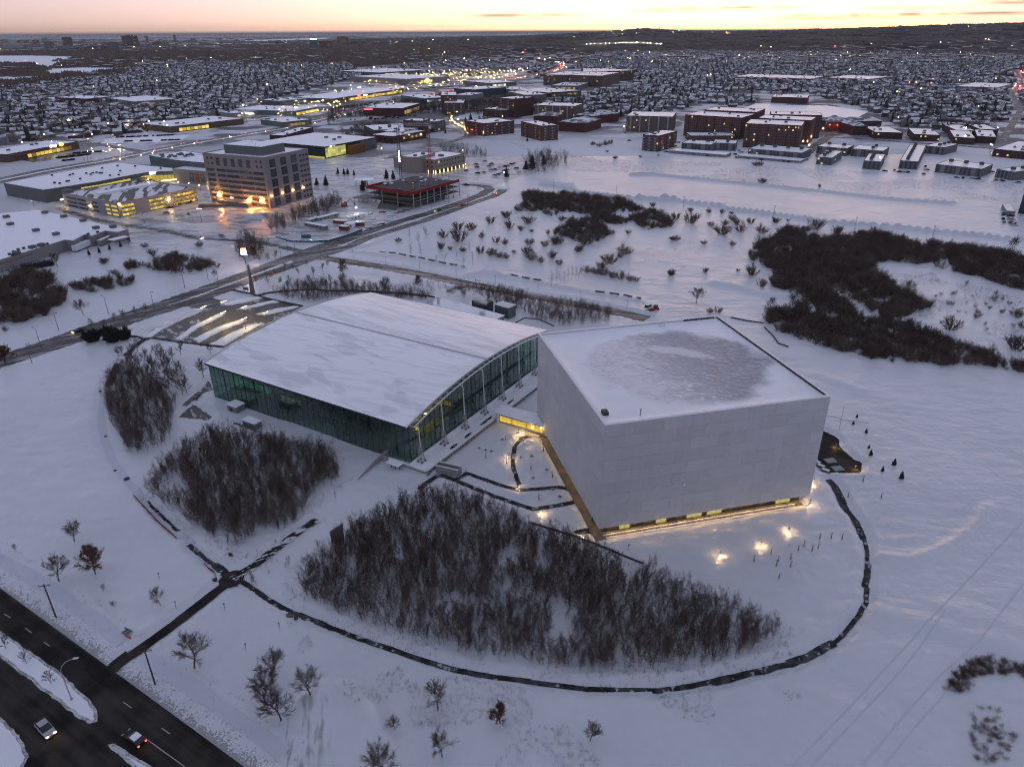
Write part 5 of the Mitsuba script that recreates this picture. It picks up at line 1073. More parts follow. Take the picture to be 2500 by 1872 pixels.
for i, q in enumerate([(32.1,551.7),(76.1,522.2)] + pl_):
    k = thing('field_pole', ['thin field pole nearest the boulevard end of the snow ridge', 'second thin field pole by the dark shrub bank', 'third thin field pole above the lone shrubs', 'fourth thin field pole along the snow ridge', 'fifth thin field pole above the right wood', 'sixth thin field pole by the tallest bare tree', 'last thin field pole at the right edge'][i], 'pole', 'poles along the field ridge'); z = hz(q)
    part(k, 'pole', MB().tube((*q, z - .3), (*q, z + 9.2), .13, .10, 6).mesh(), 'wood_pole')
    part(k, 'bracket', MB().box((*q, z + 8.9), (.9, .12, .3), (1, .3)).mesh(), 'lamp_metal')

# cars
def car_parts(L=4.6, W=1.82, snow=False, van=False):
    b = Polygon([(-L/2, .35), (-L/2 + .05, .78), (-L/2 + .5, .95), (L/2 - 1.25, .93), (L/2 - .35, .80), (L/2, .62), (L/2, .32)])
    top = 1.95 if van else 1.46
    c = Polygon([(-L/2 + .25, .92), (-L/2 + (.45 if van else .85), top), (L/2 - (1.9 if van else 2.25), top), (L/2 - 1.15, .92)])
    def ext_(p, w, inset=0.0):
        m = trimesh.creation.extrude_polygon(p, w, engine='earcut'); v = m.vertices.copy()
        y = v[:, 2] - w / 2; k = 1 - inset * np.clip((v[:, 1] - .9) / .5, 0, 1)
        return np.stack([v[:, 0], y * k, v[:, 1]], 1), m.faces[:, ::-1]
    body = ext_(b, W); cab = ext_(c, W - .12, .16)
    roofm = MB().box(((-L/2 + .85 + L/2 - 2.25) / 2 + (.0), 0, top + (.07 if snow else .015)), (L - 3.2 + (.6 if van else 0), W - .42, .16 if snow else .04)).mesh()
    wheels = [MB().tube((x, s * (W/2 - .16), .32), (x, s * (W/2 + .02), .32), .33, n=12).mesh() for x in (-L/2 + .85, L/2 - .85) for s in (-1, 1)]
    hl = [MB().box((L/2 - .02, s * .62, .66), (.12, .40, .18)).mesh() for s in (-1, 1)]
    tl = [MB().box((-L/2 + .02, s * .68, .78), (.10, .30, .22)).mesh() for s in (-1, 1)]
    return body, cab, roofm, wheels, hl, tl
CP = {k: [ply0(x, 35) if not isinstance(x, list) else [ply0(y, 35) for y in x] for x in car_parts(snow=(k == 'snow'), van=(k == 'van'), L=4.6 if k != 'van' else 5.0)] for k in ('plain', 'snow', 'van')}
def car(lab, q, deg, paint, kind='plain', head=None, tail=None, group=None, small=False, name='car', roofm=None, z=None):
    k = thing(name, lab, 'car' if kind != 'van' else 'van', group)
    m = M(q[0], q[1], (hz(q) if z is None else z) + .04, deg); body, cab, rf, wh, hl, tl = CP[kind]
    part(k, 'body', body, paint, at=m); part(k, 'cabin', cab, 'window_dark', at=m)
    part(k, 'roof', rf, 'snow_plain' if kind == 'snow' else (roofm or paint), at=m)
    if not small:
        for w in wh: part(k, 'wheel', w, 'tyre', at=m)
    for h_ in hl if (head is not None or not small) else []: part(k, 'headlight', h_, 'lit' if head is not None else 'white_metal', at=m, emit=head)
    for h_ in tl if (tail is not None or not small) else []: part(k, 'tail_light', h_, 'lit' if tail is not None else 'red_paint', at=m, emit=tail)
    return k
def heading(a, b): d = np.array(b) - np.array(a); return math.degrees(math.atan2(d[1], d[0]))
HL, TLc = (2.6, 1.7, .6), (.9, .04, .02)
car('silver car with glowing headlights on the avenue at the lower left', (-82.3,86.1), heading((-84.1,87.4), (-80.7,84.9)), 'silver_paint', head=HL)
car('black car with snowy roof and red tail lights on the avenue', (-65.7,84.0), heading((-64.4,83.3), (-67.1,84.9)), 'black_paint', 'snow', tail=TLc)
dirb = ang(bd)
car('dark car with a lit headlight on the boulevard by the evergreens', (-177.7,273.0), dirb + 180, 'black_paint', head=HL, small=True)
car('pale car driving along the side road below the garage', (-184.7,419.2), heading((-207.7,436.0), (-181.1,416.9)), 'white_paint', head=(4, 4, 3.6), small=True)
car('snow covered car parked beside the side road', (-172.7,422.1), heading((-207.7,436.0), (-181.1,416.9)), 'grey_paint', 'snow', small=True)
db2 = heading((-68.1,465.0), (-49.9,490.9))
car('car with bright headlights on the boulevard below the construction frame', (-49.8,489.0), db2 + 180, 'black_paint', head=HL, small=True)
car('dark red car on the boulevard below the construction frame', (-33.5,504.6), db2, 'red_paint', small=True)
car('car with an orange light at the boulevard bend', (-10.7,545.4), db2 + 20, 'white_paint', tail=(2.5, .5, .1), small=True)
car('dark car at the bend behind the construction frame', (-34.7,577.9), -10, 'black_paint', small=True)
car('second dark car at the bend behind the construction frame', (-24.0,569.3), -15, 'grey_paint', small=True)
car('white pickup style van beside the red loader at the end of the service road', (59.9,294.7), heading((56.9,290.7), (63.6,298.2)), 'white_paint', 'van', small=True)
paints = ['black_paint', 'grey_paint', 'black_paint', 'silver_paint', 'black_paint', 'red_paint', 'white_paint']
pd = heading((-17.2,642.3), (-2.8,674.1))
for i, q in enumerate([(-31.5,670.7),(-19.5,662.5),(-17.5,673.5),(-24.1,687.5),(-5.5,658.8),(-3.2,661.9),(-10.1,655.7),(-14.1,643.8),(-17.4,641.3),(0.5,671.7),(2.4,675.0),(-5.4,635.8),(-3.6,638.8),(-8.4,623.5),(-11.0,619.3),(-13.5,615.5),(-28.3,626.7),(-23.4,631.4),(-38.9,642.1),(-30.1,657.5),(7.1,628.9),(5.0,647.8)]):
    car('dark parked car in the snowy car park behind the construction site', q, pd + 78 + (i % 3) * 6, paints[i % 7], 'snow' if i % 3 == 0 else 'plain', small=True, group='cars parked behind the construction site', name='parked_car')
for i, q in enumerate([(-237.6,501.7),(-235.1,506.2),(-234.7,512.2),(-233.2,514.9),(-231.0,516.8),(-230.2,520.3),(-232.3,484.6),(-249.4,497.5),(-247.2,500.7),(-245.5,503.2),(-244.0,506.5),(-215.5,480.0)]):
    car('dark car parked along the lit side of the parking garage', q, 20 + (i % 3) * 40, paints[i % 5], 'plain', small=True, group='cars parked by the garage', name='parked_car')
for i, q in enumerate([(322.8,461.4),(317.7,452.5),(312.8,443.8),(310.4,438.4),(320.8,466.1),(313.9,454.8),(308.8,445.7)]):
    car('car parked in the small lot beside the dark teal building', q, -12 if i < 4 else 60, paints[i % 5], 'snow' if i % 2 else 'plain', small=True, group='cars by the teal building', name='parked_car')
for i, q in enumerate([(155.8,742.8),(178.3,723.3),(189.4,715.2),(196.6,711.8),(209.2,714.5),(213.7,701.8),(222.9,696.6),(228.0,694.0),(232.9,687.9),(244.7,682.7),(249.7,677.9),(272.5,682.9),(288.8,722.9),(229.5,746.6),(218.8,723.7),(228.6,736.5),(130.8,824.6),(135.7,889.9),(181.5,807.8),(172.1,781.2),(254.0,673.8),(290.4,702.0)]):
    car('car parked on the snow in front of the brick apartment towers', q, (i * 47) % 180, paints[i % 6], 'snow' if i % 3 == 0 else 'plain', small=True, group='cars by the apartment towers', name='parked_car')
for i, q in enumerate([(318.7,625.2),(328.2,628.4),(328.5,620.9),(331.5,619.8),(335.4,619.7),(343.4,609.8),(356.5,629.9),(361.3,592.5),(365.8,591.4),(370.8,588.6),(374.2,585.8),(386.8,581.9),(390.1,579.2),(397.1,570.8),(294.4,711.2),(271.6,681.7),(402.7,628.3),(409.9,638.3),(364.9,647.7),(405.5,618.3)]):
    car('car parked by the townhouses at the far side of the field', q, (i * 53) % 180, paints[i % 6], 'snow' if i % 3 == 0 else 'plain', small=True, group='cars by the townhouses', name='parked_car')

ld = thing('snow_loader', 'small red loader clearing snow at the end of the service road', 'loader')
q = np.array((62.3,293.1)); d = unit(np.array((56.9,290.7)) - q)
part(ld, 'body', MB().box((*q, 1.1), (3.4, 1.6, 1.0), d).mesh(), 'red_paint'); part(ld, 'cab', MB().box((*(q - d * .3), 2.2), (1.4, 1.4, 1.3), d).mesh(), 'window_dark')
part(ld, 'bucket', MB().box((*(q + d * 2.6), .6), (.9, 2.3, 1.0), d).mesh(), 'dark_metal')
for a in (-1.1, 1.1):
    for b in (-.8, .8):
        c = q + d * a + np.array([-d[1], d[0]]) * b; e = np.array([-d[1], d[0]]) * .2
        part(ld, 'wheel', MB().tube((*(c - e), .6), (*(c + e), .6), .6, n=10).mesh(), 'tyre')

# flags and sign pylon
cl = {'red': 'red_paint', 'yellow': None}
mat('flag_yellow', (.55, .36, .08), .7, .2, two=True); mat('flag_green', (.14, .28, .14), .7, .2, two=True); mat('flag_red', (.45, .03, .03), .7, .2, two=True); mat('flag_white', (.6, .6, .6), .7, .2, two=True); mat('flag_blue', (.10, .18, .28), .7, .2, two=True); mat('flag_teal', (.08, .20, .19), .7, .2, two=True)
for q, cs, lab in [((-108.6,314.9), ('flag_red', 'flag_yellow', 'flag_red'), 'flagpole with a red and yellow flag'), ((-103.2,309.2), ('flag_yellow', 'flag_green'), 'flagpole with a yellow and green flag'), ((-98.9,305.4), ('flag_teal', 'flag_teal'), 'flagpole with a hanging teal flag'), ((-94.5,305.3), ('flag_blue', 'flag_white', 'flag_red', 'flag_blue'), 'nearest flagpole with a white red and blue flag')]:
    k = thing('flagpole', lab + ' left of the arched roof', 'flagpole'); z = hz(q)
    part(k, 'pole', MB().tube((*q, z), (*q, z + 11.5), .09, .05, 6).mesh(), 'white_metal')
    for j, c in enumerate(cs):
        w = 1.5 / len(cs) if len(cs) > 2 else 1.1; m = MB()
        for s in range(4):
            x0, x1 = -.08 - s * .38, -.08 - (s + 1) * .38
            y0, y1 = .18 * math.sin(s * 1.7 + j * .4), .18 * math.sin((s + 1) * 1.7 + j * .4)
            zt = z + 11.3 - j * w - s * .22
            m.add([[q[0] + x0, q[1] + y0, zt], [q[0] + x0, q[1] + y0, zt - w], [q[0] + x1, q[1] + y1, zt - w - .22], [q[0] + x1, q[1] + y1, zt - .22]], [[0, 1, 2, 3]])
        part(k, 'flag', m.mesh(), c)
k = thing('sign_pylon', 'tall tapering concrete pylon beside the car park', 'pylon')
q = np.array((-121.1,319.4))
part(k, 'shaft', MB().tube((*q, 0), (*q, 6.0), 1.25, 1.0, 4).tube((*q, 6.0), (*q, 14.0), .8, .45, 4).mesh(), 'concrete_dark'); part(k, 'board', MB().box((*(q + [-3.2, .6]), 2.4), (2.6, .25, 1.3), (1, -.2)).mesh(), 'blue_sheet')
part(k, 'post', MB().tube((*(q + [-4.2, .8]), 0), (*(q + [-4.2, .8]), 2.2), .08, n=5).tube((*(q + [-2.4, .5]), 0), (*(q + [-2.4, .5]), 2.2), .08, n=5).mesh(), 'lamp_metal')
k = thing('lit_sign', 'glowing red and white sign on a thin post across the boulevard', 'lit sign')
q = np.array((-137.0,358.5))
part(k, 'post', MB().tube((*q, 0), (*q, 7.2), .16, n=6).mesh(), 'lamp_metal')
part(k, 'red_panel', MB().box((*q, 10.4), (2.6, .5, 1.1)).mesh(), 'lit', emit=(2.2, .22, .08)); part(k, 'white_panel', MB().box((*q, 8.6), (2.9, .5, 2.4)).mesh(), 'lit', emit=(2.6, 2.2, 1.9), weight=.5)

# sign walls, snow fences, debris
for b, t, w, lab, hh in [((-41.9,137.1), (-42.1,138.7), 3.2, 'tall leaning dark concrete sign slab at the left tip of the large thicket', 4.4), ((-44.8,122.5), None, 2.6, 'low dark sign slab among the left edge of the large thicket', 1.9)]:
    k = thing('sign_slab', lab, 'sign slab'); b = np.array(b); d = unit((.8, .6))
    n_ = np.array([-d[1], d[0]]) * .2
    V = [[*(b - d * w/2 - n_), 0], [*(b + d * w/2 - n_), 0], [*(b + d * w/2 - n_), hh + .5], [*(b - d * w/2 - n_), hh - .3], [*(b - d * w/2 + n_), 0], [*(b + d * w/2 + n_), 0], [*(b + d * w/2 + n_), hh + .5], [*(b - d * w/2 + n_), hh - .3]]
    part(k, 'slab', (V, [[0, 1, 2, 3], [5, 4, 7, 6], [3, 2, 6, 7], [4, 0, 3, 7], [1, 5, 6, 2]]), 'concrete_dark')
    part(k, 'coping', MB().tube((*(b - d * w/2), hh - .27), (*(b + d * w/2), hh + .53), .24, n=4).mesh(), 'concrete_dark')
mat('fence_red', (.16, .045, .045), .8, .2)
def fence(lab, pts, h=.9):
    k = thing('snow_fence', lab, 'snow fence'); m = MB(); seg = LineString(pts).segmentize(2.0).coords
    for a, b in zip(seg[:-1], seg[1:]):
        za, zb = hz(a), hz(b); m.add([[*a, za - .1], [*b, zb - .1], [*b, zb + h], [*a, za + h], [a[0] + .05, a[1] + .03, za - .1], [b[0] + .05, b[1] + .03, zb - .1], [b[0] + .05, b[1] + .03, zb + h], [a[0] + .05, a[1] + .03, za + h]], [[0, 1, 2, 3], [5, 4, 7, 6], [3, 2, 6, 7]])
    part(k, 'mesh_panel', m.mesh(), 'fence_red')
    for a in list(seg)[::2]: part(k, 'stake', MB().tube((*a, hz(a) - .2), (*a, hz(a) + h + .2), .035, n=4).mesh(), 'wood_pole')
fence('long thin red snow fence along the left edge of the path', [(-100.1,156.6),(-95.0,151.3),(-90.0,146.3),(-85.9,142.6),(-81.2,138.5)], .55)
fence('short curved red snow fence above the driveway crossing', [(-71.0,129.4),(-69.6,127.9),(-67.8,126.5),(-66.6,124.8)], .55)
k = thing('marker_box', 'small dark box at the end of the short red snow fence', 'box'); q = (-66.4,123.7); part(k, 'box', MB().box((*q, hz(q) + .4), (.9, .5, .7), (1, .4)).mesh(), 'dark_metal'); part(k, 'leg', MB().box((*q, hz(q)), (.1, .1, .6)).mesh(), 'dark_metal')
for q, lab, c in [((-71.4,115.0), 'red marker post left of the driveway', 'fence_red'), ((-61.0,114.6), 'thin dark marker post right of the driveway', 'dark_metal'), ((-47.9,109.2), 'thin dark marker post below the walking path', 'dark_metal'), ((-53.0,103.8), 'thin leaning stake on the lawn above the tree cluster', 'wood_pole'), ((-79.1,124.3), 'thin stake on the snow left of the crossing', 'wood_pole'), ((-46.5,154.8), 'short red marker post between the thickets', 'fence_red'), ((27.0,133.2), 'small dark sign post on the snow in front of the grey block', 'dark_metal')]:
    k = thing('marker_post', lab, 'post'); z = hz(q); part(k, 'stake', MB().tube((*q, z - .2), (q[0] + .1, q[1], z + 1.7), .05, n=5).mesh(), c); part(k, 'plate', MB().box((q[0] + .1, q[1], z + 1.65), (.3, .06, .35)).mesh(), c)
k = thing('barricade', 'fallen striped barricade with red foot on the snow beside the driveway', 'barricade'); q = np.array((-78.3,107.9)); d = unit(np.array((-76.8,107.3)) - np.array((-79.7,108.8))); z = hz(q)
for i in range(5): part(k, 'board', MB().box((*(q + d * (i - 2) * .45), z + .25 + .05 * i), (.22, 1.3, .10), d).mesh(), 'dark_metal' if i % 2 else 'grey_paint')
part(k, 'foot', MB().box((*(q + d * .5 + [.25, -.9]), z + .3), (1.9, .2, .3), d).mesh(), 'red_paint'); part(k, 'rail', MB().box((*(q + [-.1, .7]), z + .4), (2.4, .12, .12), d).mesh(), 'dark_metal')
k = thing('culvert_drum', 'dark drum shaped object beside rocks below the walking path', 'drum'); q = np.array((-45.6,111.9)); z = hz(q)
part(k, 'drum', MB().tube((*q, z + .35), (q[0] + .7, q[1] + .3, z + .35), .55, n=14).mesh(), 'dark_metal', 40); part(k, 'hollow', MB().tube((q[0] - .02, q[1] - .01, z + .35), (q[0] - .04, q[1] - .02, z + .35), .35, n=12).mesh(), 'silver_paint')
for i, q in enumerate([(-47.3,113.1),(-46.7,112.8),(-46.3,112.5),(-46.9,112.5)]):
    k = thing('rock', 'dark rock beside the drum below the walking path', 'rock', 'rocks beside the drum'); s_ = trimesh.creation.icosphere(2, .38); v = s_.vertices * (1 + .5 * (meshkit.noise(s_.vertices * 3 + i * 9)[:, None] - .5)); put(k, (v + [q[0], q[1], hz(q) + .15], s_.faces), 'concrete_dark', 30)
for i, q in enumerate([(-105.8,164.7),(-123.5,188.1),(-82.4,142.1),(-140.3,217.6),(-111.1,168.9)]):
    k = thing('debris', ['dark snowy lump beside the upper path curve', 'small dark lump by the left curve of the path', 'dark leafy lump by the red fence', 'dark scrap on the snow left of the thicket', 'small dark post stub by the left curve'][i], 'debris'); s_ = trimesh.creation.icosphere(2, .75 if i == 0 else .4); v = s_.vertices * (1 + .7 * (meshkit.noise(s_.vertices * 3 + i * 5)[:, None] - .5)) * [1, 1, .6]; put(k, (v + [q[0], q[1], hz(q) + .1], s_.faces), 'dark_metal', 30)
k = thing('brick_rack', 'long stack of snowy pallets at the edge of the hall yard', 'pallet stack'); a, b = np.array((-107.1,207.5)), np.array((-105.9,215.8))
for i in range(7): q = a + (b - a) * i / 6; part(k, 'pallet', MB().box((*q, .55), (1.1, 1.4, .7 + .1 * (i % 2)), b - a).mesh(), 'concrete_dark' if i % 2 else 'siding')
for i, q in enumerate([(85.6,170.4),(86.0,168.5),(86.4,166.3)]):
    k = thing('bollard_block', 'low dark block in the row right of the grey block', 'block', 'blocks right of the grey block'); part(k, 'block', MB().box((*q, .45), (2.2, 1.0, .9), (1, -.9)).mesh(), 'concrete_dark'); part(k, 'snow_cap', MB().box((*q, .96), (1.9, .8, .14), (1, -.9)).mesh(), 'snow_plain')
for i, q in enumerate([(90.1,171.9),(90.5,167.9)]):
    k = thing('yard_plate', ['farther pale snowy plate on the dark yard', 'nearer pale snowy plate on the dark yard'][i], 'plate'); put(k, MB().box((*q, .2), (3.0, 2.2, .3), (1, .2)).mesh(), 'grey_paint')
pol = thing('yard_pole', 'thin pole with wire rail on the snow right of the grey block', 'pole'); q = (99.5,188.9); part(pol, 'pole', MB().tube((*q, 0), (*q, 8.2), .07, n=6).mesh(), 'steel'); part(pol, 'wire', MB().path([(*(98.7,197.1), 1.0), (*(103.2,193.9), 1.0), (*(109.8,191.8), 1.0)], .05).mesh(), 'dark_metal')

for lab, pts, h in [('low dark wall along the lower edge of the car park', [(-153.0,265.9),(-147.4,264.7),(-130.6,260.8),(-112.1,255.9)], .7), ('low dark wall from the sign pylon along the upper edge of the car park', [(-132.8,324.0),(-117.3,315.0),(-105.0,307.7),(-93.0,301.3)], .8), ('low dark hedge line curving from the pylon behind the arched roof', [(-117.6,315.9),(-107.8,320.2),(-93.0,322.8)] + [(-86.3,320.4),(-71.5,320.2),(-48.8,316.4),(-35.2,311.8)], .8),
        ('low dark fence line on the snow behind the far corner of the grey block', [(92.5,282.9),(97.7,279.3),(104.3,276.4)], .5), ('bent low dark fence line between the grey block and the right wood', [(103.2,271.8),(103.7,263.5),(103.2,254.2),(105.6,250.8)], .5), ('thin dark wall along the top edge of the large thicket', [(4.5,143.7),(14.7,138.3),(24.0,132.4),(29.8,128.4)], .46),
        ('broken line of dark stakes beside the service road near the junction', [(-72.7,386.3),(-54.8,375.9),(-44.0,369.2),(-24.0,356.2)], .4), ('broken line of dark stakes along the middle of the service road', [(-0.5,341.9),(7.2,336.3),(16.2,331.3)], .4), ('broken line of dark stakes near the end of the service road', [(38.9,315.9),(49.1,310.7),(58.4,305.9)], .4)]:
    k = thing('low_wall', lab, 'wall' if h > .45 else 'fence'); m = MB(); c = list(LineString(pts).segmentize(2.5).coords)
    for i, (a, b) in enumerate(zip(c[:-1], c[1:])):
        if h < .45 and i % 3 == 2: continue
        a, b = np.array(a), np.array(b); m.box((*((a + b) / 2), (hz(a) + hz(b)) / 2 + h / 2 - .15), (np.linalg.norm(b - a) + .05, .25, h + .3), b - a)
    part(k, 'wall', m.mesh(), 'siding_dark')
# the walker
def person(label, q, deg):
    import manifold3d as m3
    J = {'hipL': (0.02, .10, .92, .11), 'hipR': (0.02, -.10, .92, .11), 'kneeL': (.16, .11, .50, .075), 'kneeR': (-.02, -.11, .49, .075), 'footL': (.10, .11, .09, .055), 'footR': (-.30, -.11, .13, .055), 'toeL': (.28, .12, .05, .045), 'toeR': (-.14, -.12, .05, .045),
         'chest': (.05, 0, 1.30, .17), 'belly': (.03, 0, 1.05, .16), 'shL': (.05, .20, 1.42, .085), 'shR': (.05, -.20, 1.42, .085), 'elL': (-.10, .27, 1.15, .065), 'elR': (.16, -.27, 1.15, .065), 'haL': (.0, .25, .90, .05), 'haR': (.34, -.23, .98, .05), 'neck': (.07, 0, 1.50, .065), 'head': (.09, 0, 1.66, .105), 'crown': (.08, 0, 1.71, .10)}
    def sp(n): x, y, z, r = J[n]; return m3.Manifold.sphere(r, 14).translate((x, y, z))
    def bone(a, b): return m3.Manifold.batch_hull([sp(a), sp(b)])
    legs = sum((bone(a, b) for a, b in (('hipL', 'kneeL'), ('kneeL', 'footL'), ('footL', 'toeL'), ('hipR', 'kneeR'), ('kneeR', 'footR'), ('footR', 'toeR'), ('hipL', 'hipR'), ('hipL', 'belly'), ('hipR', 'belly'), ('belly', 'chest'), ('chest', 'shL'), ('chest', 'shR'), ('shL', 'shR'), ('shL', 'elL'), ('elL', 'haL'), ('shR', 'elR'), ('elR', 'haR'), ('chest', 'neck'), ('neck', 'head'), ('head', 'crown'))), m3.Manifold())
    k = thing('person', label, 'person'); at = M(*q, hz(q) + .02, deg)
    part(k, 'body', ply0(legs, 50), 'black_paint', at=at)
    coat = m3.Manifold.batch_hull([sp('shL'), sp('shR'), m3.Manifold.sphere(.24, 14).scale((.8, 1, .5)).translate((.03, 0, .86))]).scale((1.04, 1.04, 1.0))
    part(k, 'coat', ply0(coat, 50), 'black_paint', at=at)
    part(k, 'hat', ply0(m3.Manifold.sphere(.12, 14).scale((1, 1, .75)).translate((.08, 0, 1.73)), 50), 'dark_metal', at=at)
person('person in dark winter clothes walking beside the top edge of the large thicket', (23.2,131.8), 200)
person('person in dark clothes standing at the front left corner of the grey block', (19.8,144.2), 120)
# faint ski and foot tracks pressed into the lawn
dif('pressed_snow', (0.60, 0.61, 0.66))
def tracks(lab, pts, w=.28, m='pressed_snow'):
    k = numbered('snow_track'); labels[k] = {'label': lab, 'kind': 'structure'}
    c = np.array(LineString(pts).segmentize(1.0).coords); t = np.gradient(c, axis=0); t /= np.linalg.norm(t, axis=1)[:, None]; n_ = np.stack([-t[:, 1], t[:, 0]], 1) * w / 2
    cols = np.linspace(-1, 1, max(2, int(w / .5))); n = len(c); rowsV = []
    for f in cols: e = c - n_ * f; rowsV.append(np.column_stack([e, hgt(e[:, 0], e[:, 1]) + .05]))
    put(k, (np.vstack(rowsV), [[j * n + i, (j + 1) * n + i, (j + 1) * n + i + 1, j * n + i + 1] for j in range(len(cols) - 1) for i in range(n - 1)]), m, True)
for i, p in enumerate([[(46.1,78.2),(59.3,88.5),(76.0,102.3),(98.3,120.7),(126.1,143.2)], [(49.3,78.2),(60.6,87.0),(76.1,99.6),(90.1,112.7)], [(61.2,78.1),(69.8,85.1),(80.0,93.0)], [(57.6,78.1),(68.5,87.0),(80.6,96.6),(92.9,104.9),(111.9,121.1)]]):
    tracks(['long straight track across the right lawn', 'second straight track across the right lawn', 'straight track near the bottom right hollow', 'far straight track across the right lawn'][i], p, .22)
tracks('wheel track along the avenue verge', [(-118.0,129.2),(-100.5,118.8),(-90.1,112.8),(-77.7,104.6)], .3); tracks('wheel track along the avenue verge right of the driveway', [(-73.7,101.7),(-65.7,96.8),(-53.5,89.3),(-42.3,81.9),(-38.6,79.1)], .3)
mat('packed_snow', (.54, .56, .62), .45, .4)
tracks('smooth snow covered sidewalk left of the driveway along the avenue', [(-122.9,133.2),(-110.7,126.6),(-99.4,120.1),(-87.9,112.6),(-78.0,105.5)], 3.0, 'packed_snow'); tracks('smooth snow covered sidewalk right of the driveway along the avenue', [(-72.8,102.5),(-66.5,98.6),(-58.3,93.9),(-49.5,88.1),(-39.2,81.1)], 2.8, 'packed_snow')
tracks('smooth snowed over path curving round the left thicket', [(-146.1,241.2),(-140.1,223.2),(-136.7,213.1),(-131.4,200.7),(-122.9,185.9),(-114.4,174.2),(-105.8,164.3),(-98.2,156.6),(-89.7,148.1),(-79.1,138.6),(-70.3,130.4)], 2.2, 'packed_snow')
rgf = np.random.default_rng(5)
def prints(key, lab, paths):
    m = MB()
    for p in paths:
        c = np.array(LineString(p).segmentize(.75).coords)
        for i, (x, y) in enumerate(c):
            x, y = x + rgf.normal() * .15, y + rgf.normal() * .15
            m.box((x, y, float(hz((x, y))) + .0), (.34, .16, .07), (1, .5))
    put(key, m.mesh(), 'pressed_snow'); labels[key] = {'label': lab, 'kind': 'stuff', 'category': 'footprints'}
prints('footprints', 'trails of footprints over the snow right of the grey block', [[(78.5,150.4),(81.2,156.7),(83.6,161.7)], [(87.9,152.6),(91.3,156.6),(92.2,159.9),(91.3,163.3)], [(89.3,140.1),(93.2,142.8),(95.1,145.0)], [(89.2,139.0),(93.7,141.1),(95.5,140.7)], [(92.2,138.0),(93.4,135.3),(99.9,135.6),(103.7,137.9),(105.9,141.0),(102.5,143.8)], [(94.4,147.2),(90.4,144.3),(87.9,145.8)], [(103.5,150.1),(108.4,148.2),(112.5,145.0)], [(59.7,99.3),(60.9,96.4),(63.1,93.5),(64.8,89.2),(66.4,86.6),(67.1,82.4),(69.6,80.7)]])

# ================================================================ buildings beyond the boulevard
BLOCKS = []
wrg = np.random.default_rng(99)
def rect(n, b, c):
    n, b, c = (np.array(q, float) for q in (n, b, c))
    u = unit(b - n); lu = np.linalg.norm(b - n); v = c - n; v = v - u * (v @ u); lv = np.linalg.norm(v)
    return n, u, lu, v / lv, lv
def windows(parent, n, u, lu, v, lv, z0, fl, fh, bays, w, h, lit=.04, m='window_dark', name='window', each=False, faces=(0, 1), litc=(.10, .068, .026), glow=1.0):
    dark, on = MB(), MB(); non = 0
    for f in faces:
        d, L, out = ((u, lu, -v), (v, lv, -u))[f]
        nb = bays[f]
        if nb == 0: continue
        for i in range(nb):
            for j in range(fl):
                c = n + d * L * (i + .5) / nb; ww = min(w, L / nb * .8)
                z = z0 + fh * (j + .5)
                is_on = wrg.random() < lit
                pl = np.array([*(c + out * .0), z])
                if each:
                    part(parent, name, MB().box(pl, (ww, .24, h), d).mesh(), 'lit' if is_on else m, emit=np.array(litc) * glow if is_on else None)
                else: (on if is_on else dark).box(pl, (ww, .24, h), d); non += is_on
    if not each:
        if dark.n: part(parent, name, dark.mesh(), m, kind='stuff')
        if on.n: part(parent, 'lit_' + name, on.mesh(), 'lit', emit=np.array(litc) * glow, kind='stuff')
def bld(name, label, n, b, c, h, wall='brick', cat='building', fl=0, bays=(0, 0), w=1.5, wh=1.5, lit=.04, units=0, roofm='snow_plain', par=.5, group=None, z0=1.0, wm='window_dark', each=False, wname='window', glow=1.0, faces=(0, 1)):
    n, u, lu, v, lv = rect(n, b, c)
    k = thing(name, label, cat, group)
    ctr = n + u * lu / 2 + v * lv / 2
    BLOCKS.append(Polygon([n, n + u * lu, n + u * lu + v * lv, n + v * lv]))
    part(k, 'wall', MB().box((*ctr, h / 2), (lu, lv, h), u).mesh(), wall)
    m = MB().box((*ctr, h + .14), (lu - .9, lv - .9, .3), u)
    part(k, 'roof', m.mesh(), roofm)
    if par:
        for s in (-1, 1):
            part(k, 'parapet', MB().box((*(ctr + v * s * (lv / 2 - .2)), h + par / 2), (lu, .4, par), u).mesh(), wall)
            part(k, 'parapet', MB().box((*(ctr + u * s * (lu / 2 - .2)), h + par / 2), (.4, lv - .8, par), u).mesh(), wall)
    for i in range(units):
        q = ctr + u * lu * wrg.uniform(-.42, .42) + v * lv * wrg.uniform(-.40, .40); s = wrg.uniform(1.4, 3.4, 2)
        part(k, 'roof_unit', MB().box((*q, h + .95), (s[0], s[1], 1.5), u).mesh(), 'steelgrey')
    if fl: windows(k, n, u, lu, v, lv, z0, fl, (h - z0 - .3) / fl, bays, w, wh, lit, wm, wname, each, faces, glow=glow)
    return k, n, u, lu, v, lv
def lamp(parent, q, z, c=(1, .42, .10), p=6.0, r=.35, weight=.6):
    return part(parent, 'wall_lamp', MB().box((q[0], q[1], z), (r * 1.6, r * 1.6, r)).mesh(), 'lit', emit=np.array(c) * p, weight=weight)

# office tower
k, n, u, lu, v, lv = bld('office_tower', 'nine storey pinkish grey office tower with ribbon windows and orange lamps at its foot', (-165.2,495.3), (-146.0,536.4), (-212.2,523.9), 34.0, 'pinkish', units=0, par=.8)
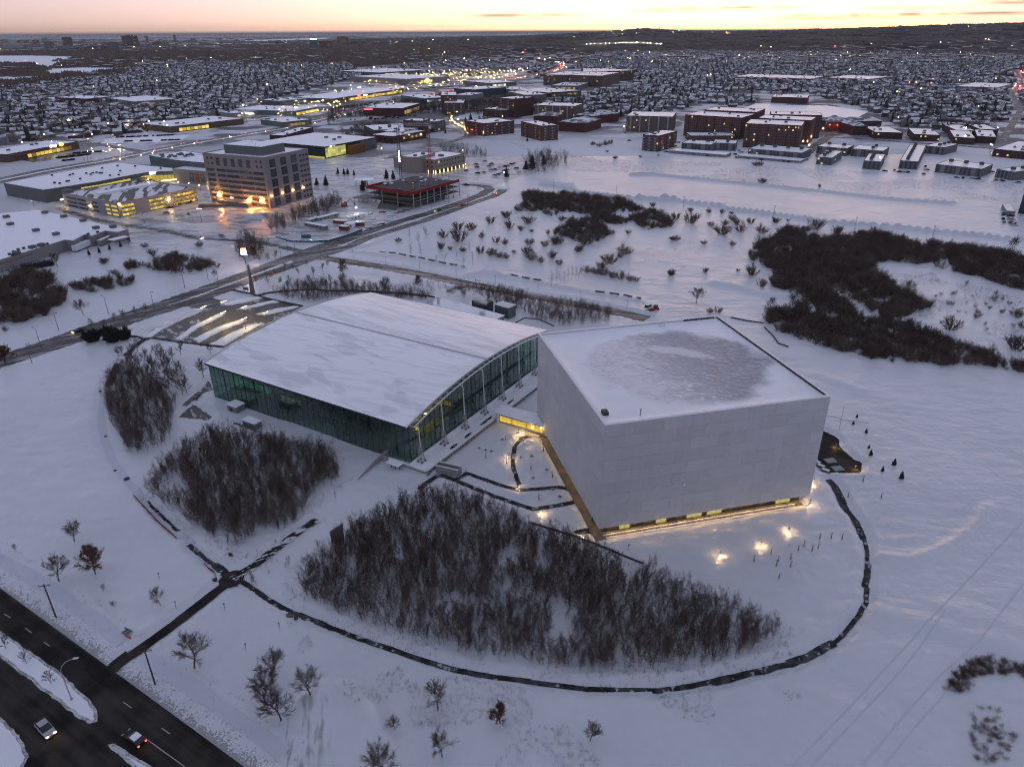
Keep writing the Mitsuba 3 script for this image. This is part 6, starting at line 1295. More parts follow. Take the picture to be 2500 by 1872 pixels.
# u runs along the right face, v along the left face
pn = MB()
part(k, 'penthouse', MB().box((*(n + u * lu * .42 + v * lv * .45), 37.0), (lu * .5, lv * .62, 6.0), u).mesh(), 'steelgrey')
part(k, 'penthouse_roof', MB().box((*(n + u * lu * .42 + v * lv * .45), 40.1), (lu * .5 - .8, lv * .62 - .8, .3), u).mesh(), 'snow_plain')
for i in range(5): q = n + u * lu * (.2 + .1 * i) + v * lv * (.2 + .13 * i); part(k, 'antenna', MB().tube((*q, 34), (*q, 41 + i % 3), .09, n=4).mesh(), 'dark_metal')
fh = 3.55
for j in range(8):                                    # ribbon windows of the left face, floor by floor
    z = 2.6 + fh * j
    if j < 7:
        for s0, s1 in ((.03, .20), (.21, .42), (.43, .64), (.65, .80), (.84, .97)):
            c = n + v * lv * (s0 + s1) / 2; part(k, 'ribbon_window', MB().box((*c, z), (lv * (s1 - s0) - .2, .30, 1.8), v).mesh(), 'window_blue' if (j + int(s0 * 10)) % 3 else 'window_dark')
for j in range(2):
    for s in (.05, .12, .86, .93): c = n + v * lv * s; part(k, 'window', MB().box((*c, 28.2 + j * 3.4), (1.6, .3, 1.4), v).mesh(), 'window_dark')
for i in range(5):
    c = n + v * lv * (.26 + .125 * i); w_ = part(k, 'tall_window', MB().box((*c, 29.6), (3.3, .30, 5.2), v).mesh(), 'window_blue')
    for t in range(2): part(w_, 'spandrel', MB().box((*c, 28.3 + t * 2.0), (3.3, .36, .18), v).mesh(), 'steelgrey')
for i in range(3):
    for j in range(5):
        c = n + u * lu * (.17 + .24 * i); z = 4.2 + j * 6.45
        w_ = part(k, 'tall_window', MB().box((*c, z), (5.6, .30, 5.0), u).mesh(), 'window_dark' if (i + j) % 3 else 'window_blue')
        for t in range(2): part(w_, 'spandrel', MB().box((*c, z - .9 + t * 1.7), (5.6, .36, .22), u).mesh(), 'steelgrey')
        part(w_, 'post', MB().box((*c, z), (.2, .38, 5.0), u).mesh(), 'steelgrey')
for j in range(9):
    for s in (.80, .87, .95): c = n + u * lu * s; part(k, 'window', MB().box((*c, 2.6 + fh * j), (2.2, .3, 1.4), u).mesh(), 'window_dark')
part(k, 'entrance', MB().box((*(n + v * lv * .55 - u * 2.2), 1.9), (lv * .5, 4.4, 3.8), v).mesh(), 'concrete_dark')
ORG = (1.0, .36, .07)
for s, z in ((.12, 6.0), (.33, 5.6), (.83, 6.6)): lamp(k, n + v * lv * s - u * 1.2, z, ORG, 95, .6, 3.0)
lamp(k, n + v * lv * .62 - u * 1.2, 5.6, (1, .75, .5), 5, .35, .3)
for s in (.05, .29, .53, .77): lamp(k, n + u * lu * s - v * .7, 9.2, (1.0, .45, .14), 11, .42, .8)
bank = thing('ramp', 'dark covered ramp in the snow beside the orange lit foot of the office tower', 'ramp'); a, b = np.array((-198.4,506.5)), np.array((-217.8,503.8)); part(bank, 'roof', MB().box((*((a + b) / 2), 1.2), (np.linalg.norm(b - a), 5, 2.2), b - a).mesh(), 'concrete_dark')

# arena with the lettered front
k = thing('arena', 'long low grey arena with snowy roof, yellow lit front and red and white sign', 'building')
AR = [(-380.7,549.1),(-335.0,522.0),(-312.0,552.6),(-299.9,578.1),(-290.9,594.4),(-272.2,596.6),(-275.8,608.4),(-341.3,638.6)]
BLOCKS.append(Polygon(AR)); part(k, 'wall', MB().prism(AR, 0, 9.2).mesh(), 'steelgrey'); part(k, 'roof', MB().prism(Polygon(AR).buffer(-.6), 9.1, 9.5).mesh(), 'snow_plain')
for i in range(22): q = inside(Polygon(AR).buffer(-6), 1, wrg)[0]; part(k, 'roof_vent', MB().box((*q, 10.0), (1.3, 1.3, 1.1)).mesh(), 'dark_metal')
fc = [np.array(q) for q in AR[1:6]]
def strip(parent, name, a, b, z, h, out, emit, nseg, m='lit'):
    d = unit(b - a); L = np.linalg.norm(b - a); o = np.array([d[1], -d[0]])
    if o @ (-(a + b) / 2) < 0: o = -o
    for i in range(nseg):
        c = a + d * L * (i + .5) / nseg + o * out
        part(parent, name, MB().box((*c, z), (L / nseg - .35, .3, h), d).mesh(), m, emit=emit)
YL = (.075, .055, .007)
strip(k, 'lit_window', fc[0] + (fc[1] - fc[0]) * .66, fc[1], 5.6, 2.6, .1, YL, 5); strip(k, 'lit_window', fc[1], fc[2], 5.6, 2.6, .1, YL, 8); strip(k, 'lit_window', fc[2] + (fc[3] - fc[2]) * .5, fc[3], 5.4, 3.0, .1, YL, 4); strip(k, 'lit_window', fc[3], fc[4], 4.6, 3.6, .1, (.05, .037, .006), 6)
strip(k, 'lit_window', fc[3] + (fc[4] - fc[3]) * .1, fc[4], 1.6, 2.4, .1, (.05, .037, .008), 5)
def sign(parent, text, a, b, z, h, color, glow, backing=None, bold=True, out=.5):
    """lettering along a wall from a (left) to b (right), as the viewer reads it"""
    a, b = np.array(a, float), np.array(b, float); d = unit(b - a); L = np.linalg.norm(b - a)
    t = meshkit.text_mesh(text, h, .2, bold); v = t.vertices.copy(); v[:, 0] *= L / v[:, 0].max()
    o = np.array([d[1], -d[0]])
    V = np.column_stack([a[0] + d[0] * v[:, 0] + o[0] * (v[:, 2] + out), a[1] + d[1] * v[:, 0] + o[1] * (v[:, 2] + out), z + v[:, 1]])
    part(parent, 'lettering', (V, t.faces), 'lit', emit=np.array(color) * glow)
    if backing: part(parent, 'sign_board', MB().box((*((a + b) / 2 + o * (out - .2)), z + h / 2), (L + .8, .2, h * 1.5), d).mesh(), backing)
s0, s1 = np.array((-291.5,593.1)), np.array((-276.5,602.0)); sm = s0 + (s1 - s0) * .34
sign(k, 'CENTRE', s0, sm - (s1 - s0) * .01, 7.2, 2.1, (1, .95, .85), .4); sign(k, 'SLUSH PUPPIE', sm, s1, 7.2, 1.9, (1, .06, .06), .28)
a, b = np.array((-279.4,588.8)), np.array((-270.1,592.5)); part(k, 'canopy', MB().box((*((a + b) / 2), 3.4), (np.linalg.norm(b - a), 3, .5), b - a).mesh(), 'lit', emit=(.25, .23, .18), weight=.4)
for q in [(-278.0,584.2),(-271.5,571.0),(-286.7,600.2)]: part(k, 'wall_lamp', MB().box((*q, 4), (.6, .6, .5)).mesh(), 'lit', emit=(3, 2.2, 1.2), weight=.3)
bp = thing('stair_tower', 'small grey stair tower with snowy top between arena and garage', 'stair tower'); q = np.array((-305.6,596.9)); part(bp, 'wall', MB().box((*q, 3.4), (9, 7, 6.8), bd).mesh(), 'steelgrey'); part(bp, 'roof', MB().box((*q, 6.95), (8.6, 6.6, .3), bd).mesh(), 'snow_plain'); part(bp, 'door', MB().box((*(q + [0, -3.9]), 1.5), (5, .4, 2.6), bd).mesh(), 'window_dark')
# annex with the three banners
k, n, u, lu, v, lv = bld('arena_annex', 'beige flat front annex with three tall banners behind the office tower', (-273.5,595.8), (-212.9,569.3), (-293.2,660.6), 11.0, 'beige', units=3)
for i, c in enumerate(((.10, .11, .14), (.30, .09, .04), (.12, .12, .13))):
    mat(f'banner_{i}', concrete_fn(c, .5), .7, .2); q = n + u * lu * (.30 + .085 * i) - v * .15; bq = part(k, 'banner', MB().box((*q, 6.0), (lu * .062, .2, 6.6), u).mesh(), f'banner_{i}')
    part(bq, 'emblem', MB().tube((*(q - v * .1), 7.0), (*(q - v * .2), 7.0), 1.0, n=12).mesh(), ['concrete', 'orange_paint', 'concrete'][i])
for i in range(5): part(k, 'glass_front', MB().box((*(n + u * lu * (.60 + .075 * i) - v * .1), 6.2), (lu * .07, .2, 6.4), u).mesh(), 'lit', emit=(.028, .022, .006))
for i in range(8): part(k, 'canopy_lamp', MB().box((*(n + u * lu * (.56 + .055 * i) - v * 1.5), 2.9), (.6, .5, .4), u).mesh(), 'lit', emit=(4.5, 3.2, 1.3), weight=.4)
part(k, 'shop_front', MB().box((*(n + u * lu * .72 - v * .2), 1.4), (lu * .4, .3, 2.2), u).mesh(), 'lit', emit=(.06, .045, .008))
bld('arena_annex', 'taller grey hall with snowy roof standing behind the three banners', (-245.5,596.7), (-230.1,627.7), (-280.3,617.6), 15.0, 'steelgrey', units=2)
bld('arena_annex', 'low greenish hall with cluttered snowy roof behind the arena', (-298.0,658.5), (-276.5,687.1), (-332.6,686.2), 8.0, 'green_clad', units=14)
for q in [(-260.1,573.1),(-249.8,567.7),(-238.7,559.9),(-228.0,553.5),(-244.4,555.2),(-238.1,550.2)]:
    lamp_post('forecourt_lamp', 'lit lamp on the snowy forecourt beside the annex with banners', q, 4.5, 'forecourt lamps', 1, .6, (0, -1), (7, 4.6, 1.6), .7)

# parking garage
k, n, u, lu, v, lv = bld('parking_garage', 'three level grey parking garage with yellow lit openings and tyre tracked snowy roof', (-258.4,474.0), (-226.9,524.3), (-314.3,509.7), 9.0, 'concrete', par=1.0, roofm='lot_roof')
def lotroof_fn(p, n_, uv):
    s = p.x * float(u[0]) + p.y * float(u[1]); t = p.x * float(v[0]) + p.y * float(v[1])
    a = mikit.fbm(s * .35, t * .05, 0, 3); return mikit.mix((.12, .11, .10), (.70, .69, .71), mikit.smoothstep(.38, .50, a))
mat('lot_roof', lotroof_fn, .6, .3)
for j in range(3):
    z = 1.7 + j * 2.75
    for s0, s1, on in ((.03, .19, 1), (.37, .57, 1), (.70, .97, 1)):
        ns = 7 if s1 - s0 > .18 else 4
        for i in range(ns):
            f0, f1 = s0 + (s1 - s0) * i / ns, s0 + (s1 - s0) * (i + 1) / ns
            part(k, 'opening', MB().box((*(n + u * lu * (f0 + f1) / 2), z), (lu * (f1 - f0) - .35, .3, 1.25), u).mesh(), 'lit', emit=np.array(YL) * wrg.uniform(.35, 1.5))
    for s0, s1, on in ((.02, .12, 1), (.15, .22, 1), (.36, .46, 0), (.56, .72, 0), (.74, .93, 0)):
        part(k, 'opening', MB().box((*(n + v * lv * (s0 + s1) / 2), z), (lv * (s1 - s0) - .4, .3, 1.25), v).mesh(), 'lit' if on else 'window_dark', emit=np.array(YL) * .9 if on else None)
for s in (.62,): lamp(k, n + u * lu * s - v * .6, 5.6, (1, .62, .2), 14, .5, .8)
lamp(k, n + u * lu * .02 - v * .6, 8.6, (1, .62, .2), 10, .45, .5); lamp(k, n + v * lv * .5 - u * .6, 4.5, (1, .62, .2), 10, .45, .5); lamp(k, n + v * lv * 1.02 - u * .6, 5.0, (1, .62, .2), 14, .5, .7)
part(k, 'ramp', MB().box((*(n + u * lu * .55 + v * lv * .6), 9.9), (lu * .75, 7, 1.6), u).mesh(), 'snow_plain')
part(k, 'stair_hut', MB().box((*(n + u * lu * .93 + v * lv * .85), 10.6), (6, 5, 3.2), u).mesh(), 'steelgrey'); part(k, 'stair_hut', MB().box((*(n + u * lu * .05 + v * lv * .97), 10.2), (6, 5, 2.6), u).mesh(), 'steelgrey')
lamp(k, n + u * lu * .96 + v * lv * .78, 11.2, (1, .6, .2), 10, .4, .5)
for q in [(-335.4,507.0)]: lamp_post('forecourt_lamp', 'lit lamp at the corner of the arena by the garage', q, 5, 'forecourt lamps', 1, .6, (0, -1), (9, 5.5, 1.8), .8)
lamp_post('forecourt_lamp', 'lit twin lamp on the snow below the garage', (-198.0,456.9), 9, 'forecourt lamps', 2, .6, (1, 0), (7, 4.4, 1.8), .8); lamp_post('street_lamp', 'unlit lamp on the snow below the garage', (-234.1,455.9), 7)

# the long store with rooftop units and loading docks
k = thing('long_store', 'long flat store with rooftop units and stepped loading docks at the left edge', 'building')
LS = [(-307.4,469.8),(-239.4,425.4),(-225.1,417.5),(-227.8,410.3),(-236.7,414.1),(-238.2,402.4),(-244.0,405.7),(-243.2,392.0),(-249.1,394.1),(-255.3,373.5),(-260.5,355.3),(-264.0,342.7),(-269.3,331.4),(-336.2,413.6),(-337.8,453.0),(-323.5,463.5)]
BLOCKS.append(Polygon(LS).buffer(0)); part(k, 'wall', MB().prism(LS, 0, 6.4).mesh(), 'pinkish'); part(k, 'roof', MB().prism(Polygon(LS).buffer(0).buffer(-.6), 6.3, 6.65).mesh(), 'snow_plain')
for q in [(-315.9,448.6),(-301.5,429.5),(-276.7,413.8),(-259.9,404.8),(-298.3,459.8),(-279.9,448.5),(-261.8,437.3),(-244.4,418.9),(-235.4,421.0),(-256.9,377.2),(-254.6,381.3),(-258.5,366.1)]: part(k, 'roof_unit', MB().box((*q, 7.3), (3.2, 2.6, 1.6), bd).mesh(), 'steelgrey')
for q in [(-261.2,364.5),(-261.9,368.9),(-262.2,373.4),(-260.8,375.9),(-253.0,384.2),(-241.7,405.1),(-238.5,409.3),(-258.6,362.9)]: part(k, 'roof_vent', MB().box((*q, 7.1), (1.2, 1.1, 1.0), bd).mesh(), 'dark_metal')
for i in range(3): a, b = np.array(LS[9 + i]), np.array(LS[10 + i]); part(k, 'wall_band', MB().box((*((a + b) / 2), 4.6), (np.linalg.norm(b - a), .3, .25), b - a).mesh(), 'orange_clad')
wl_ = np.array((-227.8,410.3)); part(k, 'dock_canopy', MB().box((*(wl_ + [2, -4]), 4.2), (10, 5, .3), bd).mesh(), 'snow_plain')
for i, (q0, q1) in enumerate([((-243.5,390.0), (-241.5,404.6)), ((-235.2,401.1), (-234.3,416.4))]):
    t_ = thing('truck_trailer', ['left white box trailer at the loading docks', 'right grey box trailer at the loading docks'][i], 'trailer'); q0, q1 = np.array(q0), np.array(q1); d = unit(q1 - q0); c = (q0 + q1) / 2
    part(t_, 'box', MB().box((*c, 2.5), (13, 2.5, 2.8), d).mesh(), 'white_metal' if i == 0 else 'siding'); part(t_, 'snow_cap', MB().box((*c, 3.98), (12.8, 2.3, .16), d).mesh(), 'snow_plain')
    for a in (-5, -3.8): part(t_, 'wheel', MB().tube((*(c + d * a - np.array([-d[1], d[0]]) * 1.2), .5), (*(c + d * a + np.array([-d[1], d[0]]) * 1.2), .5), .5, n=10).mesh(), 'tyre')
    part(t_, 'leg', MB().box((*(c + d * 4.5), .6), (.2, 1.8, 1.2), d).mesh(), 'dark_metal')

# black hall with the lit glass corner
k, n, u, lu, v, lv = bld('black_hall', 'wide black clad hall with snowy roof and a glowing glass corner', (-177.8,714.8), (-139.9,781.9), (-250.7,758.0), 10.8, 'dark_clad', units=3, par=.3)
for i in range(8):
    for j in range(4): part(k, 'glass_pane', MB().box((*(n + u * lu * (.022 + .047 * i)), 2.0 + 2.2 * j), (lu * .044, .3, 2.05), u).mesh(), 'lit', emit=np.array((.062, .06, .018)) * wrg.uniform(.45, 1.3))
part(k, 'base_glow', MB().box((*(n + v * lv * .22), .8), (lv * .4, .3, 1.3), v).mesh(), 'lit', emit=(.06, .05, .008))
part(k, 'orange_block', MB().box((*(n + u * lu * .52 - v * 2), 4.2), (lu * .26, 10, 8.2), u).mesh(), 'orange_clad'); part(k, 'grey_wall', MB().box((*(n + u * lu * .83), 5.0), (lu * .33, .4, 9.6), u).mesh(), 'grey_clad')
for s in (.10, .17): lamp(k, n + u * lu * s - v * .5, 10.5, (1, .85, .5), 6, .4, .3)
bld('low_hall', 'low reddish hall behind the black clad hall', (-252.4,837.4), (-238.6,912.6), (-270.0,838.2), 6.0, 'brick_dark', units=4)
bld('low_hall', 'dark low hall right of the black clad hall with snowy roof', (-127.1,812.4), (-96.2,861.2), (-148.8,837.7), 7.5, 'brick_dark', units=4, fl=1, bays=(8, 4), w=3, wh=2.5, lit=.2, glow=.5)
bld('low_hall', 'bluish grey low school hall with snowy roof', (-121.4,845.0), (-90.6,917.2), (-135.9,881.1), 8.0, 'teal_clad', units=5)
bld('low_hall', 'low flat hall with many rooftop units behind the cranes', (-158.0,871.8), (-95.9,898.3), (-182.3,918.2), 7.0, 'siding_dark', units=12)
bld('low_hall', 'stepped grey building with snowy roof beside the far street', (-91.0,907.4), (-79.4,926.7), (-117.1,949.4), 12.0, 'grey_clad', units=6, fl=3, bays=(4, 6), lit=.06)
bld('low_hall', 'brown roof block on the stepped grey building', (-102.0,880.0), (-95.7,901.3), (-110.8,936.6), 16.0, 'brick_dark', units=3)

# beige civic building with wall washers
k, n, u, lu, v, lv = bld('civic_building', 'beige civic building with warm wall lights along its base', (-64.7,627.4), (-40.9,661.7), (-84.5,644.7), 11.6, 'beige', units=3, fl=2, bays=(11, 5), w=1.3, wh=1.5, lit=.03, z0=4.2, each=True)
for i in range(8): part(k, 'wall_washer', MB().box((*(n + u * lu * (.02 + .13 * i) - v * .3), 1.6), (.7, .3, 2.6), u).mesh(), 'lit', emit=(.35, .23, .07), weight=.3)
for i in range(5): part(k, 'wall_washer', MB().box((*(n + v * lv * (.05 + .22 * i) - u * .3), 1.6), (.7, .3, 2.6), v).mesh(), 'lit', emit=(.3, .2, .06), weight=.3)
for i in range(6): part(k, 'ground_window', MB().box((*(n + u * lu * (.085 + .13 * i)), 1.8), (3.2, .3, 2.6), u).mesh(), 'window_dark')
bld('civic_building', 'windowless beige rear wing left of the civic building', (-99.9,663.8), (-83.6,644.6), (-112.7,669.7), 9.5, 'beige', units=3)
bld('civic_building', 'tall blank beige block in the middle of the civic building', (-79.4,624.8), (-66.1,649.8), (-87.6,644.8), 14.0, 'beige', units=2)
part(k, 'corner_fin', MB().box((*(n + u * lu * .985 + v * 1.5), 6.6), (2.2, 4, 13.2), u).mesh(), 'concrete'); lamp(k, n + u * lu * 1.01 - v * .3, 3.0, (1, .6, .18), 10, .5, .5)

# steel frame under construction
k = thing('steel_frame', 'building under construction: steel frame with red tarpaulin around the top floor', 'construction')
n, u, lu, v, lv = rect((-66.2,491.1), (-37.9,536.0), (-86.6,537.4))
BLOCKS.append(Polygon([n, n + u * lu, n + u * lu + v * lv, n + v * lv]))
HF_ = 11.0
for z in (3.8, 7.4, HF_): part(k, 'floor_slab', MB().box((*(n + u * lu / 2 + v * lv / 2), z), (lu, lv, .3), u).mesh(), 'grey_clad' if z < HF_ else 'siding_dark')
for i in range(8):
    for j in range(4):
        if 0 < j < 3 and 0 < i < 7: continue
        q = n + u * lu * i / 7 + v * lv * j / 3; part(k, 'column', MB().box((*q, HF_ / 2), (.4, .4, HF_), u).mesh(), 'steel')
for i in range(7): q = n + u * lu * (i + .5) / 7; part(k, 'beam', MB().box((*q, 5.7), (lu / 7, .25, .35), u).mesh(), 'steel')
part(k, 'core', MB().box((*(n + u * lu * .5 + v * lv * .5), HF_ / 2), (lu * .75, lv * .6, HF_), u).mesh(), 'mustard')
mat('mustard', brickfn((.26, .165, .05), (.12, .085, .05)), .8, .2)
for a, b in ((n, n + u * lu), (n, n + v * lv), (n + v * lv, n + v * lv + u * lu * .35)):
    d = b - a; part(k, 'tarpaulin', MB().box((*((a + b) / 2), HF_ + .5), (np.linalg.norm(d) + .6, .2, 2.0), d).mesh(), 'red_tarp')
for i in range(7): q = n + u * lu * (.2 + .13 * i) + v * lv * .2; part(k, 'rising_column', MB().box((*q, HF_ + 2.2), (.35, .35, 4.2), u).mesh(), 'steel')
for i in range(26): q = n + u * lu * wrg.uniform(.08, .95) + v * lv * wrg.uniform(.2, .95); s = wrg.uniform(.8, 3.0, 2); part(k, 'material_stack', MB().box((*q, HF_ + .55), (s[0], s[1], wrg.uniform(.3, 1.0)), u).mesh(), ['snow_plain', 'siding', 'red_paint', 'blue_sheet', 'snow_plain', 'mustard'][i % 6])
n2_ = n + v * lv * 1.0; sc = thing('scaffold', 'low scaffold frame left of the steel frame building', 'scaffold'); m = MB()
part(sc, 'deck', MB().box((*(n2_ + v * 6 + u * 4), 3.6), (14, 12, .25), u).mesh(), 'siding')
for a in (-2, 2, 6, 10):
    for b in (1, 6, 11): part(sc, 'standard', MB().box((*(n2_ + v * b + u * a), 2.4), (.25, .25, 4.8), u).mesh(), 'steel')
ex = thing('tarp_ramp', 'sloping grey tarpaulin covered excavation wall before the steel frame', 'tarpaulin'); a, b, c = np.array((-92.6,496.8)), np.array((-78.6,487.7)), np.array((-91.1,523.3)); 
part(ex, 'cover', ([[*a, .1], [*b, .1], [*(b + (c - a) * .8), 3.6], [*c, 3.8]], [[0, 1, 2, 3]]), 'steelgrey_two'); mat('steelgrey_two', (.11, .12, .12), .6, .3, two=True); part(ex, 'batten', MB().tube((*a, .2), (*c, 3.9), .15, n=4).tube((*b, .2), (*(b + (c - a) * .8), 3.7), .15, n=4).mesh(), 'siding')
for i, q in enumerate([(-86.4,484.3),(-81.5,479.3),(-77.4,479.2),(-73.9,483.9),(-71.2,488.7)]): fe = thing('site_debris', 'reddish pile of timber along the foot of the steel frame', 'debris', 'timber piles at the steel frame'); put(fe, MB().box((*q, .5), (5, 1.6, 1.0), (1, .25 - .1 * i)).mesh(), 'fence_red')
def crane(lab, q, h, m, side, jl, jd):
    k = thing('tower_crane', lab, 'crane'); q = np.array(q); w = .85
    mm = MB(); cs = [np.array([*(q + [a * w, b * w]), 0]) for a, b in ((1, 1), (-1, 1), (-1, -1), (1, -1))]
    for c in cs: mm.tube(c, c + [0, 0, h], .14, n=4)
    nb = int(h / 2.2)
    for i in range(nb):
        for a in range(4): p0, p1 = cs[a], cs[(a + 1) % 4]; z0, z1 = i * h / nb, (i + 1) * h / nb; mm.tube(p0 + [0, 0, z0], p1 + [0, 0, z1 if i % 2 else z0], .07, n=3, cap=False).tube(p0 + [0, 0, z0 if i % 2 else z1], p1 + [0, 0, z0], .07, n=3, cap=False)
    part(k, 'mast', mm.mesh(), m)
    part(k, 'cab', MB().box((*(q + [1.6, 0]), h + 1), (2, 1.8, 2.2)).mesh(), 'white_metal')
    mm = MB(); d = np.array([*unit(jd), 0.0]); z = np.array([*q, h + 2]); nrm = np.array([-d[1], d[0], 0]) * .6
    for o in (nrm, -nrm, np.array([0, 0, 1.2])): mm.tube(z - d * jl * .25 + o, z + d * jl + o, .10, n=4)
    for i in range(int(jl / 2)): a, b = z + d * i * 2, z + d * (i + 1) * 2; mm.tube(a + nrm, b + [0, 0, 1.2], .06, n=3, cap=False).tube(a - nrm, b + [0, 0, 1.2], .06, n=3, cap=False).tube(a + nrm, b - nrm, .05, n=3, cap=False)
    part(k, 'jib', mm.mesh(), 'steel'); part(k, 'peak', MB().tube(z, z + [0, 0, 6], .25, .1, 4).tube(z + [0, 0, 6], z + d * jl * .7 + [0, 0, 1.2], .05, n=3).tube(z + [0, 0, 6], z - d * jl * .24, .05, n=3).mesh(), 'steel')
    part(k, 'counterweight', MB().box(z - d * jl * .23 + [0, 0, -.6], (2.5, 1.6, 2.0), jd).mesh(), 'concrete_dark')
    return k, q
kc, q = crane('dark tower crane with a glowing vertical sign on its mast', (-86.1,575.1), 44, 'dark_metal', 1, 26, (.95, .3))
part(kc, 'sign_panel', MB().box((q[0], q[1] - 1.15, 23), (1.2, .2, 9.0)).mesh(), 'white_paint')
for i in range(5): part(kc, 'sign_light', MB().box((q[0], q[1] - 1.3, 19.6 + i * 1.75), (1.1, .15, 1.2)).mesh(), 'lit', emit=(.6, .6, .55))
crane('red tower crane behind the steel frame', (-65.8,602.8), 40, 'red_paint', 1, 18, (-.95, .2))

# site trailers, lamps, gazebo, posts
for i, (q0, q1, lab, c) in enumerate([((-128.6,447.1), (-113.7,437.6), 'long low white site trailer nearest the boulevard', 'siding'), ((-129.0,453.8), (-125.0,462.0), 'short white site trailer joined to the long one', 'siding'), ((-124.7,459.2), (-114.3,473.2), 'long white site trailer behind the saplings', 'siding'), ((-104.8,460.0), (-98.0,469.8), 'lit pale green site trailer under the work lamp', 'white_paint'),
        ((-102.3,472.8), (-94.5,469.7), 'second lit pale site trailer under the work lamp', 'white_paint'), ((-112.4,453.4), (-103.5,450.4), 'rusty orange container with snow on top', 'orange_clad'), ((-105.3,438.7), (-100.0,436.0), 'small red container with snow on top', 'fence_red'), ((-102.4,446.4), (-92.2,447.5), 'long dark rusty container by the boulevard', 'fence_red'), ((-103.4,445.1), (-97.7,442.4), 'white covered container beside the red one', 'white_paint')]):
    t_ = thing('site_trailer', lab, 'container'); q0, q1 = np.array(q0), np.array(q1); d = unit(q1 - q0); L = np.linalg.norm(q1 - q0)
    part(t_, 'box', MB().box((*((q0 + q1) / 2), 1.45), (L, 3.0, 2.8), d).mesh(), c); part(t_, 'roof', MB().box((*((q0 + q1) / 2), 2.95), (L + .2, 3.2, .22), d).mesh(), 'snow_plain')
    o = np.array([d[1], -d[0]]); 
    for s in np.arange(2, L - 1, 3.0) if c in ('siding', 'white_paint') else []: part(t_, 'window', MB().box((*(q0 + d * s + o * 1.5), 1.7), (1.0, .12, .9), d).mesh(), 'window_dark')
wl2 = lamp_post('work_lamp', 'bright white work lamp on the construction site', (-101.2,469.9), 6.5, None, 1, .3, (0, -1)); qq = np.array((-101.2,469.9)); part(wl2, 'flood_light', MB().box((*qq, 6.9), (.9, .7, .6)).mesh(), 'lit', emit=(24, 22, 14), weight=2.0)
hoard = thing('site_hoarding', 'long low blue site fence along the boulevard', 'fence')
pts = LineString([(-138.8,417.4),(-127.6,408.0),(-117.1,406.6),(-105.6,408.6),(-96.3,422.3),(-91.1,434.5)]).segmentize(3.5).coords
for a, b in zip(pts[:-1], pts[1:]): d = np.array(b) - np.array(a); part(hoard, 'panel', MB().box((*((np.array(a) + b) / 2), 1.0), (np.linalg.norm(d) - .1, .12, 1.6), d).mesh(), 'blue_sheet')
sg = thing('site_sign', 'blue and white information board on posts at the construction corner', 'sign board'); q = np.array((-118.9,410.0)); part(sg, 'board', MB().box((*q, 3.2), (5.5, .25, 2.8), (1, .1)).mesh(), 'blue_sheet'); part(sg, 'band', MB().box((*(q - [0, .2]), 2.2), (5.2, .15, .5), (1, .1)).mesh(), 'white_paint')
for s in (-2, 2): part(sg, 'post', MB().box((*(q + [s, .2 + s * .1]), 1.2), (.2, .2, 2.4)).mesh(), 'lamp_metal')
part(sg, 'green_light', MB().box((*(q + [2.6, 0]), 1.6), (.3, .3, .4)).mesh(), 'lit', emit=(.1, 2.0, .5))
ec = thing('excavator', 'orange excavator standing on the construction site', 'excavator'); q = np.array((-116.7,504.3)); part(ec, 'body', MB().box((*q, 1.6), (4, 2.6, 1.8), (1, .3)).mesh(), 'orange_paint'); part(ec, 'cab', MB().box((*(q + [1.2, -.6]), 2.9), (1.4, 1.4, 1.5), (1, .3)).mesh(), 'window_dark'); part(ec, 'track', MB().box((*q, .45), (4.4, 3.2, .9), (1, .3)).mesh(), 'tyre'); part(ec, 'boom', MB().tube((*(q + [1.5, .4]), 2.2), (*(q + [4.5, 1.4]), 5.2), .3, .22, 4).tube((*(q + [4.5, 1.4]), 5.2), (*(q + [6.8, 2.0]), 2.0), .22, .16, 4).mesh(), 'orange_paint'); part(ec, 'bucket', MB().box((*(q + [6.9, 2.0]), 1.5), (1.0, 1.2, 1.0)).mesh(), 'dark_metal')
for i, q in enumerate([(-134.8,418.5),(-135.1,428.1),(-131.6,426.8),(-130.7,435.5),(-139.6,422.2),(-142.3,418.7),(-88.6,442.1),(-89.8,463.9),(-82.6,452.6),(-85.4,450.0),(-94.4,478.6),(-79.8,473.7)]): fe = thing('site_stack', 'low snowy stack of building material on the construction site', 'material stack', 'material stacks of the site'); part(fe, 'stack', MB().box((*q, .5), (4.5, 1.8, 1.0), (1, .25)).mesh(), ['siding', 'blue_sheet', 'dark_metal'][i % 3]); part(fe, 'snow_cap', MB().box((*q, 1.06), (4.2, 1.5, .16), (1, .25)).mesh(), 'snow_plain')
gz_ = thing('gazebo', 'white open pavilion with snowy roof in the small park', 'pavilion'); q = np.array((-116.1,578.8)); d = unit((1, .1)); e_ = np.array([-d[1], d[0]])
part(gz_, 'roof', MB().box((*q, 5.0), (15, 11, .4), d).mesh(), 'snow_plain'); part(gz_, 'core', MB().box((*(q + e_ * 1), 2.3), (5, 4, 4.6), d).mesh(), 'siding_tan')
for a in (-6.5, -2.2, 2.2, 6.5):
    for b in (-4.6, 4.6): part(gz_, 'column', MB().box((*(q + d * a + e_ * b), 2.4), (.4, .4, 4.8), d).mesh(), 'white_paint')
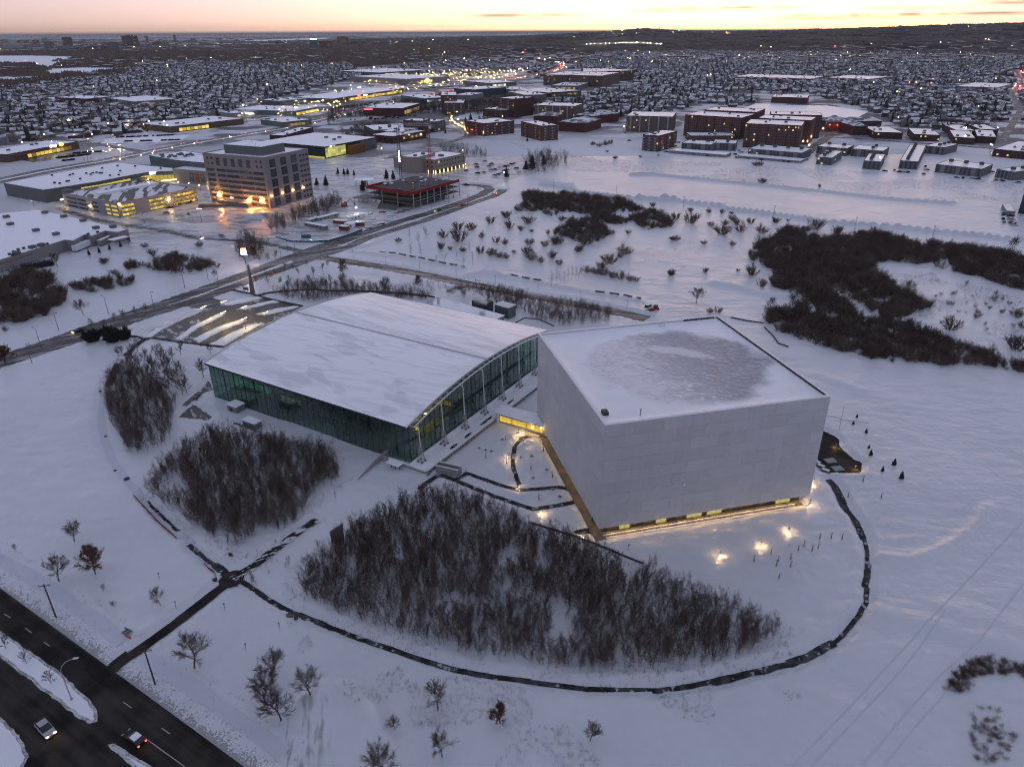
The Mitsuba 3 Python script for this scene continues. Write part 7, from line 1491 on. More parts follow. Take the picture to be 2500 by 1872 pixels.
for x, y, h in [(-154.3,580.8,7),(-146.1,577.6,9),(-113.0,555.1,9),(-147.6,627.5,6),(-141.7,624.9,6),(-139.1,627.2,6),(-132.8,622.2,5),(-102.1,602.4,9),(-96.2,600.0,8)] + [(13.4,641.3,10),(18.9,645.2,14),(30.0,667.3,10),(-3.5,607.7,9),(-53.4,1020.1,12),(18.5,826.2,5),(-77.6,897.1,6),(-59.7,1008.3,8)]:
    plant('park_fir', 'dark conifer in the park strip beyond the boulevard', 'fir', f'fir_shape_{taken.get("park_fir", 0) % 3}', x, y, h / 8, 'conifers beyond the boulevard')
hedge = thing('park_hedge', 'long dark curved hedge around the small park', 'hedge'); hm = bush(700, 26, 6, .7, .03, .024, .9)
sh_ = LineString([(-152.8,567.5),(-140.1,561.0),(-126.0,550.8),(-117.3,546.7),(-106.2,550.2)]); mmh = MB()
for s in np.arange(0, sh_.length, 1.2): p_ = sh_.interpolate(s); mmh.add(hm[0] * [1.0, 1.0, .8] + [p_.x, p_.y, 0], hm[1])
part(hedge, 'branches', mmh.mesh(), 'brush')

# brick apartments and towers
APT = [('four storey brick apartment block with white balconies left of the road bend', (-31.0,871.7), (4.6,898.0), (-35.7,916.6), 13.7, 4, (13, 4), 'brick'),
       ('square five storey brick block with flat white roof above the field', (34.0,828.0), (52.9,837.2), (23.9,878.3), 15.5, 5, (7, 6), 'brick'),
       ('five storey brick block nearest the field with bright snowy roof', (147.5,745.2), (173.2,781.2), (132.3,754.0), 15.0, 5, (9, 8), 'brick'),
       ('long seven storey brick block with a dark centre bay', (138.5,905.2), (190.9,890.1), (140.4,959.1), 17.7, 6, (20, 4), 'brick_brown'),
       ('broad tall red brick apartment tower on the left', (199.3,866.5), (253.2,829.1), (217.0,913.3), 22.5, 8, (26, 4), 'brick'),
       ('tall red brick apartment tower behind the left one', (230.2,902.8), (282.3,871.7), (244.5,943.0), 24.0, 8, (22, 4), 'brick'),
       ('tallest front red brick apartment tower on the right', (240.4,773.2), (290.5,751.1), (257.4,812.5), 23.0, 8, (24, 5), 'brick'),
       ('second red brick apartment tower right behind the front one', (265.2,812.2), (313.1,786.6), (279.4,845.0), 24.0, 8, (22, 4), 'brick'),
       ('rearmost red brick apartment tower on the right', (291.2,848.9), (342.8,833.6), (304.3,880.0), 24.0, 8, (22, 4), 'brick'),
       ('low brick block with snowy roof in front of the left tower', (195.5,815.2), (244.1,813.1), (206.1,844.0), 6.0, 2, (18, 3), 'brick'),
       ('long grey six storey apartment slab behind the brick blocks', (34.0,1066.3), (88.4,1046.2), (32.4,1115.1), 16.0, 6, (22, 3), 'brick_brown'),
       ('tall dark red brick office block by the far junction', (-96.2,1108.2), (-66.8,1109.3), (-105.3,1160.8), 16.0, 5, (9, 4), 'brick_dark'),
       ('taller brick wing of the dark red office block', (-102.5,1137.7), (-79.4,1139.4), (-110.4,1201.3), 24.0, 7, (6, 4), 'brick_dark'),
       ('reddish brick office tower with snowy top at the centre of the town', (-17.4,1089.6), (5.6,1067.9), (-20.6,1148.0), 24.0, 7, (7, 4), 'brick_dark'),
       ('low brick wing beside the reddish office tower', (-9.7,1062.1), (14.6,1087.8), (-13.2,1117.7), 10.0, 3, (7, 4), 'brick_dark'),
       ('pale block with blue trim behind the dark red office block', (-95.0,1308.6), (-66.9,1297.0), (-106.7,1370.9), 12.0, 3, (8, 4), 'siding'),
       ('narrow grey apartment wing left of the brick block', (-39.8,940.3), (-32.4,914.4), (-45.3,978.6), 14.0, 4, (3, 3), 'siding_tan')]
for lab, n_, b_, c_, h, fl, bays, wm_ in APT:
    k, n, u, lu, v, lv = bld('apartment_block', lab, n_, b_, c_, h, wm_, 'apartment building', fl, bays, 1.5, 1.5, .035, 3, wm='window_grey')
    if fl >= 5 and bays[0] > 12:
        m = MB()
        for i in range(2, bays[0], 4): m.box((*(n + u * lu * (i + .0) / bays[0] - v * .35), h / 2), (1.5, .7, h - .6), u)
        part(k, 'balcony', m.mesh(), 'brick_dark' if wm_ == 'brick' else 'concrete', kind='stuff')
    elif fl >= 4:
        m = MB()
        for f, (d, L, out, nb) in enumerate(((u, lu, -v, bays[0]), (v, lv, -u, bays[1]))):
            for i in range(1, nb, 3):
                for j in range(fl): m.box((*(n + d * L * (i + .5) / nb + out * .7), .9 + (h - 1.3) / fl * (j + .25)), (2.4, 1.3, .9), d)
        part(k, 'balcony', m.mesh(), 'concrete', kind='stuff')
def gable(name, label, n, b, c, h, rh, wall, cat='building', hip=.25, group=None, fl=0, bays=(0, 0), lit=.03):
    n, u, lu, v, lv = rect(n, b, c); k = thing(name, label, cat, group); ctr = n + u * lu / 2 + v * lv / 2
    BLOCKS.append(Polygon([n, n + u * lu, n + u * lu + v * lv, n + v * lv]))
    part(k, 'wall', MB().box((*ctr, h / 2), (lu, lv, h), u).mesh(), wall)
    e = .6; P = lambda a, b_, z: [*(ctr + u * a + v * b_), z]
    if lu >= lv: r0, r1 = (-(lu / 2) + lv * hip, 0), (lu / 2 - lv * hip, 0)
    else: r0, r1 = (0, -(lv / 2) + lu * hip), (0, lv / 2 - lu * hip)
    A, B = lu / 2 + e, lv / 2 + e
    V = [P(-A, -B, h), P(A, -B, h), P(A, B, h), P(-A, B, h), P(*r0, h + rh), P(*r1, h + rh)]
    Fc = [[0, 1, 5], [0, 5, 4], [1, 2, 5], [2, 3, 4], [2, 4, 5], [3, 0, 4], [0, 2, 1], [0, 3, 2]] if lu >= lv else [[0, 1, 4], [1, 2, 5], [1, 5, 4], [2, 3, 5], [3, 0, 4], [3, 4, 5], [0, 2, 1], [0, 3, 2]]
    part(k, 'roof', (V, Fc), 'roof_snow_thin'); 
    if fl: windows(k, n, u, lu, v, lv, 1.0, fl, (h - 1.2) / fl, bays, 1.4, 1.5, lit)
    return k, n, u, lu, v, lv
def thin_fn(p, n, uv):
    a = mikit.fbm(p.x * .16, p.y * .16, p.z * .3, 3); return mikit.mix((.12, .12, .13), (.66, .67, .71), mikit.smoothstep(.42, .58, a))
mat('roof_snow_thin', thin_fn, .6, .3)
for n_, b_, c_, lab in [((30.2,988.4), (59.5,978.8), (28.4,1021.8), 'hip roofed brick apartment house behind the square block'), ((58.3,915.0), (89.5,898.8), (57.8,973.3), 'hip roofed brick apartment house right of the square block'), ((86.3,994.7), (106.2,976.4), (87.4,1024.8), 'small hip roofed house behind the brick apartment houses'), ((105.7,1011.6), (121.5,992.9), (108.7,1055.5), 'hip roofed brick house at the right of the apartment houses'),
        ((390.0,857.6), (406.3,856.9), (446.3,943.5), 'beige double gabled apartment house at the far street corner'), ((375.8,915.6), (379.1,895.6), (429.7,1001.5), 'row of gabled houses behind the apartment towers')]:
    gable('apartment_house', lab, n_, b_, c_, 10.5, 3.4, 'brick', 'apartment building', .3, None, 3, (9, 4))
# grey townhouse rows along the far edge of the field
TH = [((173.2,755.9), (198.9,741.1), (180.7,780.9), 'left row of grey townhouses in front of the brick towers'), ((203.9,754.6), (225.4,746.8), (210.8,779.6), 'second row of grey townhouses in front of the brick towers'), ((228.0,713.7), (268.9,684.8), (239.8,746.2), 'long front row of grey townhouses before the right towers'),
      ((285.1,656.0), (310.6,695.1), (277.0,667.3), 'grey townhouse row seen end on with bright snowy roof'), ((299.0,727.1), (320.9,710.1), (309.5,750.3), 'dark townhouse row behind the end on row'), ((325.3,710.0), (348.0,693.7), (338.7,735.5), 'dark townhouse row in the middle distance right of the towers'), ((318.2,633.8), (340.4,673.4), (308.2,644.5), 'grey townhouse row with an orange lit window'),
      ((349.4,632.7), (404.7,726.2), (333.2,633.2), 'long striped townhouse row running away from the field'), ((403.7,726.2), (415.7,712.8), (420.1,759.9), 'dark townhouse row behind the long striped one'), ((357.8,619.9), (382.0,595.4), (373.8,647.4), 'wide grey townhouse row with four roof huts'), ((393.6,595.1), (399.4,581.5), (432.3,658.9), 'townhouse row nearest the right edge of the field')]
for n_, b_, c_, lab in TH:
    k, n, u, lu, v, lv = bld('townhouse_row', lab, n_, b_, c_, 6.8, 'grey_clad', 'townhouse row', 3, (max(4, int(np.linalg.norm(np.array(b_) - n_) / 3.2)), 4), 1.5, 1.3, .03, 0)
    nu = max(2, int(max(lu, lv) / 11)); ax_, L_, W_ = (u, lu, v) if lu > lv else (v, lv, u)
    for i in range(nu): part(k, 'roof_hut', MB().box((*(n + ax_ * L_ * (i + .5) / nu + W_ * min(lu, lv) * .62), 8.7), (3.0, 2.6, 2.2), ax_).mesh(), 'siding_dark')
    for i in range(nu): part(k, 'pale_bay', MB().box((*(n + u * lu * (i + .5) / nu - v * .15), 3.8), (lu / nu * .28, .3, 7.0), u).mesh(), 'siding')
for n_, b_, c_, lab in [((157.1,736.0), (204.8,705.3), (161.0,752.9), 'long low snow roofed carport left in front of the townhouses'), ((215.1,701.8), (262.2,667.8), (220.0,717.2), 'long low snow roofed carport right in front of the townhouses')]:
    bld('carport', lab, n_, b_, c_, 2.6, 'siding', 'carport', par=0)
for n_, b_, c_, lab in [((403.3,830.8), (431.6,825.4), (429.2,883.5), 'dark brick low apartment row across the far street'), ((436.7,812.7), (460.6,803.6), (464.0,863.2), 'pale low apartment row across the far street'), ((466.2,787.7), (484.3,779.3), (499.1,843.7), 'left dark flat apartment row with lamps'), ((494.1,794.3), (510.0,785.8), (526.0,846.9), 'right dark flat apartment row with lamps'), ((499.6,843.7), (518.8,838.5), (528.5,893.2), 'rear left flat apartment row'), ((530.8,851.1), (548.8,845.8), (558.8,896.7), 'rear right flat apartment row'), ((457.8,704.8), (480.8,679.8), (500.0,771.2), 'large brown brick building at the right edge behind the townhouses')]:
    bld('low_apartments', lab, n_, b_, c_, 6.5 if '9' not in lab else 8, 'brick_dark', 'apartment building', 2, (12, 3), 1.5, 1.4, .05, 3)
tb, n, u, lu, v, lv = bld('teal_building', 'dark teal clad tall building cut by the right edge of the picture', (332.6,469.5), (356.6,444.4), (360.3,503.6), 15.0, 'teal_clad', par=0)
bld('bin_shed', 'pale grey shed beside the dark teal building', (321.3,465.2), (326.2,462.8), (333.2,482.7), 3.2, 'siding', 'shed', par=0)
k, n, u, lu, v, lv = bld('school', 'long low red brick school behind the floodlit snowy pitch', (431.0,1265.5), (482.0,1243.5), (452.5,1323.1), 9.0, 'brick', 'school', 2, (24, 3), 2, 1.5, .02, 6)
labels['sports_pitch'] = {'label': 'snowy sports pitch behind the brick apartment towers', 'kind': 'structure'}
PITCH_ = Polygon([(349.4,1158.3),(403.8,1257.9),(431.1,1237.8),(481.9,1216.7)] + [(502.0,1215.3),(530.2,1124.1),(473.8,1036.5),(434.7,1045.2),(409.4,1094.5)] + [(393.6,1081.3),(364.6,1083.0)]).buffer(0)
put('sports_pitch', MB().sheet(PITCH_, .06).mesh(), 'snow_plain')

# retail district along the far boulevard
RET = [('left_market', 'flat supermarket with a yellow lit front at the left edge', (-476.5,703.8), (-457.4,792.9), (-510.1,736.1), 7.0, 'brick_brown', 'yellow', (.25, .88)),
       ('shop', 'long brown store with a lamp lined front beside the far boulevard', (-413.3,918.5), (-353.8,1005.0), (-452.8,975.6), 7.0, 'brick_brown', 'yellow', (.1, .5)),
       ('shop', 'pale green lit shop with white lamps at the gas station corner', (-312.3,1104.3), (-292.5,1169.7), (-385.4,1232.9), 6.5, 'green_clad', 'yellow', (.05, .95)),
       ('shop', 'low lamp lined shop left of the lit corner', (-395.7,1088.3), (-361.0,1135.8), (-411.1,1124.1), 5.5, 'siding', 'white', (.1, .6)),
       ('shop', 'long strip of shops with a red sign and glowing fronts', (-299.8,1300.1), (-212.5,1529.5), (-358.0,1385.4), 7.5, 'brick_brown', 'yellow', (.2, .98)),
       ('shop', 'long pale shop hall behind the lit corner', (-382.2,1268.1), (-344.2,1322.5), (-402.6,1326.4), 7.0, 'green_clad', None, None),
       ('shop', 'brown brick store with a red sign on its corner', (-155.2,1097.4), (-138.1,1178.6), (-202.9,1158.9), 10.0, 'brick_dark', 'dim', (.1, .9)),
       ('shop', 'bus shelter roofed station on the far boulevard', (-290.1,967.1), (-262.2,999.5), (-308.7,1025.7), 6.0, 'green_clad', 'dim', (.1, .9)),
       ('mall', 'large pale shopping mall with an arched lit entrance', (-235.7,1757.3), (-147.0,1859.7), (-262.9,2029.9), 12.0, 'siding', 'yellow', (.3, .6)),
       ('mall', 'long flat shopping hall behind the mall', (-354.2,2110.9), (-236.7,2256.7), (-380.9,2361.9), 9.0, 'steelgrey', 'white', (.1, .4)),
       ('shop', 'flat blue roofed store right of the highway', (84.3,1587.0), (137.9,1569.6), (95.1,1727.8), 8.0, 'steelgrey', 'dim', (.1, .9)), ('shop', 'wide store with a greenish front among the houses', (68.7,1396.0), (133.1,1443.9), (68.6,1525.4), 8.0, 'teal_clad', 'dim', (.1, .9)),
       ('shop', 'flat commercial hall in the middle right of the highway', (3.1,1472.2), (39.6,1488.4), (3.3,1551.0), 8.0, 'siding', 'white', (.1, .9)), ('shop', 'long flat hall left of the highway bend', (-44.0,1665.9), (14.1,1709.6), (-47.2,1793.7), 8.0, 'steelgrey', 'white', (.1, .6)),
       ('shop', 'gabled pale hall among the houses right of the town centre', (24.6,1334.2), (63.6,1347.1), (29.4,1433.7), 9.0, 'siding_tan', None, None), ('shop', 'dark glass office hall beside the highway', (-106.2,1461.9), (-65.6,1423.0), (-109.6,1581.2), 12.0, 'teal_clad', None, None), ('shop', 'blue fronted shop row beside the dark glass office', (-145.7,1300.5), (-106.4,1327.8), (-160.2,1395.6), 7.0, 'blue_sheet', 'white', (.1, .9)),
       ('school', 'flat school complex among the left houses', (-618.2,1261.0), (-570.3,1314.1), (-676.3,1366.8), 8.0, 'siding', 'dim', (.1, .9)), ('school', 'dark flat block among the left houses', (-721.8,1309.6), (-700.3,1352.9), (-769.6,1405.5), 9.0, 'brick_dark', None, None), ('shop', 'low flat hall among the left houses', (-783.5,1328.3), (-764.2,1348.0), (-821.4,1392.7), 6.0, 'siding_dark', None, None),
       ('shop', 'lit supermarket at the red lit junction on the right', (872.3,1508.9), (922.5,1462.6), (927.8,1646.4), 7.0, 'steelgrey', 'yellow', (.1, .5)), ('shop', 'dark flat hall left of the right hand junction', (738.3,1804.3), (809.5,1738.5), (792.2,1929.5), 7.0, 'steelgrey', None, None), ('shop', 'long dark flat roofed hall among the right houses', (540.0,1887.2), (689.9,1778.8), (582.6,2009.2), 6.0, 'brick_dark', None, None)]
for nm, lab, n_, b_, c_, h, wl_m, front, sp in RET:
    k, n, u, lu, v, lv = bld(nm, lab, n_, b_, c_, h, wl_m, 'shopping mall' if nm == 'mall' else ('school' if nm == 'school' else 'store'), units=max(3, int(lu / 14)))
    if front:
        em = {'yellow': (.10, .068, .014), 'white': (.11, .10, .07), 'dim': (.03, .022, .008)}[front]
        s0, s1 = sp; nn2 = max(3, int(lu * (s1 - s0) / 5))
        for i in range(nn2):
            c = n + u * lu * (s0 + (s1 - s0) * (i + .5) / nn2) - v * .1
            part(k, 'lit_window', MB().box((*c, h * .40), (lu * (s1 - s0) / nn2 * .86, .3, h * .5), u).mesh(), 'lit', emit=np.array(em) * wrg.uniform(.15, 1.5))
    if 'red sign on its corner' in lab: part(k, 'sign_board', MB().box((*(n + v * lv * .88 - u * .3), h - 1.6), (lv * .22, .4, 1.7), v).mesh(), 'lit', emit=(.75, .03, .05))
    if 'red sign and' in lab: part(k, 'sign_board', MB().box((*(n + u * lu * .33 - v * .4), h - .6), (9, .4, 2.6), u).mesh(), 'lit', emit=(.9, .05, .04)); part(k, 'sign_board', MB().box((*(n + u * lu * .42 - v * .4), h - 1.2), (11, .4, 1.8), u).mesh(), 'lit', emit=(.9, .8, .7))
    if nm == 'left_market': part(k, 'sign_board', MB().box((*(n + u * lu * .62 - v * .4), h + .4), (8, .4, 2.2), u).mesh(), 'lit', emit=(.9, .85, .7)); part(k, 'sign_board', MB().box((*(n + u * lu * .74 - v * .4), h + .7), (5, .4, 2.8), u).mesh(), 'lit', emit=(.9, .6, .03)); part(k, 'red_canopy', MB().box((*(n + u * lu * .45 - v * 1.5), h * .72), (lu * .75, 2.6, .8), u).mesh(), 'fence_red')
    if 'arched' in lab: part(k, 'entrance', MB().tube((*(n + u * lu * .48 - v * .2), 6), (*(n + u * lu * .48 - v * 1.0), 6), 6, n=14).mesh(), 'lit', emit=(.30, .20, .05))
for n_, b_, c_, lab in [((73.5,1714.5), (124.1,1690.1), (81.8,1867.4), 'leftmost grey apartment slab beyond the houses'), ((127.1,1684.9), (195.7,1654.8), (139.9,1832.5), 'front middle grey apartment slab beyond the houses'), ((171.2,1829.6), (228.2,1824.2), (185.3,1984.0), 'rear middle grey apartment slab beyond the houses'), ((233.3,1835.3), (301.2,1876.3), (252.8,1977.1), 'rightmost grey apartment slab beyond the houses')]:
    bld('apartment_slab', lab, n_, b_, c_, 22, 'brick_brown', 'apartment building', 7, (18, 3), 2.2, 1.6, .05, 3)
# towers on the skyline
SKY = [(-7234, 11350, 118, 32), (-6394, 10433, 121, 30), (-5140, 8607, 66, 46), (-3798, 6537, 67, 49), (-7382, 12607, 71, 49), (-4247, 7619, 84, 74), (-2533, 4941, 49, 39), (-2766, 5508, 75, 52), (-3353, 6911, 44, 84), (-3277, 6888, 97, 89), (-4706, 10295, 40, 66), (-4261, 10109, 34, 79), (-2827, 5232, 52, 28), (-3068, 5812, 72, 25), (-3414, 7671, 92, 30), (-3632, 9105, 56, 42), (-1330, 5372, 54, 62), (-1554, 7375, 99, 66), (-1367, 5866, 93, 46), (-862, 2569, 23, 29)]
for i, (x, y, w, h) in enumerate(SKY):
    o = unit((x, y)); d = np.array([o[1], -o[0]]); n_ = np.array([x, y]) - d * w / 2
    big = 'pale slab with a bright lit top' if i == 16 else ''
    k, n, u, lu, v, lv = bld('skyline_tower', big or 'distant office or apartment tower of the city skyline on the left horizon', n_, n_ + d * w, n_ + o * w * .6, h, ['grey_clad', 'brick_dark', 'brick_brown', 'steelgrey'][i % 4], 'tower', max(3, int(h / 7)), (max(3, int(w / 11)), 0), 5, 3.2, .05, 0, par=0, group=None if big else 'towers of the distant skyline', glow=1.5)
    if big: part(k, 'lit_crown', MB().box((*(n + u * lu / 2 - v * .5), h + 1), (lu * .8, 2, 5), u).mesh(), 'lit', emit=(.5, .55, .45))
    else: part(k, 'roof_hut', MB().box((*(n + u * lu * .5 + v * lv * .5), h + 2), (lu * .4, lv * .4, 4), u).mesh(), 'steelgrey')
k = thing('church_spire', 'thin pale church spire rising above the left suburb', 'spire'); q = (-1511, 3252)
part(k, 'tower', MB().tube((*q, 0), (*q, 14), 4, 4, 4).mesh(), 'siding'); part(k, 'spire', MB().tube((*q, 14), (*q, 30), 3.4, .1, 6).mesh(), 'siding'); part(k, 'nave', MB().box((q[0] + 14, q[1], 5), (26, 14, 10)).mesh(), 'siding_dark')
k = thing('dome_hall', 'pale round domed hall far away at the left edge', 'dome'); q = np.array((-3906.9,6223.3)); m_ = trimesh.creation.icosphere(3, 1); put(k, (m_.vertices * [75, 60, 48] + [*q, 0], m_.faces), 'siding', True)


# ================================================================ far roads, suburbs, woods and lights
def far_road(lab, pts, w, m='slush', z=.09, name='far_road'): sheet(name, lab, LineString(pts).buffer(w / 2, cap_style=2), m, z)
BV = [(-434.6,567.0),(-426.0,611.0),(-413.2,656.8),(-385.9,714.5),(-367.7,776.2),(-342.9,839.8),(-287.6,955.9),(-244.1,1146.1)] + [(-221.3,1249.2),(-164.0,1430.2),(-88.3,1669.7),(-22.6,1877.4),(60.0,2104.0),(127.0,2320.0),(177.2,2577.0),(185.8,2876.3),(154.6,3189.6),(118.1,3434.1)]
far_road('wide slushy boulevard with traffic crossing the town from the left', BV, 24)
far_road('snowy median of the wide town boulevard', BV[:9], 4, 'snow_plain', .13)
far_road('cross street behind the arena', [(-526.0,860.7),(-461.2,829.9),(-380.4,768.1),(-342.7,775.2)], 10)
far_road('street between the black hall and the arena', [(-187.7,667.7),(-167.2,660.5),(-147.2,676.2),(-123.4,705.7),(-107.9,736.8)], 9); far_road('park street behind the pavilion', [(-159.7,655.9),(-130.9,640.4),(-105.0,618.8),(-85.0,599.6)], 8); far_road('street below the park hedge', [(-149.2,540.1),(-140.5,545.5),(-118.6,533.7),(-99.6,538.7)], 7)
far_road('winding street with traffic past the brick apartments', [(-83.2,801.1),(-69.0,817.9),(-60.3,840.6),(-50.4,872.5),(-49.9,905.4),(-56.6,941.1),(-68.6,985.4),(-79.3,1021.4),(-84.0,1066.2),(-80.1,1093.2)], 9, 'slush', .10); far_road('second lane of the winding street', [(-44.5,876.8),(-45.1,915.0),(-53.6,956.9),(-67.7,1014.8)], 8, 'slush', .11)
far_road('diagonal street from the townhouses into the suburb', [(280.7,711.7),(310.7,764.5),(350.7,833.2),(391.5,904.8),(432.1,977.7),(473.7,1049.6)], 10); far_road('street behind the townhouses', [(359.2,845.7),(385.4,833.3),(418.0,805.5),(460.0,780.3),(490.2,749.9),(517.1,735.0)], 8, 'slush', .10)
far_road('busy street at the far right edge', [(530.2,806.2),(746.3,1113.0),(917.1,1403.7),(1203.5,1821.3),(1471.1,2268.3)], 8); far_road('snow cleared car park behind the construction site', [(-36.6,632.9),(7.5,668.1)], 34, 'sanded_snow', .07); far_road('forecourt between garage and annex', [(-265.7,579.2),(-227.9,561.7)], 26, 'sanded_snow', .07)
far_road('wide snowy car park of the market at the left', [(-465.9,712.5),(-434.6,756.4)], 30, 'lot_asphalt', .07); far_road('reddish lit snowy car park left of the brown store', [(-461.4,857.8),(-378.0,874.1)], 60, 'snow_plain', .07)
ROADS2 = [LineString(BV).buffer(22), LineString([(-526.0,860.7),(-461.2,829.9),(-380.4,768.1),(-342.7,775.2)]).buffer(9), LineString([(280.7,711.7),(350.7,833.2),(473.7,1049.6)]).buffer(9), LineString([(359.2,845.7),(418.0,805.5),(517.1,735.0)]).buffer(8), LineString([(530.2,806.2),(746.3,1113.0),(917.1,1403.7),(1203.5,1821.3),(1471.1,2268.3)]).buffer(12), LineString([(-461.4,857.8),(-378.0,874.1)]).buffer(34)]
# frozen river at the far left
def water(lab, pts): k = numbered('frozen_river'); labels[k] = {'label': lab, 'kind': 'structure'}; put(k, MB().sheet(Polygon(pts), .3).mesh(), 'ice')
R1, R2, R3 = [(-3146.3,4326.0),(-2791.8,4312.4),(-2536.3,4317.5),(-2329.3,4146.3),(-2096.2,3865.3),(-1955.3,3459.2),(-1650.0,2818.6),(-1755.1,2796.0),(-2107.2,2879.1)], [(-1567.5,2127.5),(-1459.6,2228.1),(-1391.6,2205.4),(-1579.6,2658.7),(-1513.2,2764.4),(-1378.8,2723.4),(-1255.7,2465.2),(-1246.6,2302.3),(-1357.3,2384.2),(-1270.0,2097.5),(-1259.5,1965.0),(-1241.0,1672.8)], [(-3843.5,11142.5),(-3721.9,12197.0),(-3571.4,14547.4),(-3394.0,15040.0),(-3022.3,13154.7),(-3079.0,10784.7),(-3237.1,9951.1)]
water('broad frozen river with white ice at the far left', R1); water('nearer frozen river arm left of the suburb', R2); water('thin bright frozen lake line near the left horizon', R3)
# suburbs: streets of small houses, the nearest as things of their own
SUBL = Polygon([(-1184.8,1469.0),(-1133.0,1664.1),(-1226.2,2058.7),(-1263.6,2466.1),(-1528.2,3254.8),(-1114.7,3191.4),(-612.8,2965.2),(-403.0,2116.1),(-437.0,1382.2),(-393.4,1159.5),(-444.4,1075.9),(-467.5,1002.1),(-450.6,920.3),(-490.9,859.1),(-527.7,854.3),(-558.5,818.3),(-606.2,724.6)])
SUBR = Polygon([(32.7,1134.2),(102.7,1130.1),(141.0,1063.6),(244.0,1121.7)] + [(311.6,1276.6),(355.6,1187.9),(448.1,1365.5),(564.8,1430.6),(535.0,1125.7),(469.4,927.0),(523.8,891.9),(625.4,953.7),(634.2,918.8),(2120.8,3048.0),(2279.3,3880.9),(1869.6,4065.0),(1355.4,4351.7),(880.2,4774.5)] + [(1090.1,5187.6),(441.6,4077.2),(276.1,2978.4),(204.2,2292.8),(179.1,2209.4),(330.7,2038.4),(250.5,1552.0),(167.6,1517.6),(132.3,1342.3),(50.2,1287.4)])
SUBC = Polygon([(81.4,2863.9),(203.1,3148.0),(224.1,2776.3),(166.9,2055.7),(68.0,1962.6),(42.3,2068.9)]).union(Polygon([(-498.7,2126.3),(-426.7,2463.3),(-282.2,3063.9),(59.8,3257.3),(110.0,2859.7),(42.5,2311.9),(-109.4,2085.0),(-237.5,2098.6),(-389.1,2114.6),(-424.4,1800.9)]))
keep_out = unary_union([b.buffer(7) for b in BLOCKS] + ROADS2 + [Polygon(R1).buffer(10), Polygon(R2).buffer(10), PITCH_])
def crossing(p): return p
def house_mesh(w, d, h, rh, seed):
    e = .5
    return MB().box((0, 0, h / 2), (w, d, h)).mesh(), ([[-w/2 - e, -d/2 - e, h - .1], [w/2 + e, -d/2 - e, h - .1], [w/2 + e, d/2 + e, h - .1], [-w/2 - e, d/2 + e, h - .1], [-w/2 - e, 0, h + rh], [w/2 + e, 0, h + rh]], [[0, 1, 5], [0, 5, 4], [2, 3, 4], [2, 4, 5], [1, 2, 5], [3, 0, 4], [0, 2, 1], [0, 3, 2]])
HM = [house_mesh(12, 8, 3.4, 2.3, 0), house_mesh(10, 8, 5.2, 2.4, 1), house_mesh(15, 8.5, 3.2, 2.0, 2), house_mesh(9, 9, 5.4, 3.0, 3)]
HP = [(ply0(a), ply0(b)) for a, b in HM]
hrg = np.random.default_rng(17)
def lots(poly, a, sx, sy, jit=1.3):
    """house lots: rows back to back between streets, turned by a degrees, the streets bending gently"""
    x0, y0, x1, y1 = poly.bounds; R = max(x1 - x0, y1 - y0) * .75; c = np.array([(x0 + x1) / 2, (y0 + y1) / 2])
    i = np.arange(-R, R, sx); rows = np.arange(-R, R, sy)
    X, Y = np.meshgrid(i, np.concatenate([rows - sy * .27, rows + sy * .27]))
    X, Y = X.ravel() + hrg.normal(size=X.size) * jit, Y.ravel() + hrg.normal(size=Y.size) * jit * .5
    Y = Y + 40 * np.sin(X / 330.0); t = math.radians(a)
    q = np.stack([c[0] + X * math.cos(t) - Y * math.sin(t), c[1] + X * math.sin(t) + Y * math.cos(t)], 1)
    slope = np.degrees(np.arctan(40 / 330 * np.cos(X / 330.0)))
    ok = shapely.contains_xy(poly, q[:, 0], q[:, 1]); q, slope = q[ok], slope[ok]
    shapely.prepare(keep_out); ok = ~shapely.contains_xy(keep_out, q[:, 0], q[:, 1])
    park = meshkit.fbm(np.column_stack([q * .0042, 0 * q[:, 0]]), 2, 9) < .70
    ok &= park & (hrg.random(len(q)) < .9)
    return q[ok], slope[ok] + a
qs, angs = zip(*[lots(p, a, sx, sy) for p, a, sx, sy in ((SUBL, 18, 15.5, 52), (SUBR, -14, 15.5, 54), (SUBC, 10, 30, 70))])
Q, A = np.vstack(qs), np.concatenate(angs)
o_ = np.argsort(np.hypot(Q[:, 0], Q[:, 1])); Q, A = Q[o_], A[o_]
A = A + np.where(hrg.random(len(A)) < .1, 90, 0)
K = hrg.integers(0, 4, len(Q)); WM = ['siding', 'siding_dark', 'siding_tan', 'brick_dark']; W = hrg.integers(0, 4, len(Q))
fov = np.abs(Q[:, 0]) < Q[:, 1] * .80 + 60
Q, A, K, W = Q[fov], A[fov], K[fov], W[fov]
NI = 300
for i in range(NI):
    k = thing('suburban_house', 'small snow roofed house in the nearer rows of the suburb', 'house', 'houses of the suburb'); m = M(*Q[i], 0, A[i])
    part(k, 'wall', HP[K[i]][0], WM[W[i]], at=m); part(k, 'roof', HP[K[i]][1], 'roof_snow_thin', at=m)
def merge(mesh, q, a, s=None, z=None):
    v = np.asarray(mesh[0], float); f = np.asarray(mesh[1]); f = np.vstack([f[:, [0, 1, 2]], f[:, [0, 2, 3]]]) if f.shape[1] == 4 else f
    c, sn = np.cos(np.radians(a)), np.sin(np.radians(a)); s = np.ones((len(q), 3)) if s is None else s
    p = v[None] * s[:, None, :]
    V = np.stack([q[:, :1] + p[..., 0] * c[:, None] - p[..., 1] * sn[:, None], q[:, 1:2] + p[..., 0] * sn[:, None] + p[..., 1] * c[:, None], p[..., 2] + (0 if z is None else z[:, None])], -1).reshape(-1, 3)
    return V, (f[None] + (np.arange(len(q)) * len(v))[:, None, None]).reshape(-1, 3)
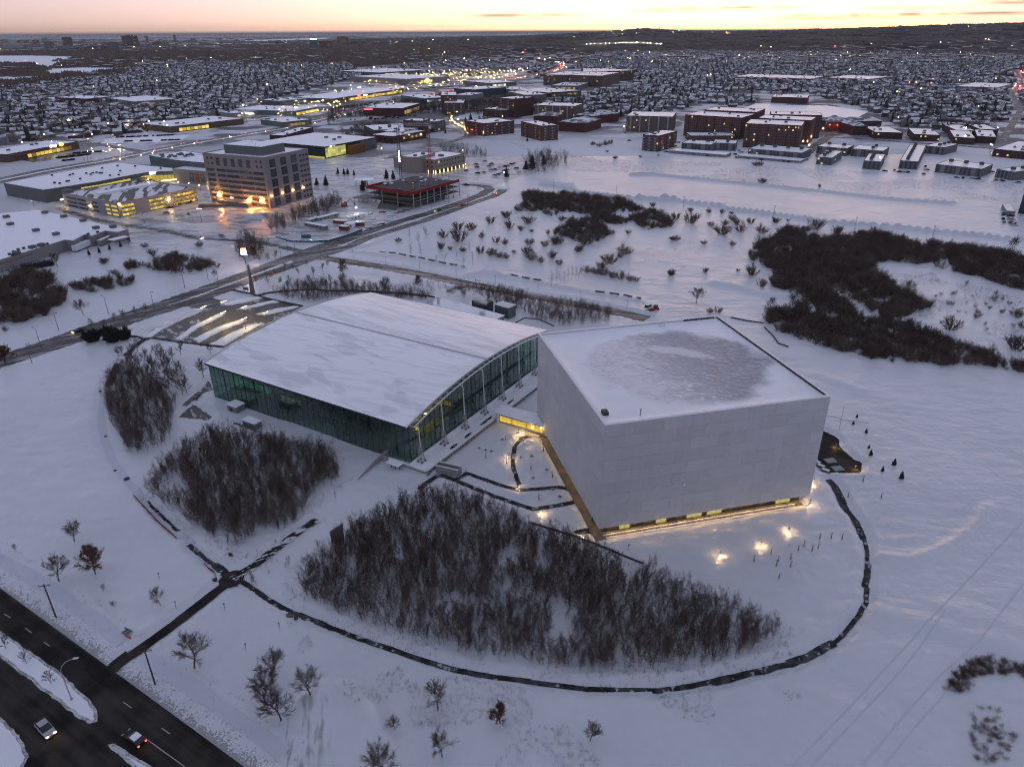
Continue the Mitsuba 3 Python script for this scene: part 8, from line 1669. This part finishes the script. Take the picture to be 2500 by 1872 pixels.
def cat(ms):
    o, V, Fs = 0, [], []
    for v, f in ms: V.append(v); Fs.append(f + o); o += len(v)
    return np.vstack(V), np.vstack(Fs)
q, a, kk, ww = Q[NI:], A[NI:], K[NI:], W[NI:]
labels['distant_houses'] = {'label': 'thousands of small snow roofed houses of the far suburbs', 'category': 'houses', 'kind': 'stuff'}
put('distant_houses__roofs', cat([merge(HM[j][1], q[kk == j], a[kk == j]) for j in range(4)]), 'roof_snow_thin')
for w_ in range(4): put(f'distant_houses__walls' + (f'_{w_:03d}' if w_ else ''), cat([merge(HM[j][0], q[(kk == j) & (ww == w_)], a[(kk == j) & (ww == w_)]) for j in range(4)]), WM[w_])
# trees among the houses
def clump(seed, n=34):
    """a leafless street tree seen from afar: short twig blades through a crown"""
    rg = np.random.default_rng(seed); m = MB().tube((0, 0, 0), (0, 0, .55), .035, .02, 3, False)
    for i in range(n):
        d = rg.normal(size=3); d /= np.linalg.norm(d); r = rg.uniform(.2, 1) ** .6
        p = np.array([d[0] * .36 * r, d[1] * .36 * r, .62 + d[2] * .38 * r]); e = unit(d + rg.normal(size=3) * .5 + [0, 0, .5]) * rg.uniform(.10, .2)
        m.tube(p - e * .5, p + e * .5, .018, .010, 3, False)
    return m.mesh()
def spruce(seed, layers=3, n=6):
    rg = np.random.default_rng(seed); m = MB()
    for i in range(layers): f = i / layers; m.cone((0, 0, .06 + .8 * f), .23 * (1 - f) ** .8 * rg.uniform(.85, 1.2), .42, n, .35, rg)
    return m.mesh()
CL, SP = [clump(800 + i) for i in range(3)], [spruce(820 + i) for i in range(3)]
area = unary_union([SUBL, SUBR, SUBC])
tq = np.vstack([Q[hrg.integers(0, len(Q), 25000)] + hrg.normal(size=(25000, 2)) * 12.5, inside(unary_union([SUBL, SUBR]), 2500, hrg)])
tq = tq[~shapely.contains_xy(keep_out, tq[:, 0], tq[:, 1])]; tq = tq[(np.hypot(tq[:, 0], tq[:, 1]) > 640)]
tq = tq[np.argsort(np.hypot(tq[:, 0], tq[:, 1]))]
con = hrg.random(len(tq)) < .34; th = np.where(con, hrg.uniform(6, 15, len(tq)), hrg.uniform(6, 12.5, len(tq))); ta = hrg.uniform(0, 360, len(tq)); tk = hrg.integers(0, 3, len(tq))
CLP, SPP = [ply0(m) for m in CL], [ply0(m) for m in SP]
ni = [0, 0]
rest = np.ones(len(tq), bool)
for i in range(len(tq)):
    c = int(con[i])
    if ni[c] >= 150: continue
    ni[c] += 1; rest[i] = False
    k = thing('yard_spruce' if c else 'yard_tree', 'dark conifer between the nearer houses of the suburb' if c else 'bare tree between the nearer houses of the suburb', 'tree', 'conifers of the suburb' if c else 'bare trees of the suburb')
    put(k, (SPP if c else CLP)[tk[i]], 'fir' if c else 'bark', at=M(*tq[i], 0, ta[i], [th[i]] * 3 if c else [th[i] * 1.1, th[i] * 1.1, th[i]]))
labels['distant_trees'] = {'label': 'countless bare trees and conifers among the far houses', 'category': 'trees', 'kind': 'stuff'}
for c, ms, nm, m in ((0, CL, 'bare_trees', 'bark'), (1, SP, 'conifers', 'fir')):
    put('distant_trees__' + nm, cat([merge(ms[j], tq[s], ta[s], np.stack([th[s] * (1 if c else 1.15)] * 2 + [th[s]], 1)) for j in range(3) for s in [rest & (con == c) & (tk == j)]]), m)
# wood belts and outer districts beyond
def tuft(seed, n=16):
    rg = np.random.default_rng(seed); m = MB()
    for i in range(n): m.cone((rg.normal() * .5, rg.normal() * .35, -.05), rg.uniform(.12, .3), rg.uniform(.55, 1.05), 5, .4, rg)
    return m.mesh()
TU = [tuft(850 + i) for i in range(3)]
BELT = [Polygon([(-2216.5,4075.2),(-2499.8,4933.3),(-2204.4,5166.1),(-1563.4,4499.1),(-1088.2,5310.6),(-738.2,3583.7),(-1135.9,3455.1),(-1388.6,3233.4),(-1425.4,2788.9),(-1582.7,2809.7),(-1597.1,2716.9)]), Polygon([(-2144.3,3015.1),(-1973.0,3089.6),(-1863.4,3031.3),(-1548.7,2601.1),(-1329.9,2214.3),(-1404.9,2184.0),(-1576.4,2201.8)]), Polygon([(-1314.2,1826.4),(-1208.8,1960.2),(-1278.1,2170.8),(-1316.2,2361.7),(-1226.9,2300.1),(-1253.0,2464.9),(-1451.0,3087.5),(-1098.6,2189.8),(-1113.1,2081.7),(-1133.3,1953.0),(-1104.6,1756.6),(-1141.6,1579.3)]),
        Polygon([(-1234.4,5347.6),(-655.6,4994.3),(-233.6,4530.9),(-7.1,4320.3),(-110.3,3474.0),(-353.6,3154.2),(-519.7,2692.6),(-767.8,3304.5)]), Polygon([(1342.2,5200.7),(1557.2,4685.7),(2267.4,4941.2),(3151.6,5197.0),(2911.9,4339.0),(2532.7,3767.1),(2225.7,4436.0),(1692.6,4272.4),(1318.9,4545.4)]), Polygon([(-3660.1,4776.0),(-2907.8,5134.5),(-2916.7,5544.8),(-2499.8,4933.3),(-2252.8,4081.9),(-2893.4,4471.3)])]
bq = np.vstack([inside(b, int(min(1500, b.area / 900)), hrg) for b in BELT])
bh = hrg.uniform(10, 17, len(bq)); bs = np.stack([hrg.uniform(18, 34, len(bq)), hrg.uniform(14, 24, len(bq)), bh], 1); bk = hrg.integers(0, 3, len(bq)); ba = hrg.uniform(-25, 25, len(bq))
put('far_woods', cat([merge(TU[j], bq[bk == j], ba[bk == j], bs[bk == j]) for j in range(3)]), 'brush'); labels['far_woods'] = {'label': 'dark wood belts between river, suburbs and city', 'category': 'woods', 'kind': 'stuff'}
n_ = 5200; r = 3000 * np.exp(hrg.uniform(0, 1.75, n_)); t = hrg.uniform(-.72, .72, n_); oq = np.stack([r * np.sin(t), r * np.cos(t)], 1)
den = meshkit.fbm(np.column_stack([oq * .0011, 0 * t]), 3, 31); ok = (den > .45) & ~shapely.contains_xy(unary_union([Polygon(R1), Polygon(R2), Polygon(R3)]), oq[:, 0], oq[:, 1]); oq = oq[ok]; r = r[ok]
def hill(q):
    ix = np.clip(((q[:, 0] - hx[0]) / (hx[1] - hx[0])).astype(int), 0, len(hx) - 1); iy = np.clip(((q[:, 1] - hy[0]) / (hy[1] - hy[0])).astype(int), 0, len(hy) - 1)
    return np.where((q[:, 0] > hx[0]) & (q[:, 1] > hy[0]) & (q[:, 1] < hy[-1]), np.maximum(HZ[iy, ix], 0), 0)
s = np.stack([hrg.uniform(25, 70, len(oq)), hrg.uniform(18, 40, len(oq)), hrg.uniform(9, 15, len(oq))], 1); k_ = hrg.integers(0, 3, len(oq)); a_ = hrg.uniform(-25, 25, len(oq)); z_ = hill(oq)
put('horizon_woods', cat([merge(TU[j], oq[k_ == j], a_[k_ == j], s[k_ == j], z_[k_ == j]) for j in range(3)]), 'brush'); labels['horizon_woods'] = {'label': 'scattered dark woods of the outer districts towards the horizon', 'category': 'woods', 'kind': 'stuff'}
n_ = 2600; r = 3000 * np.exp(hrg.uniform(0, 1.2, n_)); t = hrg.uniform(-.72, .72, n_); dq = np.stack([r * np.sin(t), r * np.cos(t)], 1); ok = (meshkit.fbm(np.column_stack([dq * .0011, 0 * t]), 3, 31) < .47) & ~shapely.contains_xy(unary_union([Polygon(R1), Polygon(R2), Polygon(R3)]), dq[:, 0], dq[:, 1]); dq = dq[ok]
s = np.stack([hrg.uniform(10, 45, len(dq)), hrg.uniform(10, 22, len(dq)), hrg.uniform(5, 11, len(dq))], 1); z_ = hill(dq)
put('outer_buildings', cat([merge(MB().box((0, 0, .5), (1, 1, 1)).mesh(), dq, hrg.uniform(-20, 20, len(dq)), s, z_)]), 'siding_dark'); put('outer_buildings__roofs', cat([merge(MB().box((0, 0, 1.02), (.96, .96, .1)).mesh(), dq, hrg.uniform(-1, 1, len(dq)), s, z_)]), 'snow_plain')
labels['outer_buildings'] = {'label': 'countless snow roofed buildings of the outer districts', 'category': 'buildings', 'kind': 'stuff'}
# lights of the town
AM, WH, RD, GN, YE = (1, .50, .16), (1, .90, .70), (1, .07, .04), (.3, 1, .5), (1, .68, .22)
def pt(x, y, z, r): return MB().tube((x, y, z - r), (x, y, z + r), r, r, 4)
LA = [(q, c, p) for c, p, qs in ((YE, 9, [(-508.5,957.1),(-496.4,986.3),(-476.9,939.8),(-456.3,941.9),(-467.6,981.4),(-445.5,975.3),(-422.5,931.0),(-473.6,851.9),(-446.5,844.3),(-529.5,854.3),(-456.9,811.7),(-384.8,735.5),(-491.0,846.2),(-485.0,792.1),(-511.8,785.4),(-586.6,1008.2)]), (AM, 8, [(-377.4,1072.3),(-429.6,1304.8),(-407.7,1255.7),(-417.8,1196.9),(-528.5,1683.3),(-473.7,936.6),(-842.1,1849.8),(-885.2,1644.0)]), (WH, 9, [(-355.0,1271.5),(-338.2,1262.1),(-314.5,1255.1),(-311.9,1277.1),(-287.4,1267.1),(-362.7,1071.4),(-371.7,1071.9),(-367.2,1071.7),(-325.2,1155.5)]), (WH, 8, [(-731.8,3919.0),(-429.2,2463.6),(-439.4,3088.0),(-256.8,2493.0),(-338.8,4100.2),(-69.9,2325.2),(141.5,4998.9),(273.8,5048.9),(333.2,5033.6),(-10.7,1014.1),(-30.5,845.2),(13459.5,95664.9),(134.3,892.5)]),
        (YE, 8, [(-78.5,1017.7),(-67.7,981.5),(-60.1,939.8),(-111.9,829.6),(-99.5,835.4),(-126.5,730.4),(-129.6,725.6),(-47.4,963.6),(-29.8,946.3)]), (YE, 7, [(357.9,862.1),(319.7,796.2),(297.9,761.2),(302.1,761.0),(293.6,733.6),(768.0,1634.9),(699.8,1382.9),(775.3,1453.8),(735.1,1263.3),(678.3,1105.1),(643.9,956.4),(521.4,861.7),(556.7,860.1),(482.7,795.5),(471.2,731.9),(1575.5,4681.1),(1584.4,4480.3),(1758.5,4256.9),(936.6,2147.0)]), (AM, 6, [(488.8,1925.9),(505.4,1959.0),(496.2,969.5),(328.0,656.7),(469.6,726.6),(254.4,905.0)]), (RD, 6, [(871.9,1601.1),(941.6,1726.3),(840.7,1628.5),(849.3,1617.8),(1327.1,2020.5),(1285.7,1949.3),(990.3,1499.3),(959.8,1439.4),(385.9,890.8),(379.0,895.8),(981.0,1500.0)]), (GN, 4, [(1017.6,1555.3),(695.5,1383.2)] + [(-75.5,1075.7),(-5.5,592.0)]), (RD, 5, [(-47.4,901.1),(-44.4,869.8),(-628.6,2767.9),(-1062.3,7048.6),(-45.8,712.8),(65.7,4017.9)]))
        for q in qs]
for i, (q, c, p) in enumerate(LA):
    h = 7.0; d = math.hypot(*q); s = max(.32, d * .00042)
    k = thing('town_lamp', {AM: 'orange', WH: 'white', RD: 'red', GN: 'green', YE: 'yellow'}[c] + ' glowing lamp on a pole among the buildings of the town', 'street lamp', 'glowing lamps of the town ' + {AM: '(orange)', WH: '(white)', RD: '(red)', GN: '(green)', YE: '(yellow)'}[c])
    part(k, 'pole', MB().tube((*q, 0), (*q, h), .12, n=4).mesh(), 'lamp_metal'); part(k, 'lamp_head', pt(*q, h + s, s).mesh(), 'lit', emit=np.array(c) * p, weight=0.05)
def lights(key, lab, qs, c, p, zs, rf):
    m = MB()
    for (x, y), z in zip(qs, zs): s = max(.3, math.hypot(x, y) * rf * hrg.uniform(.6, 1.3)); m.add(*pt(x, y, z, s).mesh())
    put(key, m.mesh(), 'lit', emit=np.array(c) * p, weight=0.02); labels[key] = {'label': lab, 'category': 'lights', 'kind': 'stuff'}
rl = np.random.default_rng(3)
def rnd(poly, n): return inside(Polygon(poly) if not isinstance(poly, (Polygon, MultiPolygon)) else poly, n, rl)
MALL = [(-369.4,1560.0),(-332.6,1907.2),(-217.1,2342.5),(-27.6,2320.2),(68.4,2402.5),(16.5,2001.3),(-90.8,1718.9),(-176.6,1544.8),(-269.9,1370.5),(-299.6,1254.2)]; MALL2 = [(-369.0,1158.1),(-289.8,1371.9),(-245.0,1150.7),(-308.7,1029.9)]
q1 = np.vstack([rnd(MALL, 300), rnd(MALL2, 70), rnd([(-426.3,727.3),(-423.6,789.6),(-384.4,776.9),(-392.7,698.3)], 16), rnd(SUBL.union(SUBR), 60)]); lights('mall_lights', 'many warm lights around the shopping district', q1, YE, 2.6, rl.uniform(4, 8, len(q1)), .00028)
a = np.array(LineString(BV[3:]).segmentize(16).coords); a = a[rl.random(len(a)) < .55]; off = rl.normal(size=a.shape) * 4
lights('headlights', 'stream of white headlights along the highway', a + off + [6, 0], (1, .75, .42), 2.0, np.full(len(a), 1.0), .00026); a = np.array(LineString(BV[3:]).segmentize(14).coords); a = a[rl.random(len(a)) < .5]; lights('brake_lights', 'stream of red tail lights along the highway', a + rl.normal(size=a.shape) * 3 - [7, 0], RD, .8, np.full(len(a), 1.0), .00022)
a = np.array(LineString([(-84.0,1066.2),(-79.3,1021.4),(-68.6,985.4),(-56.6,941.1),(-50.4,895.8)]).segmentize(14).coords); lights('street_headlights', 'yellow headlights of cars queueing on the winding street', a + rl.normal(size=a.shape) * 1.5, YE, 5, np.full(len(a), .9), .0003); a = np.vstack([np.array(LineString([(-136.8,1527.5),(-113.7,1580.1)]).segmentize(10).coords), rnd([(1350.6,2099.4),(1384.9,2095.5),(915.3,1366.9),(897.7,1368.2)], 22)]); lights('junction_lights', 'red brake lights queueing at the far junctions', a, RD, 1.0, np.full(len(a), 1.2), .0003)
n_ = 420; r = 2700 * np.exp(rl.uniform(0, 1.15, n_)); t = rl.uniform(-.70, .70, n_); q = np.stack([r * np.sin(t), r * np.cos(t)], 1); q = q[(meshkit.fbm(np.column_stack([q * .0011, 0 * t]), 3, 31) < .5)]
for i, (c, nm, sh, p) in enumerate(((YE, 'amber', .40, 3.0), (WH, 'white', .30, 3.2), (AM, 'orange', .22, 2.4), (RD, 'red', .08, 1.5))):
    s_ = np.arange(len(q)) % 25; lo = [0, 10, 17, 23][i]; hi_ = [10, 17, 23, 25][i]; w = q[(s_ >= lo) & (s_ < hi_)]; lights(f'city_lights_{nm}' if False else numbered('city_lights'), f'distant {nm} lights sprinkled over the city', w, c, p, rl.uniform(5, 12, len(w)) + hill(w), .00026)
q = np.array(LineString([(492.2,5121.9),(621.3,5177.1),(746.9,5188.9),(917.6,4883.0)]).segmentize(40).coords); lights('stadium_lights', 'bright white row of lights below the hills', q + rl.normal(size=q.shape) * 8, WH, 7, np.full(len(q), 14) + hill(q), .00032)
# lamps in the orange lit snow around the town centre
for q, c in [((-464.5,871.3), (1, .35, .22)), ((-433.6,883.5), (1, .35, .22)), ((-388.0,854.6), (1, .35, .22))]: pass
# street trees, cars and snow heaps that fill the ground between the town blocks
TOWN = Polygon([(-395.8,604.5),(-409.7,707.9),(-364.9,734.7),(-326.5,796.9),(-251.6,771.5),(-195.8,908.2)] + [(-187.3,987.7),(-123.2,984.4),(-100.8,889.2),(-139.7,767.0),(-213.2,738.8)] + [(-316.0,842.2),(-365.8,767.5),(-416.8,687.1),(-431.8,620.2)]).buffer(0)
TOWN2 = Polygon([(-276.4,1152.6),(-167.8,1363.3),(-110.3,1499.9),(-31.3,1386.3),(-37.8,1138.4),(-89.8,1141.5),(-130.0,1121.4),(-204.4,1083.0)] + [(-234.1,1064.4),(-239.3,990.3)]).buffer(0)
TOWN3 = Polygon([(-66.1,1140.1),(-28.4,1386.1),(57.8,1487.0),(135.3,1374.4),(149.1,1127.3),(97.1,1066.1),(32.7,1134.2),(8.5,1051.0),(-35.8,1073.5)]).buffer(0)
zone = unary_union([TOWN, TOWN2, TOWN3]).difference(unary_union([b.buffer(3) for b in BLOCKS])).difference(LineString(BV).buffer(13))
sq = inside(zone, 4600, hrg); den = meshkit.fbm(np.column_stack([sq * .012, 0 * sq[:, 0]]), 2, 12); sq = sq[den > .38]
sh2 = hrg.uniform(4, 9, len(sq)); sk = hrg.integers(0, 3, len(sq))
put('town_trees', cat([merge(CL[j], sq[sk == j], sq[sk == j, 0] * 7 % 360, np.stack([sh2[sk == j] * .9] * 2 + [sh2[sk == j]], 1)) for j in range(3)]), 'bark'); labels['town_trees'] = {'label': 'small bare trees and brush along the streets of the shopping district', 'category': 'trees', 'kind': 'stuff'}
cq = np.vstack([rl.uniform(0, 1, (1, 2)) * 0 + p + (qq_ - p) * f + rl.normal(size=2) * .4 for p, qq_, n_ in [(np.array(a_), np.array(b_), c_) for a_, b_, c_ in (((-445.4,756.8), (-420.3,769.7), 26), ((-445.2,730.4), (-422.0,752.5), 30), ((-428.3,711.1), (-419.1,720.0), 10), ((-460.4,877.9), (-401.9,896.1), 26), ((-433.0,843.7), (-375.2,854.0), 22), ((-280.2,1226.3), (-201.1,1374.3), 50), ((-293.6,1177.7), (-225.1,1295.1), 50), ((-262.9,1551.6), (-124.2,1696.9), 60), ((-236.6,1635.7), (-129.7,1774.2), 50), ((-200.3,1072.7), (-137.1,1096.4), 22), ((-223.7,1046.0), (-158.2,1068.4), 14), ((-50.1,1534.8), (6.4,1550.8), 30), ((-2.8,1351.8), (63.4,1286.5), 20))] for f in rl.random(n_)])
cm = MB().box((0, 0, .6), (4.5, 1.8, .8)).box((-.2, 0, 1.2), (2.4, 1.6, .5)).mesh()
put('distant_cars', cat([merge(cm, cq, rl.uniform(60, 110, len(cq)))]), 'black_paint'); labels['distant_cars'] = {'label': 'rows of tiny dark cars in the far shopping car parks', 'category': 'cars', 'kind': 'stuff'}
# winter air
HAZE = 1.7e-5
scene['air'] = {'type': 'homogeneous', 'albedo': rgb(.95, .95, .95), 'sigma_t': rgb(HAZE, HAZE, HAZE)}
scene['haze'] = {'type': 'cube', 'to_world': T().translate([0, 14600, 124.0]).scale([27000, 15700, 125.5]), 'bsdf': {'type': 'null'}, 'interior': {'type': 'ref', 'id': 'air'}}
labels['haze'] = {'label': 'thin winter haze over the plain', 'category': 'haze', 'kind': 'stuff'}
scene['camera']['medium'] = {'type': 'ref', 'id': 'air'}
# steam drifting from the plant behind the arched roof
def plume(lab, q, z0, L, H, d, seed):
    n = (18, 18, 44)                              # z, y, x of the grid
    Z, Y, X = np.meshgrid(*[np.linspace(0, 1, k) for k in n], indexing='ij')
    s = X; cy, cz = .5 + .16 * np.sin(s * 5 + seed), .18 + .52 * s ** .7; r = .08 + .26 * s
    g = np.exp(-(((Y - cy) / r) ** 2 + ((Z - cz) / r) ** 2)) * np.clip(s * 9, 0, 1) * np.clip((1 - s) * 1.6, 0, 1) * (1.1 - .6 * s)
    g *= np.clip(2.6 * (meshkit.fbm(np.stack([X * 9, Y * 4, Z * 4], -1), 3, seed) - .32), 0, 1.6)
    edge = np.minimum.reduce([Y, 1 - Y, Z, 1 - Z]); g *= np.clip(edge * 9, 0, 1)
    k = numbered('steam_plume'); labels[k] = {'label': lab, 'category': 'steam', 'kind': 'stuff'}
    to = T().translate([float(q[0]), float(q[1]), float(z0)]).rotate([0, 0, 1], ang(d)).scale([L, H, H]).translate([0, -.5, 0])
    scene[k + '_medium'] = {'type': 'heterogeneous', 'albedo': {'type': 'constvolume', 'value': rgb(.96, .96, .96)}, 'scale': 1.0, 'sigma_t': {'type': 'gridvolume', 'grid': mi.VolumeGrid((g * 3.2)[..., None].astype(np.float32)), 'to_world': to, 'filter_type': 'trilinear'}}
    scene[k] = {'type': 'cube', 'to_world': to @ T().translate([.5, .5, .5]).scale(.5), 'bsdf': {'type': 'null'}, 'interior': {'type': 'ref', 'id': k + '_medium'}, 'exterior': {'type': 'ref', 'id': 'air'}}
plume('pale steam drifting left from the dark cooling frame behind the arched roof', (-9.9,287.2), 4.2, 17, 9, (-1, .35), 3)
plume('pale steam rising from the flues at the far end of the plant building', (-21.2,286.5), 4.5, 14, 8, (-1, .6), 8)
